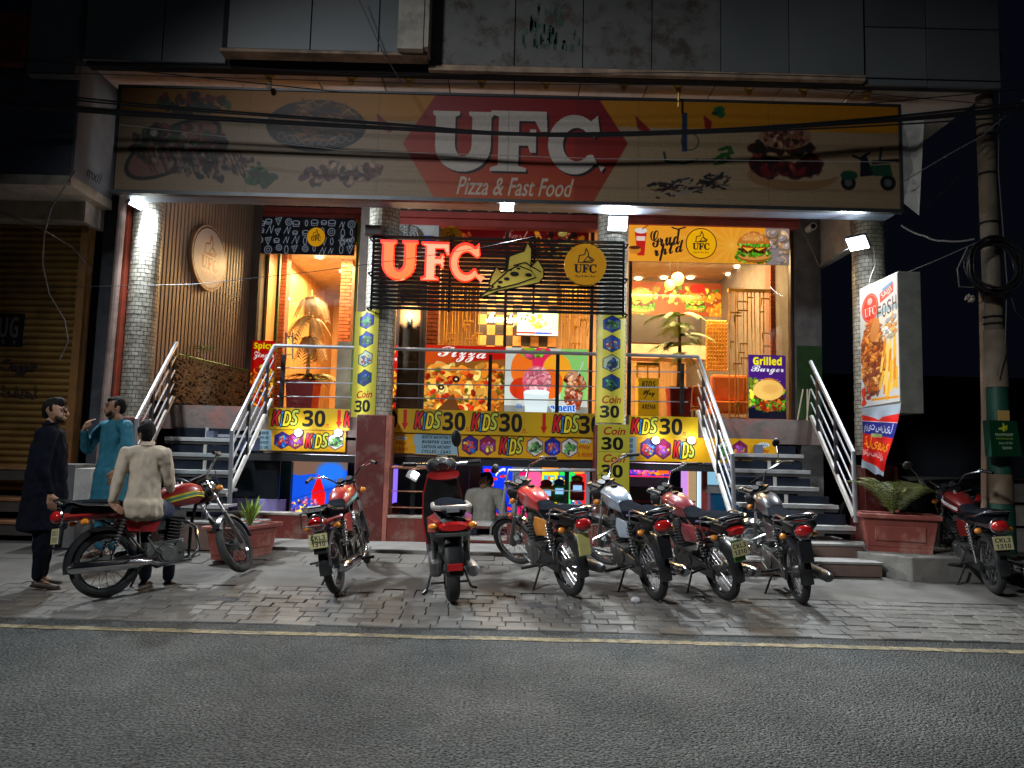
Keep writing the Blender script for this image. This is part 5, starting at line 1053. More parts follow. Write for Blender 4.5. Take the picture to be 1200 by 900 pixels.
# twig fence with planting at the head of the left stair
tw = thing('twig_fence', 'bundled twig screen along the foot of the ribbed brown wall', 'fence', P0+dW*.8+Vector((0, 0, 2)))
TWG = M('twig_brown', (.42, .30, .18), .9, var=.5, vs=15); b = B(); rg = random.Random(2); L0, L1 = .45, 2.65
for _ in range(900):
    s = rg.uniform(L0, L1); z = 2.02+rg.uniform(0, .62); a = rg.gauss(.3, .7); ln = rg.uniform(.08, .2); p = P0+dW*s+nW*rg.uniform(.06, .12)+Vector((0, 0, z)); e = p+dW*(ln*math.cos(a))+Vector((0, 0, ln*math.sin(a))); w_ = Vector((0, 0, rg.uniform(.006, .012)))
    b.add([p-w_, e-w_, e+w_, p+w_], [(0, 1, 2, 3)])
b.obj('twig_bundle', TWG, tw, fix=False, kind='stuff'); b = B(); p = P0+dW*L0+nW*.13; e = P0+dW*L1+nW*.13; b.tube([p+Vector((0, 0, 2.68)), e+Vector((0, 0, 2.68))], .014, 5); b.obj('top_rail', M('green_rod', (.12, .3, .04), .5), tw)
b = B(); b.prism([(L0, 0), (L1, 0), (L1, .62), (L0, .62)], P0+Vector((0, 0, 2.02))+nW*.05, dW, (0, 0, 1), .01); b.obj('fence_back', M('twig_dark', (.03, .022, .015), .9), tw)
leafplant('climbing_plant', 'small bright plant above the twig fence beside the left handrail', 'plant', at(238, 417, 10.7), .14, 16, M('leaf_bright', (.25, .34, .06), .5, var=.4), .22, .5, .03, .16, 8)
# ------------------------------------------------------------------ tall light box and torn banner on the far right column
LX = X_(1053, 400, 8.5)
zt, zb = Z_(1053, 319, 8.5), Z_(1053, 470, 8.5); F0, F1 = 9.43, 8.5; tk = .28
t = thing('lightbox_sign', 'tall lit box sign with a grilled chicken and fries picture at the right column', 'sign', (LX, 9, zb))
c = Cv(200, 620, (.78, .79, .80)); rg = random.Random(14)
c.ell(150, 330, 150, 190, (.55, .68, .74)); c.ell(160, 340, 138, 172, (.85, .84, .80)); c.ell(56, 120, 46, 74, (.8, .03, .05)); c.text('UFC', 26, 116, 88, 160, (.95, .9, .9), 'serif'); c.ell(56, 86, 14, 18, (.9, .6, .6)); c.ring(56, 120, 40, 2, (.95, .7, .7), 66)
c.poly([(110, 68), (180, 38), (180, 84), (112, 116)], (.75, .1, .12)); c.poly([(124, 48), (176, 30), (176, 44), (124, 64)], (.2, .5, .7)); c.text('SAJJI', 118, 60, 174, 92, (.95, .8, .8), 'sans', ang=-.4)
for i, s in enumerate('FOSH'): c.text(s, 96+i*26, 130-i*8, 116+i*26, 200-i*7, (.1, .1, .12), '')
c.food(64, 380, 58, 190, 420, [(.72, .33, .08), (.62, .24, .05), (.85, .5, .18), (.5, .16, .03), (.9, .6, .3)], 8, 26, rg, el=.35); c.ell(80, 240, 24, 60, (.8, .5, .25), .2)
for i in range(26): x, y = rg.uniform(120, 190), rg.uniform(280, 500); c.line([(x, y), (x-rg.uniform(-10, 24), y+rg.uniform(60, 110))], 13, rg.choice([(.95, .72, .2), (.9, .55, .1), (.98, .82, .4)]))
c.food(160, 250, 34, 60, 60, [(.9, .85, .75), (.9, .6, .3), (.7, .75, .8)], 6, 16, rg); c.blur(1); c.line([(60, 590), (190, 596)], 12, (.9, .6, .1)); c.food(20, 560, 20, 50, 14, [(.8, .15, .05), (.6, .6, .6)], 8, 20, rg)
panel('lit_face', pmat(c, 'lightbox_print', es=.14, dim=.8), [(LX, F0, zb-.02), (LX, F1, zb), (LX, F1, zt), (LX, F0, zt-.0)], .01, t)
b = B(); b.bx(LX+.012, LX+tk, F1, F0, zb-.14, zt+.01); b.obj('box_body', M('box_grey', (.2, .2, .17), .6, dirt=.3), t, bevel=.006)
for z in (zt-.3, zb+.3): b = B(); b.bx(LX+.05, LX+.09, F0, 9.55, z-.02, z+.02); b.obj('wall_arm', BLK, t)
t_ = thing('torn_banner', 'torn red and blue banner with Urdu lettering hanging under the lit box sign', 'banner', (LX, 8.9, 1.2))
c = Cv(220, 400, (.62, .68, .74)); c.poly([(0, 45), (80, 70), (108, 85), (130, 66), (220, 52), (220, 372), (0, 340)], (.82, .08, .06)); c.poly([(0, 88), (220, 104), (220, 186), (0, 168)], (.06, .1, .5)); c.line([(0, 86), (220, 102)], 3, (.9, .9, .9)); c.box(70, 166, 140, 188, (.6, .65, .4))
c.text('مزیت سنیل', 14, 100, 196, 168, (.85, .86, .9), '', bold=.015, ang=.06); c.text('ڈلیوری', 16, 186, 206, 262, (.95, .6, .1), '', bold=.03, ang=.05); c.text('چیکس بھاکھانے', 8, 268, 190, 322, (.9, .88, .88), '', bold=.02, ang=.1)
c.a *= (1-.12*np.sin(c.xx/17)*np.sin(c.yy/70))[..., None]; c.grain(.06, 2)
nn, mm = 10, 14; vs = []; uvq = []
zT, zB = zb-.03, Z_(1045, 560, 8.7)
for j in range(mm+1):
    v = j/mm
    for i in range(nn+1):
        u = i/nn; ya = F0-.05*v; ye = F1-.02+.42*v**1.3
        y = ya+(ye-ya)*u; z = zT+(zB-zT)*v+.10*(1-u)*v+.02*math.sin(u*9)*(v > .95); x = LX+.02*math.sin(u*8+v*4)*v-.03*v+.12*max(0, v-.75)*u; vs.append((x, y, z)); uvq.append((u, 1-v))
me = bpy.data.meshes.new('banner_cloth'); me.from_pydata(vs, [], [(j*(nn+1)+i, (j+1)*(nn+1)+i, (j+1)*(nn+1)+i+1, j*(nn+1)+i+1) for j in range(mm) for i in range(nn)]); uv = me.uv_layers.new()
for l in me.loops: uv.data[l.index].uv = uvq[l.vertex_index]
me.polygons.foreach_set('use_smooth', [True]*len(me.polygons)); me.materials.append(pmat(c, 'torn_print', es=.04)); o = bpy.data.objects.new('banner_cloth', me); COL.objects.link(o); adopt(o, t_)
# ------------------------------------------------------------------ planters
TERRA = M('planter_red', (.25, .055, .04), .6, var=.2, vs=4, dirt=.6, dirtcol=(.4, .22, .17), ds=4, bump=.3, bs=20)
def planter(label, P, L, Wd, H, rz):
    t = thing('planter', label, 'planter', P, 'red trough planters', rot=(0, 0, rz)); kw = dict(world_coords=False)
    b = B(); b.box((0, 0, H*.52), (L*.8, Wd*.72, H*.8), taper=(1.16, 1.2)); b.obj('planter_body', TERRA, t, bevel=.012, **kw)
    b = B(); b.box((0, -Wd/2+.012, H*.96), (L, .05, H*.12)); b.box((0, Wd/2-.012, H*.96), (L, .05, H*.12)); b.box((-L/2+.02, 0, H*.96), (.05, Wd, H*.118)); b.box((L/2-.02, 0, H*.96), (.05, Wd, H*.118)); b.obj('rim', TERRA, t, bevel=.008, **kw)
    b = B(); b.box((0, 0, .03), (L*.78, Wd*.7, .06)); b.obj('foot', TERRA, t, **kw); b = B(); b.box((0, 0, H*.93), (L*.9, Wd*.84, .03)); b.obj('soil', M('soil', (.05, .04, .03), .95, bump=.8), t, **kw)
    for s in (-1, 1): b = B(); b.box((0, s*Wd*.415, H*.5), (L*.62, .02, H*.4), Matrix.Rotation(-s*.12, 3, 'X')); b.obj('relief_panel', TERRA, t, bevel=.008, **kw)
    b = B(); b.box((L*.448, 0, H*.5), (.02, Wd*.45, H*.4), Matrix.Rotation(-.1, 3, 'Y').transposed()); b.obj('relief_panel', TERRA, t, bevel=.008, **kw)
    return t
pl = at(284, 646, 8.35); pl.z = gz(8.35)+.01; planter('red trough planter with spiky green plants at the foot of the left stairs', pl, .85, .42, .36, 1.25)
leafplant('spiky_plant', 'spiky yellow-green plant in the planter at the foot of the left stairs', 'plant', (pl.x+.1, pl.y-.1, pl.z+.34), .02, 30, M('leaf_spiky', (.2, .3, .05), .5, var=.4), .14, .1, .03, .36, 5); leafplant('leafy_clump', 'pale leafy clump beside the spiky plant in the left planter', 'plant', (pl.x-.14, pl.y-.1, pl.z+.33), .02, 26, M('leaf_pale', (.24, .28, .14), .5, var=.3), .16, .5, .05, .2, 6)
# raised ledge and right planter
ea, eb = (at(1015, 655, 9.0).x, at(1165, 660, 8.3).x); lz = .44
t = thing('concrete_ledge', 'low raised concrete ledge under the right planter', 'ledge', (4.6, 8.6, .2)); b = B(); b.prism([(3.98, 8.38), (4.38, 7.98), (5.45, 8.05), (5.7, 9.4), (3.98, 9.4)], (0, 0, .1), (1, 0, 0), (0, 1, 0), .30); b.obj('ledge_body', M('ledge_concrete', (.2, .19, .17), .85, var=.2, bump=.4, dirt=.5), t, bevel=.015)
pr = Vector((4.50, 8.5, .40)); planter('red trough planter with palm leaves on the ledge right of the stairs', pr, .84, .44, .42, -.32)
leafplant('areca_palm', 'spreading areca palm in the right planter under the torn banner', 'plant', (pr.x-.05, pr.y, pr.z+.42), .05, 24, M('leaf_palm', (.12, .14, .035), .6, var=.5, dirt=.4, dirtcol=(.12, .09, .04)), .40, .32, .018, .72, 12, fin=.17)
# ------------------------------------------------------------------ neighbour shop on the left
nb = thing('neighbour_shop', 'dark closed shop on the left with a brown roller shutter under a box canopy', 'building', (-6.5, 9.3, .2))
DK = M('dark_blue_wall', (.055, .065, .10), .6, var=.2, vs=2, dirt=.3); LGY = M('light_grey_side', (.24, .24, .26), .6, var=.15, dirt=.4, dirtcol=(.2, .2, .2)); BGE = M('beige_trim', (.45, .4, .33), .7, var=.2, dirt=.5, dirtcol=(.2, .17, .14))
b = B(); X1 = X_(87, 150, 8.6); zc0, zc1 = Z_(60, 205, 8.6), Z_(60, 95, 8.6); b.bx(-12, X1, 8.6, 8.64, zc0, zc1+1.5); b.obj('canopy_front', DK, nb)
b = B(); b.bx(X1-.03, X1+.005, 8.645, 9.5, zc0, 7.5); b.obj('canopy_side', LGY, nb)
b = B(); b.bx(-12, X1+.02, 8.59, 9.5, zc0-.13, zc0-.005); b.obj('canopy_trim', BGE, nb)
b = B(); b.bx(X_(36, 50, 8.5), X_(93, 50, 8.5), 8.46, 8.58, 5.85, 8.5); b.obj('upper_panel', CLAD, nb)
b = B(); b.bx(-12, X_(34, 50, 8.5), 8.4, 8.5, 5.95, 6.6); tag(b.obj('old_sign', M('old_red_sign', (.2, .03, .02), .6, dirt=.6), nb), 'dark red board high at the left edge')
hx1 = X_(100, 240, 9.2); b = B(); b.bx(-12, hx1, 9.2, 9.6, Z_(60, 258, 9.2), Z_(60, 226, 9.2)); b.obj('shutter_housing', BGE, nb, bevel=.02); b = B(); b.bx(hx1-.04, hx1+.03, 9.16, 9.6, Z_(60, 258, 9.2)-.02, Z_(60, 224, 9.2)); b.obj('housing_cap', BGE, nb)
SH = M('shutter_brown', (.30, .17, .045), .5, .2, var=.25, vs=3, dirt=.35, dirtcol=(.1, .06, .03)); sY = 9.45; sx1 = X_(88, 400, sY); z = Z_(50, 262, sY); zb_ = .85
while z > zb_:
    b = B(); vs = []
    for k in range(5): a = k/4; vs.append((a, .035*math.sin(math.pi*a)))
    b.loft([[(x, sY-d, z-.082*a) for a, d in vs]+[(x, sY+.02, z-.082), (x, sY+.02, z)] for x in (-12, sx1)]); b.obj('slat', SH, nb, fix=False); z -= .086
b = B(); b.bx(sx1, sx1+.1, sY-.06, sY+.1, .5, Z_(60, 258, 9.2)); b.obj('shutter_guide', M('guide_orange', (.3, .14, .04), .5), nb)
b = B(); b.bx(sx1+.1, -4.95, 9.72, 9.8, .1, 6.2); b.obj('side_wall', M('grey_blue_wall', (.09, .10, .12), .8, dirt=.4), nb); b = B(); b.bx(-12, -5.3, 9.5, 9.7, .1, .9); b.bx(-12, -5.0, 9.8, 10, .1, 9); b.obj('wall', DK, nb)
c = Cv(160, 150, (.04, .03, .05)); c.text('UG', 30, 16, 130, 110, (.42, .38, .38), 'sans'); c.text('1 1', 40, 120, 120, 140, (.4, .35, .3), 'sans'); o = rpanel('shutter_notice', pmat(c, 'notice_print'), -8, 367, 28, 406, sY-.04, .006); tag(o, 'black notice with big grey letters UG on the shutter', 'notice')
ink = M('ink_dark', (.03, .02, .02), .8)
for s, x0, y0, x1, y1, st in (('Ruzgw', 0, 421, 44, 440, 'script'), ('ڈرفیول', 0, 451, 42, 467, '')): lb = rlett(s, ink, x0, y0, x1, y1, sY-.045, name='painted_writing', sty=st, bold=.03); tag(lb, 'black script word painted on the shutter, upper line' if st else 'black Urdu word painted on the shutter, lower line', 'writing')
b = B()
for k, (y0, y1, Y) in enumerate(((548, 556, 9.2), (585, 592, 9.0), (612, 622, 8.8))): 
    z = Z_(40, y0, Y); b = B(); b.bx(-12, X_(96, y0, Y), Y, 9.5, z-.16, z-.03); s = b.obj('shop_step', M('step_dark', (.07, .06, .055), .8), nb); b = B(); b.bx(-12, X_(96, y0, Y)+.01, Y-.02, 9.45, z-.028, z); b.obj('step_edge', M('step_edge_wood', (.35, .16, .07), .6, dirt=.3), s)
b = B(); b.prism([(0, 0), (.42, 0), (.42, .95), (0, .95)], (-5.45, 8.9, .2), (1, 0, 0), (0, 0, 1), .45); b.obj('plinth_core', M('plinth_grey', (.14, .14, .14), .8, dirt=.4), nb); tag(rbox(86, 549, 105, 600, 8.4, .5).obj('marble_block', M('marble_white', (.5, .49, .46), .5, dirt=.3)), 'pale stone block between the dark shop steps and the man in teal', 'block')
b = B(); b.tube([(-5.3, 9.42, .2), (-5.26, 9.42, 3.0), (-5.24, 9.42, 5.0)], .05, 10); tag(b.obj('drain_pipe', M('pipe_pink', (.42, .3, .26), .5, dirt=.4)), 'pinkish drain pipe standing left of the left tiled column', 'pipe')
b = B(); b.bx(-5.24, -5.20, 9.5, 9.6, 1.3, 4.9); tag(b.obj('red_strip', M('red_strip_paint', (.42, .07, .03), .6)), 'thin red strip between the drain pipe and the left tiled column', 'strip')
# graffiti-like pen marks on the canopy side
for s, y in (('mx//', 5.05),): lb = lett('pen_marks', s, ink, (X1+.01, 8.9, y-.3), (0, .35, 0), (0, 0, .16), None, shear=.3); tag(lb, 'dark pen marks on the pale canopy side', 'marks')
# ------------------------------------------------------------------ utility pole with coil, box, bands
pp = at(1176, 648, 8.7); pp.z = .15; tp = at(1150, 130, 8.7)
t = thing('utility_pole', 'concrete utility pole with green painted bands and posters at the right', 'pole', pp)
def pz(py): return Z_(1165, py, 8.7)
PC_ = M('pole_concrete', (.12, .095, .068), .85, var=.25, vs=5, bump=.5, dirt=.4, dirtcol=(.2, .13, .06)); PGR = M('pole_green', (.010, .06, .037), .5, var=.2, dirt=.3)
xb = pp.x
def px_at(z): return xb+(X_(1157, 200, 8.7)-xb)*((z-.15)/(pz(200)-.15))
for nm, a, c, m, r in (('pole_base', 648, 590, PGR, .165), ('poster_band', 589.6, 555.4, M('old_poster', (.16, .11, .07), .8, dirt=.6, dirtcol=(.15, .1, .06), ds=8), .157), ('pole_band', 555, 454.5, PGR, .15), ('poster_wrap', 454, 388, M('old_poster_tan', (.18, .135, .095), .8, dirt=.3), .155), ('pole_shaft', 387.6, -150, PC_, .125)):
    z0, z1 = pz(a), pz(c); b = B(); b.cyl((px_at(z0), 8.7, z0), (px_at(z1), 8.7, z1), r*.84, r*.74 if nm == 'pole_shaft' else r*.82, n=20); b.obj(nm, m, t, 1)
b = B()
for py in (205, 262, 380, 372, 150, 160): z = pz(py); b.torus((px_at(z), 8.7, z), (0, 0, 1), .116, .012, 20, 6)
b.obj('strap', BLK, t)
bx_ = thing('meter_box', 'green box with yellow emblem and small writing hung on the pole', 'box', at(1177, 535, 8.45), None); q = at(1177, 514, 8.42)
c = Cv(120, 140, (.02, .22, .13)); c.food(60, 26, 20, 10, 12, [(.6, .65, .1)], 4, 9); c.line([(60, 12), (60, 40)], 6, (.75, .75, .2)); c.text('FRUITPOINT', 22, 50, 98, 60, (.75, .78, .6), 'sans'); c.text('delivery', 24, 66, 96, 76, (.6, .65, .2), 'sansit'); c.text('since of the', 34, 82, 90, 92, (.7, .72, .6), 'sans'); c.text('town', 46, 100, 84, 112, (.7, .72, .6), 'sans')
w_, h_ = .34, .42; panel('box_front', pmat(c, 'meter_print'), [(q.x-w_/2+.02, 8.42, q.z-h_/2), (q.x+w_/2+.03, 8.42, q.z-h_/2+.01), (q.x+w_/2-.02, 8.42, q.z+h_/2), (q.x-w_/2, 8.42, q.z+h_/2)], .12, bx_, side=PGR)
tag(rbox(1170, 481, 1183, 493, 8.52, .01).obj('small_sticker', M('sticker_orange', (.5, .3, .08), .6)), 'small orange sticker on the pole just above the green box', 'sticker')
b = B(); a, c_ = at(1153, 640, 8.75), at(1150, 330, 8.75); b.tube([a, a.lerp(c_, .5)+Vector((.02, 0, 0)), c_], .035, 8); tag(b.obj('conduit_pipe', M('rusty_pipe', (.3, .19, .13), .7, dirt=.5)), 'thin brown conduit pipe standing left of the utility pole', 'pipe')
CBL = M('cable_black', (.012, .012, .014), .5); b = B(); rg = random.Random(6); q = at(1166, 312, 8.45)
for k in range(13):
    r = .30+rg.uniform(-.04, .04); cc = q+Vector((rg.uniform(-.03, .03), rg.uniform(-.05, .05), rg.uniform(-.03, .03))); b.tube([cc+Vector((r*math.cos(i/24*6.283), .02*math.sin(i*1.3+k), r*1.05*math.sin(i/24*6.283))) for i in range(24)], .012, 5, closed=True)
tag(b.obj('cable_coil', CBL, None, 1, fix=False), 'big loop of coiled black cable hung on the utility pole', 'cable coil')
t = thing('insulator', 'small pale porcelain knob on a stub left of the pole coil', 'insulator', at(1141, 350, 8.7)); b = B(); b.lathe([(0, 0), (.04, .01), (.05, .04), (.03, .07), (.045, .09), (0, .1)], at(1141, 352, 8.7), (-.6, 0, .3)); b.obj('knob', M('porcelain', (.5, .42, .34), .4), t, 1)
# ------------------------------------------------------------------ wires
def wire(label, pts, r=.01, sag=0, Yd=8.3, mat=None, name='overhead_wire', grp='overhead wires', n=14):
    P = [at(p[0], p[1], p[2] if len(p) > 2 else Yd) for p in pts]; out = []
    for i in range(len(P)-1):
        for k in range(n): s = k/n; out.append(P[i].lerp(P[i+1], s)+Vector((0, 0, -sag*4*s*(1-s))))
    out.append(P[-1]); b = B(); b.tube(out, r, 5); return tag(b.obj(name, mat or CBL, None, 1, fix=False), label, 'wire', grp)
bun = thing('cable_bundle', 'thick bundle of black cables sweeping across the long sign', 'cables', at(600, 158, 8.2))
rg = random.Random(77)
for k in range(9):
    o = rg.uniform(-9, 9); e = rg.uniform(-6, 6); pts = [(-60, 108+o*1.6, 7.9), (140, 128+o, 8.2), (480, 150+o*.4, 8.3), (640, 158+e*.3, 8.3), (850, 153+e*.4, 8.3), (1060, 140+e, 8.3), (1300, 118+e*2, 8.0)]
    P = [at(*p) for p in pts]; out = []
    for i in range(len(P)-1):
        a = P[max(i-1, 0)]; b_, c_ = P[i], P[i+1]; d = P[min(i+2, len(P)-1)]
        for s in [j/8 for j in range(8)]: out.append(.5*((2*b_)+(c_-a)*s+(2*a-5*b_+4*c_-d)*s*s+(3*b_-a-3*c_+d)*s**3))
    b = B(); b.tube(out, rg.uniform(.009, .02), 5); b.obj('cable', CBL, bun, 1, fix=False)
wire('wire drooping along the top edge of the long sign', [(-40, 62, 8.0), (400, 108, 8.1), (700, 117, 8.1), (1010, 122, 8.1), (1250, 100, 8.1)], .007)
wire('thin wire high across the soffit', [(80, 66, 8.0), (430, 88, 8.1), (800, 85, 8.1), (1240, 97, 8.1)], .005)
wire('second thin wire high across the soffit, just below the first', [(20, 84, 8.0), (500, 98, 8.15), (900, 100, 8.15), (1230, 128, 8.1)], .005)
wire('diagonal wire from the top edge down to the soffit', [(412, -20, 7.9), (448, 60, 8.1), (470, 96, 8.2)], .006)
wire('pale wire crossing the lower part of the red hexagon', [(140, 146, 8.3), (400, 176, 8.3), (700, 186, 8.3), (1050, 190, 8.3)], .004, mat=M('wire_grey', (.25, .25, .25), .5))
wire('thin wire across the brown wall and the glowing letters', [(60, 337, 8.9), (230, 333, 8.9), (370, 318, 8.9), (450, 307, 8.9), (500, 300, 8.9), (565, 290, 8.9), (660, 270, 8.9)], .004)
WP = M('wire_pale', (.14, .13, .12), .6)
wire('loose pale wire hanging down in front of the brown shutter', [(88, 200, 8.5), (60, 244, 8.8), (52, 275, 8.8), (50, 310, 8.8), (58, 345, 8.8), (76, 375, 8.8), (80, 400, 8.8), (70, 422, 8.8)], .008, mat=WP, n=6)
wire('wire slanting from the shutter housing to the dark wall', [(0, 248, 8.8), (52, 270, 8.8), (85, 290, 9.2), (108, 318, 9.4)], .008, mat=WP)
wire('cable from the sign end drooping to the pole coil', [(1056, 264, 8.9), (1085, 277, 8.8), (1105, 282, 8.7), (1142, 280, 8.5)], .012, .02, mat=WP)
wire('thin wire from the sign box up to the pole', [(1066, 318, 8.9), (1100, 304, 8.7), (1145, 284, 8.5)], .005, mat=WP)
wire('wire rising from the sign corner to the upper right', [(1060, 212, 8.6), (1110, 182, 8.4), (1150, 160, 8.3), (1210, 108, 8.1)], .007, mat=WP)
wire('wire rising from behind the pole to the upper right', [(1078, 250, 8.9), (1120, 210, 8.7), (1160, 165, 8.5), (1200, 130, 8.3)], .005)
wire('cable loop hanging on the left of the pole coil', [(1134, 290, 8.5), (1122, 315, 8.5), (1124, 336, 8.5), (1141, 337, 8.5)], .008, mat=WP, n=6)
wire('cable trailing down the right side of the pole', [(1172, 60, 8.5), (1170, 200, 8.5), (1180, 330, 8.5), (1178, 400, 8.5), (1168, 440, 8.5)], .008)
wire('cable curling off the coil to the right edge', [(1184, 345, 8.5), (1190, 365, 8.5), (1205, 380, 8.5)], .008)
wire('wire along the beam beside the right window', [(935, 258, 10.3), (955, 300, 10.4), (960, 312, 9.9), (985, 296, 9.5), (1010, 285, 9.3)], .008, mat=WP, n=5)
wire('loose wire dangling down the far right column', [(1024, 290, 9.3), (1026, 310, 9.3), (1020, 325, 9.3), (1018, 336, 9.3)], .008, mat=WP, n=5)
# small brass bulb holders along the soffit
BR = M('brass', (.5, .32, .08), .35, .7)
for i, px in enumerate((316, 412, 480, 565, 640, 731, 795, 878, 942, 1015)):
    py = 88+(px-316)*.026+(0 if px < 1000 else 3); d = at(px, py, 10.)-Vector((0, 0, CAM_H)); z = ZF-.055 if px < 1000 else 5.99; s = (z-CAM_H)/d.z; p = Vector((d.x*s, d.y*s, z))
    t = thing('bulb_holder', 'brass bulb holder on the soffit, number counted from the left', 'bulb holder', p, 'brass bulb holders along the soffit')
    t['label'] = ['leftmost brass bulb holder on the soffit', 'brass bulb holder second from the left', 'brass bulb holder third from the left, right of the bracket', 'brass bulb holder fourth from the left', 'brass bulb holder above the letter F of the sign', 'brass bulb holder above the right point of the hexagon', 'brass holder with a drop rod left of the sign burger', 'brass bulb holder above the sign burger', 'brass bulb holder above the left of the scooter picture', 'rightmost brass bulb holder by the soffit corner'][i]
    b = B(); b.lathe([(0, 0), (.065, 0), (.06, -.02), (.035, -.035), (.035, -.075), (.025, -.09), (0, -.09)], p); b.obj('holder', BR, t, 1)
    if i in (6,): b = B(); b.cyl(p+Vector((0, 0, -.09)), p+Vector((0, 0, -.28)), .012, n=8); b.obj('drop_rod', BR, t)
    if i == 0: b = B(); b.ell(p+Vector((0, 0, -.14)), (.035, .035, .045)); b.obj('bulb', M('old_bulb', (.4, .35, .25), .2), t, 1)
b = B(); pc = G(745, 702) if 'G' in globals() else at(745, 702, 6.9); b.ell((pc.x, pc.y, gz(pc.y)+.03), (.05, .035, .03), 9, 6); tag(b.obj('crumpled_paper', M('paper_white', (.5, .5, .5), .8, bump=1., bs=40)), 'small crumpled white paper on the setts between two motorcycles', 'litter')
# security camera, ladder bits by the green wall
t = thing('security_camera', 'white round security camera on the rough pier right of the burger board', 'camera', at(952, 265, 10.5)); p = at(953, 265, 10.4); b = B(); b.cyl(p, p+Vector((.02, .22, .02)), .055, n=14); b.obj('camera_body', M('cam_white', (.6, .6, .6), .4), t, 1); b = B(); b.cyl(p-Vector((0, .012, 0)), p-Vector((0, .001, 0)), .035, n=12); b.obj('lens', BLK, t)
b = B(); 
for px0, px1 in ((941, 934), (946, 946), (949, 945)): b.cyl(at(px0, 456, 10.3), at(px1, 494, 10.3), .01, n=6)
tag(b.obj('folded_easel', M('pale_wood', (.5, .42, .3), .6)), 'folded pale easel legs against the green pier', 'easel')
# dark far surroundings on the right: steps and a wall
fb = thing('far_building', 'dark unlit building and steps far behind the utility pole', 'building', (10, 14, .2)); b = B(); b.bx(5.2, 22, 15, 15.4, .2, 3.2); b.obj('wall', M('far_wall', (.02, .022, .03), .9), fb)
for k in range(3): b = B(); b.bx(6.2+k*.1, 14, 10.4+k*.45, 14.9, .2+k*.32, .48+k*.32); b.obj('far_step', M('far_step', (.22, .2, .17), .8), fb)
b = B(); b.prism([(5.75, 9.2), (5.75, 8.0), (9, 8.2), (9, 9.2)], (0, 0, .05), (1, 0, 0), (0, 1, 0), .25); b.obj('kerb_block', M('far_step', ()), fb)
# ------------------------------------------------------------------ motorcycles (local axes: x forward, y left, z up; rear tyre touches the ground at the origin)
CHR = M('chrome', (.55, .56, .58), .16, 1., var=.05); RUB = M('tyre_rubber', (.022, .022, .022), .75, var=.3, bump=.3, bs=90); ENG = M('engine_alloy', (.13, .13, .125), .42, .7, var=.3, vs=12); ENB = M('engine_dark', (.04, .04, .042), .5, .3); VIN = M('seat_vinyl', (.012, .014, .018), .7, spec=.0, var=.2, bump=.12, bs=18); PLB = M('black_plastic', (.010, .010, .011), .45, spec=.3, dirt=.3, dirtcol=(.05, .045, .04), ds=9); REDL = M('red_lens', (.4, .01, .01), .12, coat=.6); AMB = M('amber_lens', (.6, .2, .02), .15, coat=.5); FRM = M('frame_black', (.015, .015, .016), .3, coat=.3); LENS = M('headlamp_glass', (.5, .52, .55), .08, .5)
PLATE = Cv(96, 64, (.62, .6, .42)); PLATE.box(3, 3, 93, 61, (.7, .68, .5)); PLATE.text('CKL3', 10, 8, 86, 29, (.08, .08, .05), 'sans'); PLATE.text('1310', 12, 36, 84, 57, (.08, .08, .05), 'sans'); PLATE_M = pmat(PLATE, 'plate_print')
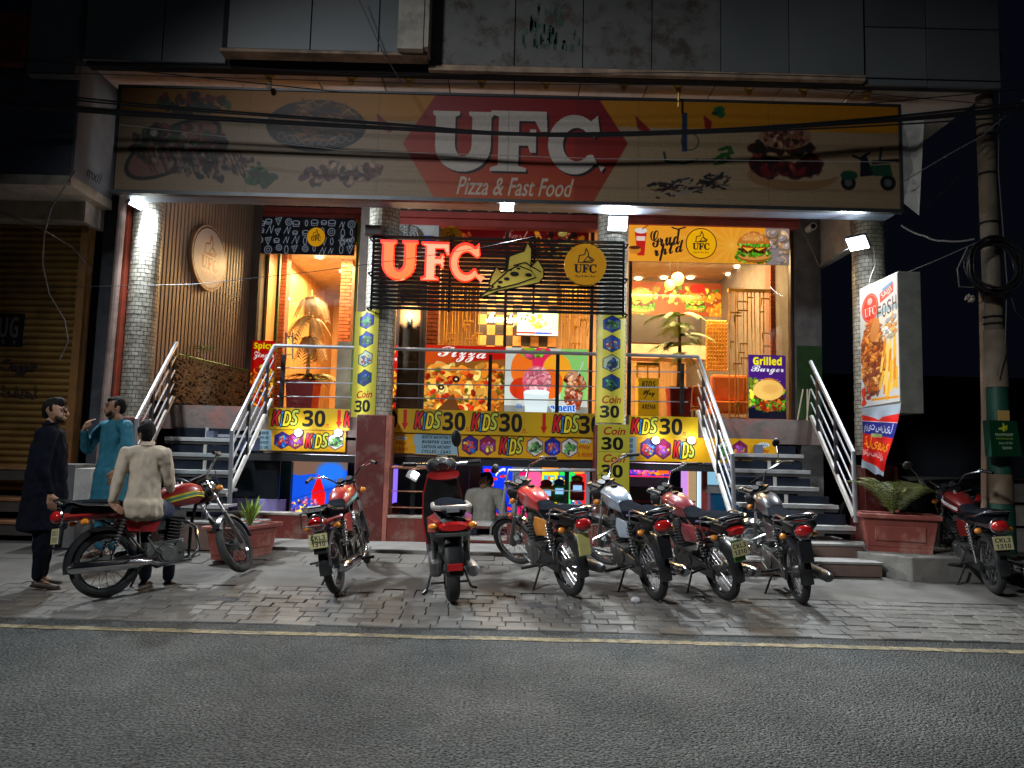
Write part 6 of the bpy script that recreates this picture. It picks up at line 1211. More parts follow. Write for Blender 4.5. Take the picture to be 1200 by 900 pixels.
def bike(label, P, Q, paint, stripe, o=None, **k):
    """P, Q: ground points under the rear and front wheel"""
    g = dict(WB=1.24, R=.295, lean=9, steer=0, fender=CHR, cover=None, box=None, mirrors=1, rack=True, seatc=VIN, tail='round', plate=True, scale=1., cast=False, stripes=True, muf=CHR); g.update(k)
    P, Q = Vector(P), Vector(Q); d = Q-P; hd = math.atan2(d.y, d.x); gr = math.atan(GS)*math.sin(hd)
    P.z = gz(P.y)+.013; t = thing('motorcycle', label, 'motorcycle', P, 'motorcycles parked in front of the restaurant')
    Mx = Matrix.Rotation(hd, 4, 'Z') @ Matrix.Rotation(-gr, 4, 'Y') @ Matrix.Rotation(math.radians(-g['lean']), 4, 'X'); t.rotation_euler = Mx.to_euler(); t.scale = (g['scale'],)*3
    R, WB = g['R'], g['WB']; kw = dict(world_coords=False); pm = paint
    H = Vector((WB-.33, 0, .93)); ax = Vector((-.33+.0, 0, .63)).normalized(); A = H
    SR = Matrix.Translation(A) @ Matrix.Rotation(math.radians(g['steer']), 4, ax) @ Matrix.Translation(-A)
    def wheel(c, T, nm, drum=True):
        b = B(); b.T = T; b.torus(c, (0, 1, 0), R-.038, .038, 40, 10, 1.0); ty = b.obj(nm, RUB, t, True, **kw)
        b = B(); b.T = T; b.torus(c, (0, 1, 0), R-.078, .012, 40, 6, 1.7); b.obj('rim', CHR if not g['cast'] else PLB, ty, True, **kw)
        b = B(); b.T = T; b.cyl((c[0], -.05, c[2]), (c[0], .05, c[2]), .055 if drum else .035, n=18); b.cyl((c[0], -.075, c[2]), (c[0], -.045, c[2]), .075, n=18); b.cyl((c[0], -.1, c[2]), (c[0], .1, c[2]), .012, n=8); b.obj('hub', ENG, ty, 1, **kw)
        b = B(); b.T = T; n = 36 if not g['cast'] else 6
        for i in range(n):
            a = 2*math.pi*i/n; e = a+(.5 if i % 2 else -.5)*(.9 if not g['cast'] else 0); s = .035*(1 if (i//2) % 2 else -1)
            b.cyl((c[0]+.05*math.cos(a), s, c[2]+.05*math.sin(a)), (c[0]+(R-.09)*math.cos(e), s*.2, c[2]+(R-.09)*math.sin(e)), .0022 if not g['cast'] else .014, n=4, caps=False)
        b.obj('spokes', CHR if not g['cast'] else PLB, ty, fix=False, **kw)
    I = Matrix.Identity(4); FC = (WB, 0, R); wheel((0, 0, R), I, 'rear_wheel'); wheel(FC, SR, 'front_wheel')
    # mudguards
    def guard(c, r, a0, a1, w, T, mat, nm='mudguard'):
        b = B(); b.T = T; n = 16; rings = []
        for i in range(n+1):
            a = math.radians(a0+(a1-a0)*i/n); u = Vector((math.cos(a), 0, math.sin(a))); cc = Vector(c)
            rings.append([cc+u*(r+h)+Vector((0, y, 0)) for y, h in ((-w, -.03), (-w*.8, 0), (0, .014), (w*.8, 0), (w, -.03), (w*.75, -.012), (0, .004), (-w*.75, -.012))])
        b.loft(rings); return b.obj(nm, mat, t, True, **kw)
    guard(FC, R+.025, 15, 150, .055, SR, g['fender']); guard((0, 0, R), R+.03, 40, 188, .06, I, g.get('rearg') or FRM, 'rear_mudguard')
    # forks, headlamp, bars
    b = B(); b.T = SR
    for s in (-1, 1): f0 = Vector((WB, s*.085, R)); f1 = H+Vector((-.02, s*.085, .02)); m = f0.lerp(f1, .5); b.cyl(f0, m, .024, .022, 10); 
    f = b.obj('fork_slider', ENG, t, 1, **kw); b = B(); b.T = SR
    for s in (-1, 1): f0 = Vector((WB, s*.085, R)); f1 = H+Vector((-.02, s*.085, .02)); m = f0.lerp(f1, .48); b.cyl(m, f1, .016, n=8)
    b.obj('fork_tube', CHR, t, 1, **kw); b = B(); b.T = SR; b.box(H+Vector((-.0, 0, .03)), (.09, .22, .025)); b.box(H+Vector((.05, 0, -.16)), (.08, .2, .03)); b.cyl(H+Vector((-.02, 0, .02)), H+Vector((.07, 0, -.2)), .03, n=10); b.obj('fork_yoke', FRM, t, **kw)
    hc = H+Vector((.14, 0, -.06)); b = B(); b.T = SR; b.lathe([(0, -.12), (.05, -.11), (.08, -.06), (.092, 0), (.092, .01)], hc, (1, 0, -.08), 20); hl = b.obj('headlamp', PLB if not g.get('hl') else g['hl'], t, 1, **kw); b = B(); b.T = SR; b.lathe([(.092, .008), (.098, .015), (.085, .022)], hc, (1, 0, -.08), 20); b.obj('headlamp_ring', CHR, hl, 1, **kw); b = B(); b.T = SR; b.lathe([(.088, .012), (.05, .03), (0, .036)], hc, (1, 0, -.08), 20); b.obj('headlamp_lens', LENS, hl, 1, **kw)
    b = B(); b.T = SR; hb = [H+Vector(v) for v in ((-.26, .37, .17), (-.12, .33, .19), (-.0, .2, .16), (.0, .09, .06), (.0, -.09, .06), (-.0, -.2, .16), (-.12, -.33, .19), (-.26, -.37, .17))]; b.tube(hb, .0115, 8); b.obj('handlebar', CHR, t, 1, **kw)
    for s in (0, -1):
        e, e2 = hb[s], hb[1 if s == 0 else -2]; b = B(); b.T = SR; b.cyl(e, e.lerp(e2, .9), .018, n=10); b.obj('grip', PLB, t, 1, **kw)
        b = B(); b.T = SR; y = 1 if s == 0 else -1; c0 = e2+Vector((.02, 0, 0)); b.tube([c0, c0+Vector((.05, y*.0, -.005)), e+Vector((.06, 0, -.01)), e+Vector((.05, y*.02, -.012))], .005, 6); b.box(c0, (.05, .035, .04)); b.obj('brake_lever', ENG, t, **kw)
        if g['mirrors'] & (1 if s == 0 else 2): b = B(); b.T = SR; m = c0+Vector((.02, y*.1, .2)); b.tube([c0, c0+Vector((0, y*.04, .1)), m], .005, 6); b.obj('mirror_stem', CHR, t, **kw); b = B(); b.T = SR; b.ell(m, (.02, .062, .045)); b.obj('mirror', PLB, t, 1, **kw)
    b = B(); b.T = SR
    for s in (-.045, .045): b.cyl(H+Vector((.03, s, .03)), H+Vector((.0, s, .085)), .04, n=14)
    b.obj('gauges', PLB, t, 1, **kw)
    b = B(); b.T = SR; b.tube([H+Vector((.02, .1, .1)), H+Vector((.16, .08, .08)), H+Vector((.1, .05, -.2)), H+Vector((-.05, .03, -.35))], .005, 5); b.tube([H+Vector((.0, -.2, .15)), H+Vector((.17, -.1, .08)), H+Vector((.18, -.07, -.3)), Vector((WB+.02, -.07, R+.05))], .005, 5); b.obj('cables', PLB, t, **kw)
    for s in (-1, 1):
        for c0, T, nm in ((H+Vector((.06, s*.16, -.09)), SR, 'front'), (Vector((-.2, s*.14, .68)), I, 'rear')):
            b = B(); b.T = T; b.cyl(c0-Vector((0, s*.08, 0)), c0, .008, n=6); b.obj('indicator_stem', PLB, t, **kw); b = B(); b.T = T; b.ell(c0, (.036, .034, .03), 12, 7); b.obj('indicator', AMB, t, 1, **kw)
    # tank, seat, side covers
    def ring(x, z, hw, hh, n=14, ex=.75, bot=.75):
        out = []
        for i in range(n):
            a = 2*math.pi*i/n; c, s_ = math.cos(a), math.sin(a); out.append(Vector((x, hw*math.copysign(abs(c)**ex, c)*(1 if s_ > 0 else bot), z+hh*math.copysign(abs(s_)**ex, s_))))
        return out
    b = B(); b.loft([ring(x, z, hw, hh) for x, z, hw, hh in ((.42, .795, .05, .05), (.44, .80, .085, .075), (.55, .825, .115, .10), (.68, .845, .13, .115), (.8, .85, .125, .11), (.88, .845, .10, .09), (.915, .84, .06, .05))]); tk = b.obj('fuel_tank', pm, t, True, **kw)
    b = B(); b.cyl((.70, 0, .955), (.70, 0, .975), .04, .036, 14); b.obj('fuel_cap', CHR, tk, 1, **kw)
    if g['stripes']:
        for s in (-1, 1):
            for j, (mt, dz) in enumerate(zip(stripe, (0, -.02, -.04))):
                b = B(); vs = []; q = [(.46, .80), (.56, .825), (.68, .85), (.8, .87), (.9, .86)]; hws = [.088, .118, .1335, .129, .078]
                for (x, z), hw in zip(q, hws): vs += [(x, s*(hw+.0015)*(.93 if dz == 0 and x > .85 else 1), z+dz+.008-.02*(x-.7)), (x+.02, s*(hw+.0015), z+dz-.008-.02*(x-.7))]
                b.add(vs, [(2*i, 2*i+2, 2*i+3, 2*i+1) for i in range(4)]); b.obj('tank_stripe', mt, tk, fix=False, **kw)
    b = B(); b.loft([ring(x, z, hw, hh, 14, .6, .8) for x, z, hw, hh in ((-.31, .81, .08, .045), (-.29, .81, .12, .07), (-.1, .80, .135, .078), (.08, .785, .135, .075), (.14, .775, .13, .068), (.28, .76, .125, .066), (.4, .785, .09, .065), (.47, .815, .06, .055))]); b.obj('seat', g['seatc'], t, True, **kw)
    b = B(); b.loft([ring(x, z, hw, hh, 12, .7, .9) for x, z, hw, hh in ((-.36, .74, .05, .03), (-.33, .74, .085, .045), (-.1, .735, .105, .04), (.2, .71, .1, .04), (.4, .72, .07, .035))]); b.obj('tail_cowl', g.get('tailc') or pm, t, True, **kw)
    b = B(); 
    for s in (-1, 1): b.tube([(.12, s*.125, .78), (.05, s*.15, .80), (-.2, s*.15, .83), (-.33, s*.12, .88)], .0105, 8)
    b.tube([(-.33, .12, .88), (-.37, .06, .895), (-.37, -.06, .895), (-.33, -.12, .88)], .0105, 8); b.obj('grab_rail', CHR, t, 1, **kw)
    if g.get('block'):
        b = B(); b.loft([ring(-.36, .77, .10, .05), ring(-.33, .775, .135, .075), ring(-.12, .775, .142, .085), ring(-.02, .77, .13, .06)]); b.obj('tail_block', PLB, t, True, **kw); b = B(); b.tube([(.02, .15, .72), (-.02, .155, .84), (-.12, .155, .87), (-.34, .145, .865), (-.38, .09, .85), (-.38, -.09, .85), (-.34, -.145, .865), (-.12, -.155, .87), (-.02, -.155, .84), (.02, -.15, .72)], .009, 8); b.obj('tail_rail', CHR, t, 1, **kw)
    for s in (-1, 1):
        b = B(); b.prism([(.16, .56), (.40, .52), (.46, .62), (.42, .71), (.2, .71), (.14, .66)], (0, s*.105 if s > 0 else -.125, 0), (1, 0, 0), (0, 0, 1), -.02 if s > 0 else -.02); b.obj('side_cover', g['cover'] or pm, t, bevel=.006, **kw)
        b = B(); b.cyl((.0, s*.13, R+.02), (.14, s*.12, .7), .011, n=8); sh = b.obj('shock_rod', CHR, t, 1, **kw); b = B()
        for q in range(9): cc = Vector((.0, s*.13, R+.02)).lerp(Vector((.14, s*.12, .7)), .35+q*.07); b.torus(cc, Vector((.14, 0, .4)), .026, .006, 12, 5)
        b.obj('shock_spring', g.get('spring') or CHR, sh, True, **kw)
    # frame, engine, exhaust
    b = B(); b.tube([H+Vector((-.05, 0, -.05)), (.66, 0, .72), (.35, 0, .69), (.0, 0, .72), (-.2, 0, .72)], .022, 8); b.tube([H+Vector((-.03, 0, -.12)), (.80, 0, .55), (.76, 0, .26), (.45, 0, .2), (.3, 0, .3), (.3, 0, .66)], .018, 8)
    for s in (-1, 1): b.tube([(.33, s*.08, .33), (0, s*.1, R), ], .016, 8); b.tube([(.3, s*.08, .36), (.12, s*.09, .62), (-.05, s*.09, .72)], .012, 6)
    b.obj('frame', FRM, t, 1, **kw)
    b = B(); b.box((.50, 0, .33), (.34, .22, .2)); b.cyl((.50, -.15, .31), (.50, .13, .31), .092, .096, n=24); b.cyl((.50, -.158, .31), (.50, -.15, .31), .07, n=20); b.cyl((.63, -.125, .36), (.63, .13, .36), .055, n=16); b.cyl((.38, -.12, .34), (.38, .14, .34), .06, n=16); b.tube([(.42, -.15, .32), (.36, -.2, .36), (.30, -.2, .48), (.30, -.25, .5)], .010, 6); b.cyl((.5, .13, .2), (.72, .13, .26), .012, n=6); e = b.obj('crankcase', ENG, t, 1, bevel=.012, **kw)
    b = B(); b.cyl((.6, 0, .4), (.66, 0, .66), .06, n=12); b.box((.66, 0, .66), (.13, .13, .08), Matrix.Rotation(.23, 3, 'Y')); b.obj('cylinder', ENG, e, 1, **kw)
    b = B()
    for q in range(8): c0 = Vector((.605, 0, .43)).lerp(Vector((.655, 0, .64)), q/7); b.box(c0, (.17, .17, .007), Matrix.Rotation(.23, 3, 'Y'))
    b.obj('cooling_fins', ENG, e, **kw)
    b = B(); b.box((.46, .0, .58), (.14, .12, .1)); b.cyl((.5, .03, .52), (.6, .03, .52), .03, n=10); b.obj('carburettor', ENB, t, bevel=.01, **kw)
    b = B(); b.tube([(.71, -.04, .6), (.80, -.09, .52), (.80, -.13, .32), (.7, -.15, .22), (.45, -.17, .215), (.3, -.175, .26)], .018, 10); b.obj('exhaust_pipe', CHR, t, 1, **kw)
    b = B(); b.lathe([(.018, 0), (.024, .06), (.048, .14), (.052, .5), (.047, .66), (.028, .70), (.0, .70)], (.34, -.18, .262), (-1, 0, .06), 16); b.obj('muffler', g['muf'], t, 1, **kw)
    b = B(); b.prism([(-.06, .24), (.42, .26), (.46, .36), (.42, .41), (.0, .37), (-.07, .34)], (0, .1, 0), (1, 0, 0), (0, 0, 1), -.03); b.obj('chain_case', FRM, t, bevel=.008, **kw)
    for s in (-1, 1): b = B(); b.cyl((.42, s*.1, .22), (.42, s*.3, .22), .016, n=8); b.obj('foot_peg', RUB, t, 1, **kw); b = B(); b.tube([(.15, s*.1, .3), (.12, s*.18, .3), (.1, s*.26, .3)], .012, 6); b.obj('pillion_peg', RUB, t, 1, **kw)
    b = B(); b.tube([(.36, .12, .22), (.30, .24, .03), (.27, .29, .015)], .011, 6); b.box((.27, .3, .012), (.06, .05, .012)); b.obj('side_stand', FRM, t, **kw); b = B(); b.tube([(.62, -.16, .25), (.72, -.18, .24), (.78, -.2, .26)], .008, 6); b.obj('brake_pedal', CHR, t, **kw)
    if g.get('guard'): b = B(); b.tube([(.86, 0, .5), (.9, .22, .42), (.86, .26, .34), (.8, .1, .28), (.8, -.1, .28), (.86, -.26, .34), (.9, -.22, .42), (.86, 0, .5)], .011, 6); b.obj('crash_guard', CHR, t, 1, **kw)
    # tail
    b = B(); b.box((-.32, 0, .74), (.08, .13, .09)); b.obj('lamp_bracket', FRM, t, bevel=.01, **kw)
    if g['tail'] == 'round': b = B(); b.ell((-.37, 0, .745), (.05, .08, .055)); b.obj('tail_lamp', REDL, t, 1, **kw); b = B(); b.torus((-.35, 0, .745), (1, 0, 0), .072, .012, 20, 6); b.obj('tail_lamp_rim', CHR, t, True, **kw)
    else: b = B(); b.loft([ring(-.30, .74, .09, .05), ring(-.36, .745, .10, .048), ring(-.41, .75, .07, .03)]); b.obj('tail_lamp', REDL, t, True, **kw)
    if g['plate']: o_ = panel('number_plate', PLATE_M, [(-.40, .085, .52), (-.40, -.085, .52), (-.385, -.085, .65), (-.385, .085, .65)], .004); o_.parent = t
    guardx = B(); guardx.box((-.355, 0, .56), (.02, .12, .2), Matrix.Rotation(.15, 3, 'Y')); guardx.obj('plate_holder', g.get('flap') or FRM, t, bevel=.006, **kw)
    if g['box']: b = B(); b.box((-.18, 0, .86), (.34, .26, .12)); b.obj('rear_carrier_box', PLB, t, bevel=.03, **kw)
    if g['rack']:
        b = B()
        for y in (-.09, .09): b.tube([(-.2, y, .875), (-.5, y, .86), (-.52, y, .74)], .008, 6)
        for x in (-.3, -.4, -.5): b.cyl((x, -.1, .865), (x, .1, .865), .007, n=6)
        b.cyl((-.52, -.1, .74), (-.52, .1, .74), .007, n=6); b.obj('rear_rack', CHR if not g.get('rackc') else g['rackc'], t, 1, **kw)
    return t
def paint(name, col, coat=1., metal=0.): return M(name, col, .32, metal, var=.10, vs=9, coat=coat*.7, dirt=.35, dirtcol=lerp(col, (.12, .10, .08), .5), ds=7)
YS_, GS_, WS_, SS_ = M('stripe_yellow', (.75, .6, .05), .3), M('stripe_green', (.05, .3, .25), .3), M('stripe_white', (.7, .7, .7), .3), M('stripe_silver', (.35, .42, .45), .3, .5)
PR = paint('paint_red', (.36, .015, .015)); PM = paint('paint_maroon', (.22, .02, .03)); PB = paint('paint_blue_silver', (.30, .38, .46), 1., .4); PK = paint('paint_black', (.02, .022, .03)); PC2 = paint('paint_bright_red', (.5, .02, .02))
def G(px, py):
    d = at(px, py, 10.)-Vector((0, 0, CAM_H)); lo, hi = 2., 14.
    for _ in range(50):
        m = (lo+hi)/2
        if CAM_H+d.z*m/10 > gz(m): lo = m
        else: hi = m
    return Vector((d.x*m/10, m, gz(m)))
bike('red motorcycle with yellow and green tank stripes seen side-on under the man in beige', G(124, 702), G(268, 676), PR, (YS_, GS_, YS_), lean=8, steer=36, scale=1.0, fender=FRM, tailc=PR, mirrors=0, rack=False)
bike('red and black motorcycle with pale green tank stickers standing beside the maroon column', G(396, 697), G(430, 660), PR, (GS_, WS_, GS_), lean=10, steer=14, fender=FRM, mirrors=0, tailc=PR, box=False, rackc=PLB, scale=.97)
bike('bright red motorcycle with black seat in the middle, front wheel turned to the left stairs', G(668, 699), G(604, 664), PC2, (WS_,)*3, block=1, lean=8, steer=32, mirrors=1, cover=M('cover_orange', (.45, .17, .02), .4), flap=M('flap_yellow', (.45, .42, .15), .4), stripes=False, rack=False, muf=M('muffler_dark', (.08, .08, .08), .4, .6), plate=False, tailc=PK)
bike('silver-blue motorcycle with chrome rail and amber indicators in front of the lettered column', G(768, 704), G(706, 664), PB, (WS_,)*3, block=1, guard=1, scale=1.03, lean=10, steer=36, mirrors=0, stripes=False, rack=False, plate=False, fender=FRM, tailc=PK)
bike('maroon motorcycle with green number plate between the silver-blue and the black motorcycle', G(850, 704), G(776, 668), PM, (WS_,)*3, block=1, scale=.98, lean=12, steer=28, mirrors=0, stripes=False, rack=False, tail='wedge', flap=M('flap_green', (.06, .16, .04), .4), fender=FRM, tailc=PR)
bike('black motorcycle with round red tail lamp in front of the right stairs', G(938, 708), G(888, 667), PK, (WS_,)*3, block=1, guard=1, lean=8, steer=38, mirrors=2, stripes=False, rack=False, plate=False, muf=M('muffler_dark', ()), fender=CHR)
bike('red motorcycle with yellow plate parked by the green pole base at the far right', G(1166, 697), G(1112, 664), paint('paint_red_shaded', (.13, .008, .008)), (WS_, WS_, PM), lean=7, steer=10, mirrors=1, rack=False, fender=FRM, tailc=PK)  # red paint darkened: the shade at this end is in the colour
bike('dark motorcycle lost in shadow behind the planter at the right', (6.1, 10.2, 0), (5.3, 11.1, 0), PK, (WS_,)*3, lean=7, steer=-10, mirrors=3, stripes=False, rack=False, plate=False)
# ------------------------------------------------------------------ step-through scooter, seen from behind
def scooter(P, Q):
    P, Q = Vector(P), Vector(Q); d = Q-P; hd = math.atan2(d.y, d.x); P.z = gz(P.y)+.013; t = thing('motor_scooter', 'black and red motor scooter seen from behind with its centre stand down', 'scooter', P)
    t.rotation_euler = (Matrix.Rotation(hd, 4, 'Z') @ Matrix.Rotation(-math.atan(GS)*math.sin(hd), 4, 'Y') @ Matrix.Rotation(math.radians(-4), 4, 'X')).to_euler(); t.scale = (1.12, 1.08, 1.14); kw = dict(world_coords=False)
    def el(x, z, hw, hh, n=14, ex=.75): return [Vector((x, hw*math.copysign(abs(math.cos(a))**ex, math.cos(a)), z+hh*math.copysign(abs(math.sin(a))**ex, math.sin(a)))) for a in [2*math.pi*i/n for i in range(n)]]
    for x, nm in ((0, 'rear_wheel'), (1.2, 'front_wheel')):
        b = B(); b.torus((x, 0, .26), (0, 1, 0), .205, .055, 32, 10, 1.05); w = b.obj(nm, RUB, t, True, **kw); b = B(); b.cyl((x, -.05, .26), (x, .05, .26), .14, n=20); b.cyl((x, -.09, .26), (x, .09, .26), .04, n=10); b.obj('rim', ENG, w, 1, **kw)
    b = B(); b.loft([el(-.34, .64, .06, .03), el(-.3, .64, .13, .08), el(-.1, .6, .17, .13), el(.2, .55, .17, .16), el(.42, .48, .13, .14), el(.5, .42, .1, .08)]); b.obj('rear_body', PLB, t, True, **kw)
    for s in (-1, 1): b = B(); b.loft([[Vector((x, s*y, z)) for x, y, z in q] for q in (((-.33, .10, .70), (-.33, .14, .69), (-.33, .14, .62), (-.33, .11, .62)), ((0, .13, .71), (0, .19, .68), (0, .19, .56), (0, .15, .55)), ((.35, .1, .62), (.35, .16, .6), (.35, .16, .5), (.35, .12, .5)))]); b.obj('side_panel', PR, t, True, **kw)
    b = B(); b.loft([el(-.25, .74, .11, .03), el(-.1, .77, .15, .05), (el(.15, .75, .15, .05)), el(.35, .73, .12, .045), el(.45, .74, .08, .03)]); b.obj('seat', VIN, t, True, **kw)
    b = B(); b.tube([(.0, .14, .78), (-.25, .15, .79), (-.36, .1, .80), (-.36, -.1, .80), (-.25, -.15, .79), (0, -.14, .78)], .02, 8); b.box((-.32, 0, .785), (.14, .1, .03)); b.obj('grab_rail', M('rail_silver', (.4, .4, .4), .35, .6), t, True, **kw)
    b = B(); b.loft([el(-.36, .66, .12, .035), el(-.39, .655, .10, .025)]); b.obj('tail_lamp', REDL, t, True, **kw); b = B(); b.box((-.37, 0, .60), (.02, .28, .03)); b.obj('tail_trim', ENG, t, bevel=.006, **kw)
    b = B(); b.loft([el(.62, .96, .07, .02), el(.60, .95, .15, .045), el(.64, .93, .13, .04), el(.70, .92, .05, .02)]); b.obj('red_backrest', PR, t, True, **kw)
    for s in (-1, 1): b = B(); b.ell((-.33, s*.16, .66), (.04, .04, .025), 10, 6); b.obj('indicator', AMB, t, 1, **kw)
    b = B(); b.loft([el(-.25, .58, .07, .04, 10), el(-.34, .42, .08, .03, 10), el(-.38, .3, .07, .02, 10)]); b.obj('rear_mudguard', PLB, t, True, **kw); b = B(); b.box((-.40, 0, .36), (.015, .12, .05)); b.obj('reflector', REDL, t, **kw)
    for s in (-1, 1): b = B(); b.cyl((-.02, s*.13, .28), (.02, s*.14, .58), .03, n=10); b.obj('shock_absorber', CHR, t, 1, **kw)
    b = B(); b.lathe([(.02, 0), (.05, .05), (.055, .35), (.04, .42), (0, .42)], (.2, -.17, .24), (-1, 0, .1), 14); b.obj('muffler', M('muffler_silver', (.45, .45, .45), .35, .7), t, 1, **kw); b = B(); b.box((.12, .13, .28), (.38, .1, .14)); b.obj('gear_case', ENG, t, bevel=.03, **kw)
    b = B(); b.box((.66, 0, .27), (.42, .34, .05)); b.obj('footboard', PLB, t, bevel=.015, **kw)
    b = B(); b.loft([[Vector((x, y, z)) for y, z in ((-w, z0), (-w*.6, z0+.0), (w*.6, z0), (w, z0))]+[Vector((x+.05, w*.8, z0)), Vector((x+.05, -w*.8, z0))] for x, w, z0 in ((.88, .17, .28), (.92, .2, .5), (.9, .19, .75), (.86, .14, .93))]); b.obj('leg_shield', PR, t, True, **kw); b = B(); b.loft([[Vector((x-.012, y, z0)) for y in (-w*.93, w*.93)]+[Vector((x-.002, y, z0)) for y in (w*.93, -w*.93)] for x, w, z0 in ((.88, .17, .3), (.92, .2, .5), (.9, .19, .75), (.86, .14, .92))]); b.obj('inner_shield', PLB, t, True, **kw)
    b = B(); b.loft([el(.74, 1.0, .05, .04), el(.8, 1.01, .13, .07), el(.9, 1.0, .15, .08), el(1.0, .97, .08, .06)]); b.obj('handlebar_cowl', PLB, t, True, **kw); b = B(); b.torus((.79, 0, 1.04), (-.75, 0, .65), .085, .008, 20, 6); b.obj('gauge_rim', CHR, t, True, **kw)
    b = B(); b.ell((.80, 0, 1.04), (.03, .075, .05)); b.obj('gauge_face', M('gauge_face', (.2, .2, .17), .2), t, 1, **kw)
    for s in (-1, 1):
        b = B(); b.cyl((.85, s*.12, 1.02), (.76, s*.36, 1.04), .014, n=8); b.obj('handlebar', CHR, t, 1, **kw); b = B(); b.cyl((.8, s*.25, 1.03), (.755, s*.37, 1.04), .02, n=10); b.obj('grip', PLB, t, 1, **kw); b = B(); b.tube([(.86, s*.2, 1.0), (.86, s*.3, 1.02), (.81, s*.37, 1.03)], .005, 5); b.obj('brake_lever', ENG, t, **kw)
        b = B(); b.tube([(.84, s*.17, 1.04), (.85, s*.16, 1.2), (.83, s*.17, 1.27)], .006, 6); 
        if s > 0: continue
        b.obj('mirror_stem', PLB, t, **kw); b = B(); b.ell((.83, s*.15, 1.25), (.02, .05, .08)); b.obj('mirror', PLB, t, 1, **kw)
    b = B(); b.tube([(.45, .12, .22), (.32, .2, .02), (.22, .24, .015)], .012, 6); b.tube([(.45, -.12, .22), (.36, -.2, .015), (.3, -.24, .015)], .012, 6); b.cyl((.36, .16, .06), (.36, -.18, .06), .01, n=6); b.obj('centre_stand', FRM, t, 1, **kw)
    b = B(); b.tube([(.92, .05, .9), (1.2, .07, .26)], .022, 8); b.tube([(.92, -.05, .9), (1.2, -.07, .26)], .022, 8); b.obj('fork', CHR, t, 1, **kw)
scooter(G(530, 706), G(518, 664))
# ------------------------------------------------------------------ people: one continuous body each, clothes as their own pieces
def hull(bm, prims):
    for (c0, r0_), (c1, r1_) in prims:
        tmp = bmesh.new()
        for c, r in ((c0, r0_), (c1, r1_)):
            m = Matrix.Translation(Vector(c)) @ Matrix.Diagonal((*((r, r, r) if isinstance(r, (int, float)) else r), 1)); bmesh.ops.create_uvsphere(tmp, u_segments=12, v_segments=8, radius=1, matrix=m)
        res = bmesh.ops.convex_hull(tmp, input=tmp.verts); bmesh.ops.delete(tmp, geom=[g for g in res['geom_interior'] if isinstance(g, bmesh.types.BMVert)], context='VERTS')
        me = bpy.data.meshes.new('tmp'); tmp.to_mesh(me); tmp.free(); bm.from_mesh(me); bpy.data.meshes.remove(me)
def fuse(name, prims, mat, parent, voxel=.012, smooth=4, wrinkle=0., wsc=6., cut=None):
    bm = bmesh.new(); hull(bm, prims); me = bpy.data.meshes.new(name); bm.to_mesh(me); bm.free()
    o = bpy.data.objects.new(name, me); COL.objects.link(o); r = o.modifiers.new('r', 'REMESH'); r.mode = 'VOXEL'; r.voxel_size = voxel; r.use_smooth_shade = True
    s = o.modifiers.new('s', 'SMOOTH'); s.iterations = smooth; s.factor = .5
    m2 = bpy.data.meshes.new_from_object(o.evaluated_get(bpy.context.evaluated_depsgraph_get())); bpy.data.objects.remove(o); bpy.data.meshes.remove(me)
    if wrinkle:
        n = len(m2.vertices); co = np.empty(n*3); m2.vertices.foreach_get('co', co); co = co.reshape(-1, 3); no = np.empty(n*3); m2.vertex_normals.foreach_get('vector', no); no = no.reshape(-1, 3)
        d = np.array([mnoise.noise(Vector((c[0]*wsc*1.6, c[1]*wsc*1.6, c[2]*wsc*.35)))+.5*mnoise.noise(Vector((c[0]*wsc*3, c[1]*wsc*3, c[2]*wsc*2.2+5))) for c in co])
        co += no*d[:, None]*wrinkle; m2.vertices.foreach_set('co', co.ravel())
    if cut is not None:
        bm = bmesh.new(); bm.from_mesh(m2)
        for pc, pn in cut: bmesh.ops.bisect_plane(bm, geom=bm.verts[:]+bm.edges[:]+bm.faces[:], plane_co=pc, plane_no=pn, clear_outer=True)
        bm.to_mesh(m2); bm.free()
    m2.name = name; m2.polygons.foreach_set('use_smooth', [True]*len(m2.polygons)); m2.materials.clear(); m2.materials.append(mat); o = bpy.data.objects.new(name, m2); COL.objects.link(o); o.parent = parent; return o
def head_prims(h, R):
    """h: head centre; R: rotation; local +y is the face direction"""
    f = lambda x, y, z: Vector(h)+R @ Vector((x, y, z)); p = []
    p.append(((f(0, -.012, .035), (.074, .092, .085)), (f(0, .012, -.03), (.062, .076, .07)))); p.append(((f(0, .02, -.06), (.05, .055, .045)), (f(0, .05, -.088), (.028, .026, .022))))
    p.append(((f(0, .088, .012), .010), (f(0, .108, -.022), .0125))); p.append(((f(-.012, .096, -.026), .008), (f(.012, .096, -.026), .008)))
    p.append(((f(-.03, .078, .032), .013), (f(.03, .078, .032), .013))); p.append(((f(-.016, .087, -.052), .0075), (f(.016, .087, -.052), .0075))); p.append(((f(-.015, .083, -.064), .008), (f(.015, .083, -.064), .008)))
    for s in (-1, 1): p.append(((f(s*.076, -.005, .012), (.009, .017, .02)), (f(s*.073, 0, -.018), (.008, .012, .014))))
    return p
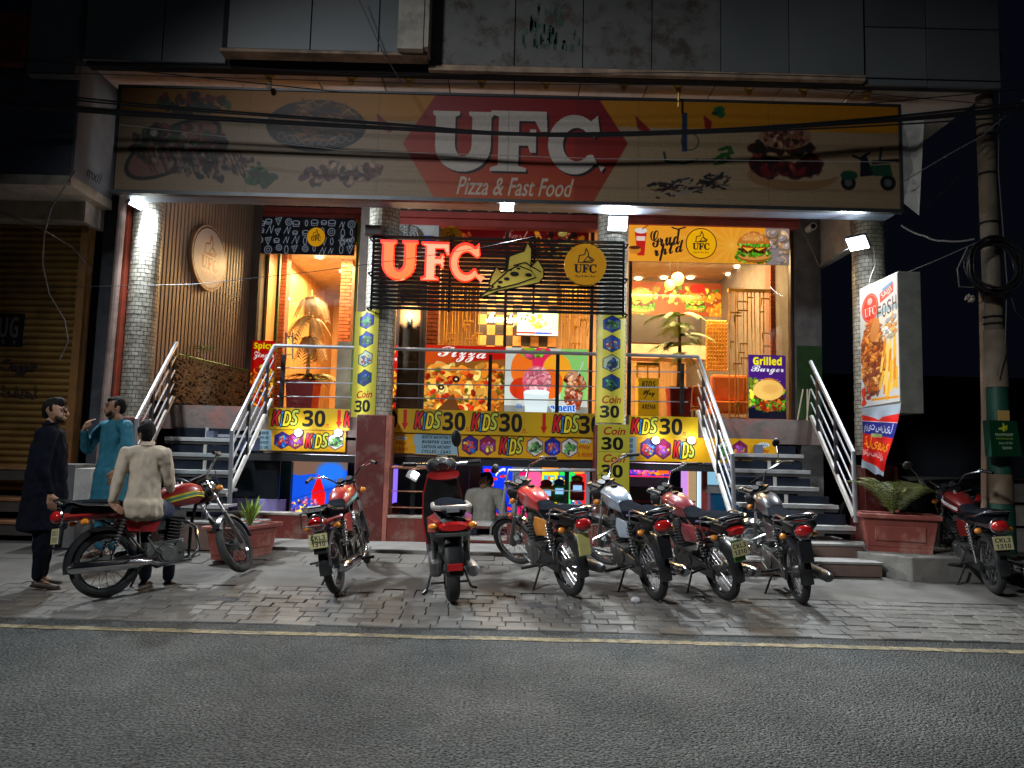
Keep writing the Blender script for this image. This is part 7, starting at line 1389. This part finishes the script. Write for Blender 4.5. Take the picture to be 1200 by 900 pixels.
def hand_prims(w, d, palm_n, side, curl=.5, L=.18):
    """w wrist, d direction of the fingers, palm_n the way the palm faces, side: direction of the thumb"""
    w, d, n, s = Vector(w), Vector(d).normalized(), Vector(palm_n).normalized(), Vector(side).normalized(); p = []
    k = w+d*.085
    p.append(((w, .022), (w+d*.03, .026)))
    for i, (o, ln) in enumerate(((.03, .070), (.010, .080), (-.011, .074), (-.030, .058))):
        a = k+s*o; p.append(((w+d*.02+s*o*.6, .014), (a, .0125))); d1 = (d+n*curl*.6).normalized(); d2 = (d+n*curl*1.6).normalized(); b_ = a+d1*ln*.5; c = b_+d2*ln*.5
        p.append(((a, .0098), (b_, .0090))); p.append(((b_, .0090), (c, .0075)))
    a = w+d*.025+s*.03; b_ = a+(d*.6+s*.7+n*.3).normalized()*.035; c = b_+(d+s*.15+n*.4).normalized()*.032; p.append(((w+d*.02+s*.01, .015), (a, .013))); p.append(((a, .0115), (b_, .0105))); p.append(((b_, .010), (c, .008))); return p
SKIN = M('skin', (.30, .16, .10), .55, var=.12, vs=10); HAIR = M('hair_black', (.006, .005, .005), .75, spec=.15, var=.4, vs=40, bump=.6, bs=120, aniso=(1, 1, .3)); EYE = M('eye_dark', (.02, .015, .012), .2); BROW = M('brow', (.02, .014, .012), .8)
def person(label, base, face, look, J, cloth, trous, shoes, beard=False, seated=False, skirt=None, beltz=None, group='men beside the red motorcycle', hd=None):
    """J: joints in world axes relative to base (z up)"""
    t = thing('person', label, 'person', base, group); v = lambda k: Vector(J[k]); up = Vector((0, 0, 1)); fy = Vector((math.cos(face), math.sin(face), 0)); sx = Vector((fy.y, -fy.x, 0))
    Rl = (Matrix.Rotation(look-math.pi/2, 3, 'Z') @ Matrix.Rotation(-J.get('tilt', 0), 3, 'X')); Rb = Matrix.Rotation(face-math.pi/2, 3, 'Z')
    def E(c, rx, ry, rz, g=0):  # ellipsoid radii along body axes, approximated in world axes
        a, c_ = abs(math.cos(face-math.pi/2)), abs(math.sin(face-math.pi/2)); return (c, (math.hypot(rx*a, ry*c_)+g, math.hypot(rx*c_, ry*a)+g, rz+g*.5))
    head = v('head'); nb_ = head+Rl @ Vector((0, -.03, -.10)); chest, waist, hip = v('chest'), v('waist'), v('hip')
    p = head_prims(head, Rl); p += [((nb_, .052), (chest+up*.17, .062)), (E(chest+up*.10, .15, .085, .06), E(chest, .15, .1, .1)), (E(chest, .15, .10, .1), E(waist, .135, .095, .09)), (E(waist, .135, .095, .09), E(hip, .15, .105, .09))]
    for s in ('l', 'r'):
        sh, el, wr = v('sh'+s), v('el'+s), v('wr'+s); p += [((chest+up*.13, .06), (sh, .052)), ((sh, .05), (el, .036)), ((el, .036), (wr, .024))]; h = J['hand'+s]; p += hand_prims(wr, h[0], h[1], h[2], h[3])
        hp, kn, an = v('hp'+s), v('kn'+s), v('an'+s); p += [((hp, .085), (kn, .055)), ((kn, .052), (an+up*.15, .045)), ((an+up*.15, .042), (an, .032)), ((an, .03), (an+Vector(J['toe'+s])*.6, .015))]
    fuse('body', p, SKIN, t, .0085, 3)
    # hair cap
    f = lambda x, y, z: head+Rl @ Vector((x, y, z)); hv = J.get('hairv', 0)
    hp_ = [((f(0, -.03, .055), (.08, .088, .078)), (f(0, .012, .082+hv*.01), (.066, .066, .04+hv*.012))), ((f(0, -.055, .02), (.074, .055, .07)), (f(0, -.06, -.03), (.06, .042, .04)))]
    for s in (-1, 1): hp_.append(((f(s*.066, -.01, .04), (.015, .05, .04)), (f(s*.068, .005, .0), (.01, .018, .02))))
    fuse('hair', hp_, HAIR, t, .009, 2, .006, 30)
    b = B()
    for s in (-1, 1): b.ell(f(s*.03, .081, .016), (.0125, .0075, .008), 10, 6)
    b.obj('eyes', EYE, t, 1, world_coords=False); b = B()
    for s in (-1, 1): b.tube([f(s*.014, .092, .038), f(s*.032, .09, .044), f(s*.05, .076, .038)], .005, 5)
    b.obj('eyebrows', BROW, t, world_coords=False); b = B(); b.tube([f(-.02, .091, -.0585), f(0, .096, -.058), f(.02, .091, -.0585)], .003, 4); b.obj('lips', M('lips', (.2, .07, .06), .5), t, world_coords=False)
    if beard: fuse('beard', [((f(-.05, .035, -.055), (.014, .036, .026)), (f(0, .060, -.085), (.030, .024, .022))), ((f(.05, .035, -.055), (.014, .036, .026)), (f(0, .060, -.085), (.030, .024, .022))), ((f(-.022, .09, -.043), .007), (f(.022, .09, -.043), .007))], M('beard_stubble', (.035, .02, .014), .9, spec=.1), t, .008, 1, .002, 40)
    # shirt / kameez
    g = .018; q = [(E(chest+up*.12, .165, .09, .05), E(chest, .17, .115, .12)), ((chest+up*.15, .075), (chest+up*.19, .066)), (E(chest, .17, .12, .12), E(waist, .16, .125, .1)), (E(waist, .16, .125, .1), E(hip, .185, .14, .11))]
    for s in ('l', 'r'):
        sh, el, wr = v('sh'+s), v('el'+s), v('wr'+s); q += [((chest+up*.12, .075), (sh, .076)), ((sh, .076), (el, .062)), ((el, .062), (wr+(el-wr).normalized()*.03, .042))]
    if skirt:
        for a, c in skirt: q.append((E(Vector(a[0]), *a[1]), E(Vector(c[0]), *c[1])))
    fuse('kameez', q, cloth, t, .011, 3, .017, 7, J.get('cut'))
    b = B(); b.torus(chest+up*.205+fy*.0, (up-fy*.25), .062, .012, 20, 6); b.obj('collar', cloth, t, True, world_coords=False)
    q = []
    for s in ('l', 'r'): hp, kn, an = v('hp'+s), v('kn'+s), v('an'+s); q += [((hip, (.12, .12, .08)), (hp, .10)), ((hp, .11), (kn, .085)), ((kn, .085), (an+up*.05, .062))]
    fuse('shalwar', q, trous, t, .012, 3, .02, 7)
    for s in ('l', 'r'): an = v('an'+s); to = Vector(J['toe'+s]); fuse('shoe', [((an-up*.03, (.046, .046, .035)), (an+to-up*.01, (.036, .036, .022))), ((an-up*.055-to*.2, (.035, .035, .012)), (an+to*1.1-up*.025, (.036, .036, .012)))], shoes, t, .008, 2)
    return t
NAV = M('cloth_navy', (.005, .006, .011), .95, spec=.08, var=.2, bump=.2, bs=300); TEAL = M('cloth_teal', (.012, .13, .19), .8, var=.15, bump=.2, bs=300); BEI = M('cloth_beige', (.40, .33, .25), .85, var=.1, bump=.2, bs=300); BLU = M('trouser_navy', (.02, .03, .06), .85); BRS = M('shoe_brown', (.06, .03, .02), .5); TAN = M('sandal_brown', (.03, .02, .015), .6)
def Jt(H=1.74, face=0., sw=.2, **k):
    """standing skeleton"""
    fy = Vector((math.cos(face), math.sin(face), 0)); sx = Vector((fy.y, -fy.x, 0)); up = Vector((0, 0, 1)); s = H/1.74
    J = dict(head=fy*.03+up*1.615*s, chest=up*1.30*s, waist=up*1.08*s, hip=up*.93*s)
    for n, q in (('l', -1), ('r', 1)):
        J['sh'+n] = sx*q*sw+up*1.40*s; J['el'+n] = sx*q*(sw+.05)-fy*.03+up*1.12*s; J['wr'+n] = sx*q*(sw+.045)+fy*.06+up*.87*s
        J['hp'+n] = sx*q*.09+up*.9*s; J['kn'+n] = sx*q*.1+fy*.02+up*.49*s; J['an'+n] = sx*q*.1+up*.09; J['toe'+n] = fy*.15+sx*q*.03-up*.05; J['hand'+n] = ((fy*.15-up), sx*-q, fy, .35)
    J.update(k); return J
# man in navy, back to us on the left, facing right and away
f = math.radians(28); fy = Vector((math.cos(f), math.sin(f), 0)); up = Vector((0, 0, 1)); g0 = G(44, 690); J = Jt(1.77, f); J['hairv'] = 1
sk = [((up*.95, (.2, .16, .1)), (up*.56, (.24, .19, .05))), ((up*1.3, (.19, .13, .1)), (up*1.0, (.19, .15, .1)))]
person('man in dark navy shalwar kameez standing at the left with his back to us', g0, f, math.radians(12), J, NAV, NAV, TAN, beard=True, skirt=sk)
# man in teal, facing us, right hand raised to his mouth
f = math.radians(-118); fy = Vector((math.cos(f), math.sin(f), 0)); sx = Vector((fy.y, -fy.x, 0)); g1 = at(124, 655, 8.15); g1.z = gz(8.15); J = Jt(1.80, f)
J['head'] = Vector((.0, -.05, 1.66)); J['elr'] = J['shr']+sx*.14+fy*.10-up*.26; J['wrr'] = J['elr']-sx*.13+fy*.13+up*.22; J['handr'] = ((up*1+fy*-.2-sx*.5), -fy, -sx, 1.1)
J['ell'] = J['shl']-sx*.12+fy*.05-up*.27; J['wrl'] = J['ell']+fy*.15-up*.2
sk = [((up*.95, (.19, .16, .1)), (up*.5, (.23, .18, .05)))]
person('man in teal kameez facing us with one hand raised to his mouth', g1, f, math.radians(-140), J, TEAL, TEAL, BRS, beard=True, skirt=sk)
# man in beige sitting sideways on the red motorcycle, back to us
f = math.radians(96); fy = Vector((math.cos(f), math.sin(f), 0)); sx = Vector((fy.y, -fy.x, 0)); g2 = G(165, 703); g2 = Vector((at(163, 620, g2.y+.12).x, g2.y+.12, gz(g2.y)-.03))
s = Vector((.02, 0, .80)); J = dict(hip=s+up*.10, waist=s+up*.27, chest=s+up*.50+fy*.02, head=s+up*.80+fy*.04-sx*.03, tilt=-.25)
for n, q in (('l', -1), ('r', 1)): J['sh'+n] = s+up*.60+sx*q*.20; J['hp'+n] = s+sx*q*.1+fy*.05+up*.06; J['kn'+n] = s+sx*q*.13+fy*.46+up*.02; J['an'+n] = Vector((J['kn'+n].x, J['kn'+n].y, 0))+fy*.05+up*.10; J['toe'+n] = fy*.15-up*.05
J['ell'] = J['shl']-sx*.035-fy*.10-up*.27; J['wrl'] = J['ell']-sx*.02-fy*.06-up*.20; J['handl'] = ((sx*.75-up*.45), -up*.5+fy*.5, fy*.5+up*.6, .4)
J['elr'] = J['shr']+sx*.02+fy*.10-up*.26; J['wrr'] = J['elr']+fy*.2-sx*.05-up*.1; J['handr'] = (fy-up*.3, -up, -sx, .4); J['cut'] = None; J['hairv'] = 1
pb = person('man in beige shirt sitting on the red motorcycle with his back to us', g2, f, math.radians(125), J, BEI, BLU, BRS, skirt=[((s+up*.12, (.20, .16, .1)), (s+up*.02+fy*.02, (.21, .17, .07)))])
pb.scale = (.86, .9, .94)
# small figure inside the basement
f = math.radians(-100); g3 = at(567, 640, 10.4); g3.z = -.25; J = Jt(1.42, f); person('boy in pale grey shirt standing inside the basement beside the undersea mural', (g3.x, 10.4, -.32), f, math.radians(-150), J, M('cloth_grey', (.34, .33, .28), .8), BLU, BRS, group='children indoors')
# ------------------------------------------------------------------ the street lamp across the road, whose reflection the photo shows in the left header board
t = thing('street_lamp', 'tall street lamp on our side of the road, lighting the asphalt and the shop front', 'street lamp', (-6.3, -2.4, 0))
b = B(); b.cyl((-6.3, -2.4, 0), (-6.3, -2.4, 8.4), .09, .06, 12); b.tube([(-6.3, -2.4, 8.3), (-6.2, -2.2, 8.7), (-5.8, -1.4, 8.9)], .04, 8); b.obj('lamp_post', M('galvanised', (.3, .3, .3), .5, .6), t)
b = B(); b.box((-5.7, -1.2, 8.87), (.3, .6, .1), Matrix.Rotation(-.5, 3, 'Z')); b.obj('lamp_housing', M('lamp_case', ()), t, bevel=.02)
b = B(); b.box((-5.7, -1.2, 8.81), (.24, .5, .01), Matrix.Rotation(-.5, 3, 'Z')); b.obj('lamp_panel', M('street_glow', (1, 1, 1), emis=(.9, .95, 1), es=12), t)
area_light('lamp_beam', (-5.7, -1.2, 8.78), (.3, 6.0, 0), 1.0, 150, (.92, .96, 1.), t, spread=math.radians(78))
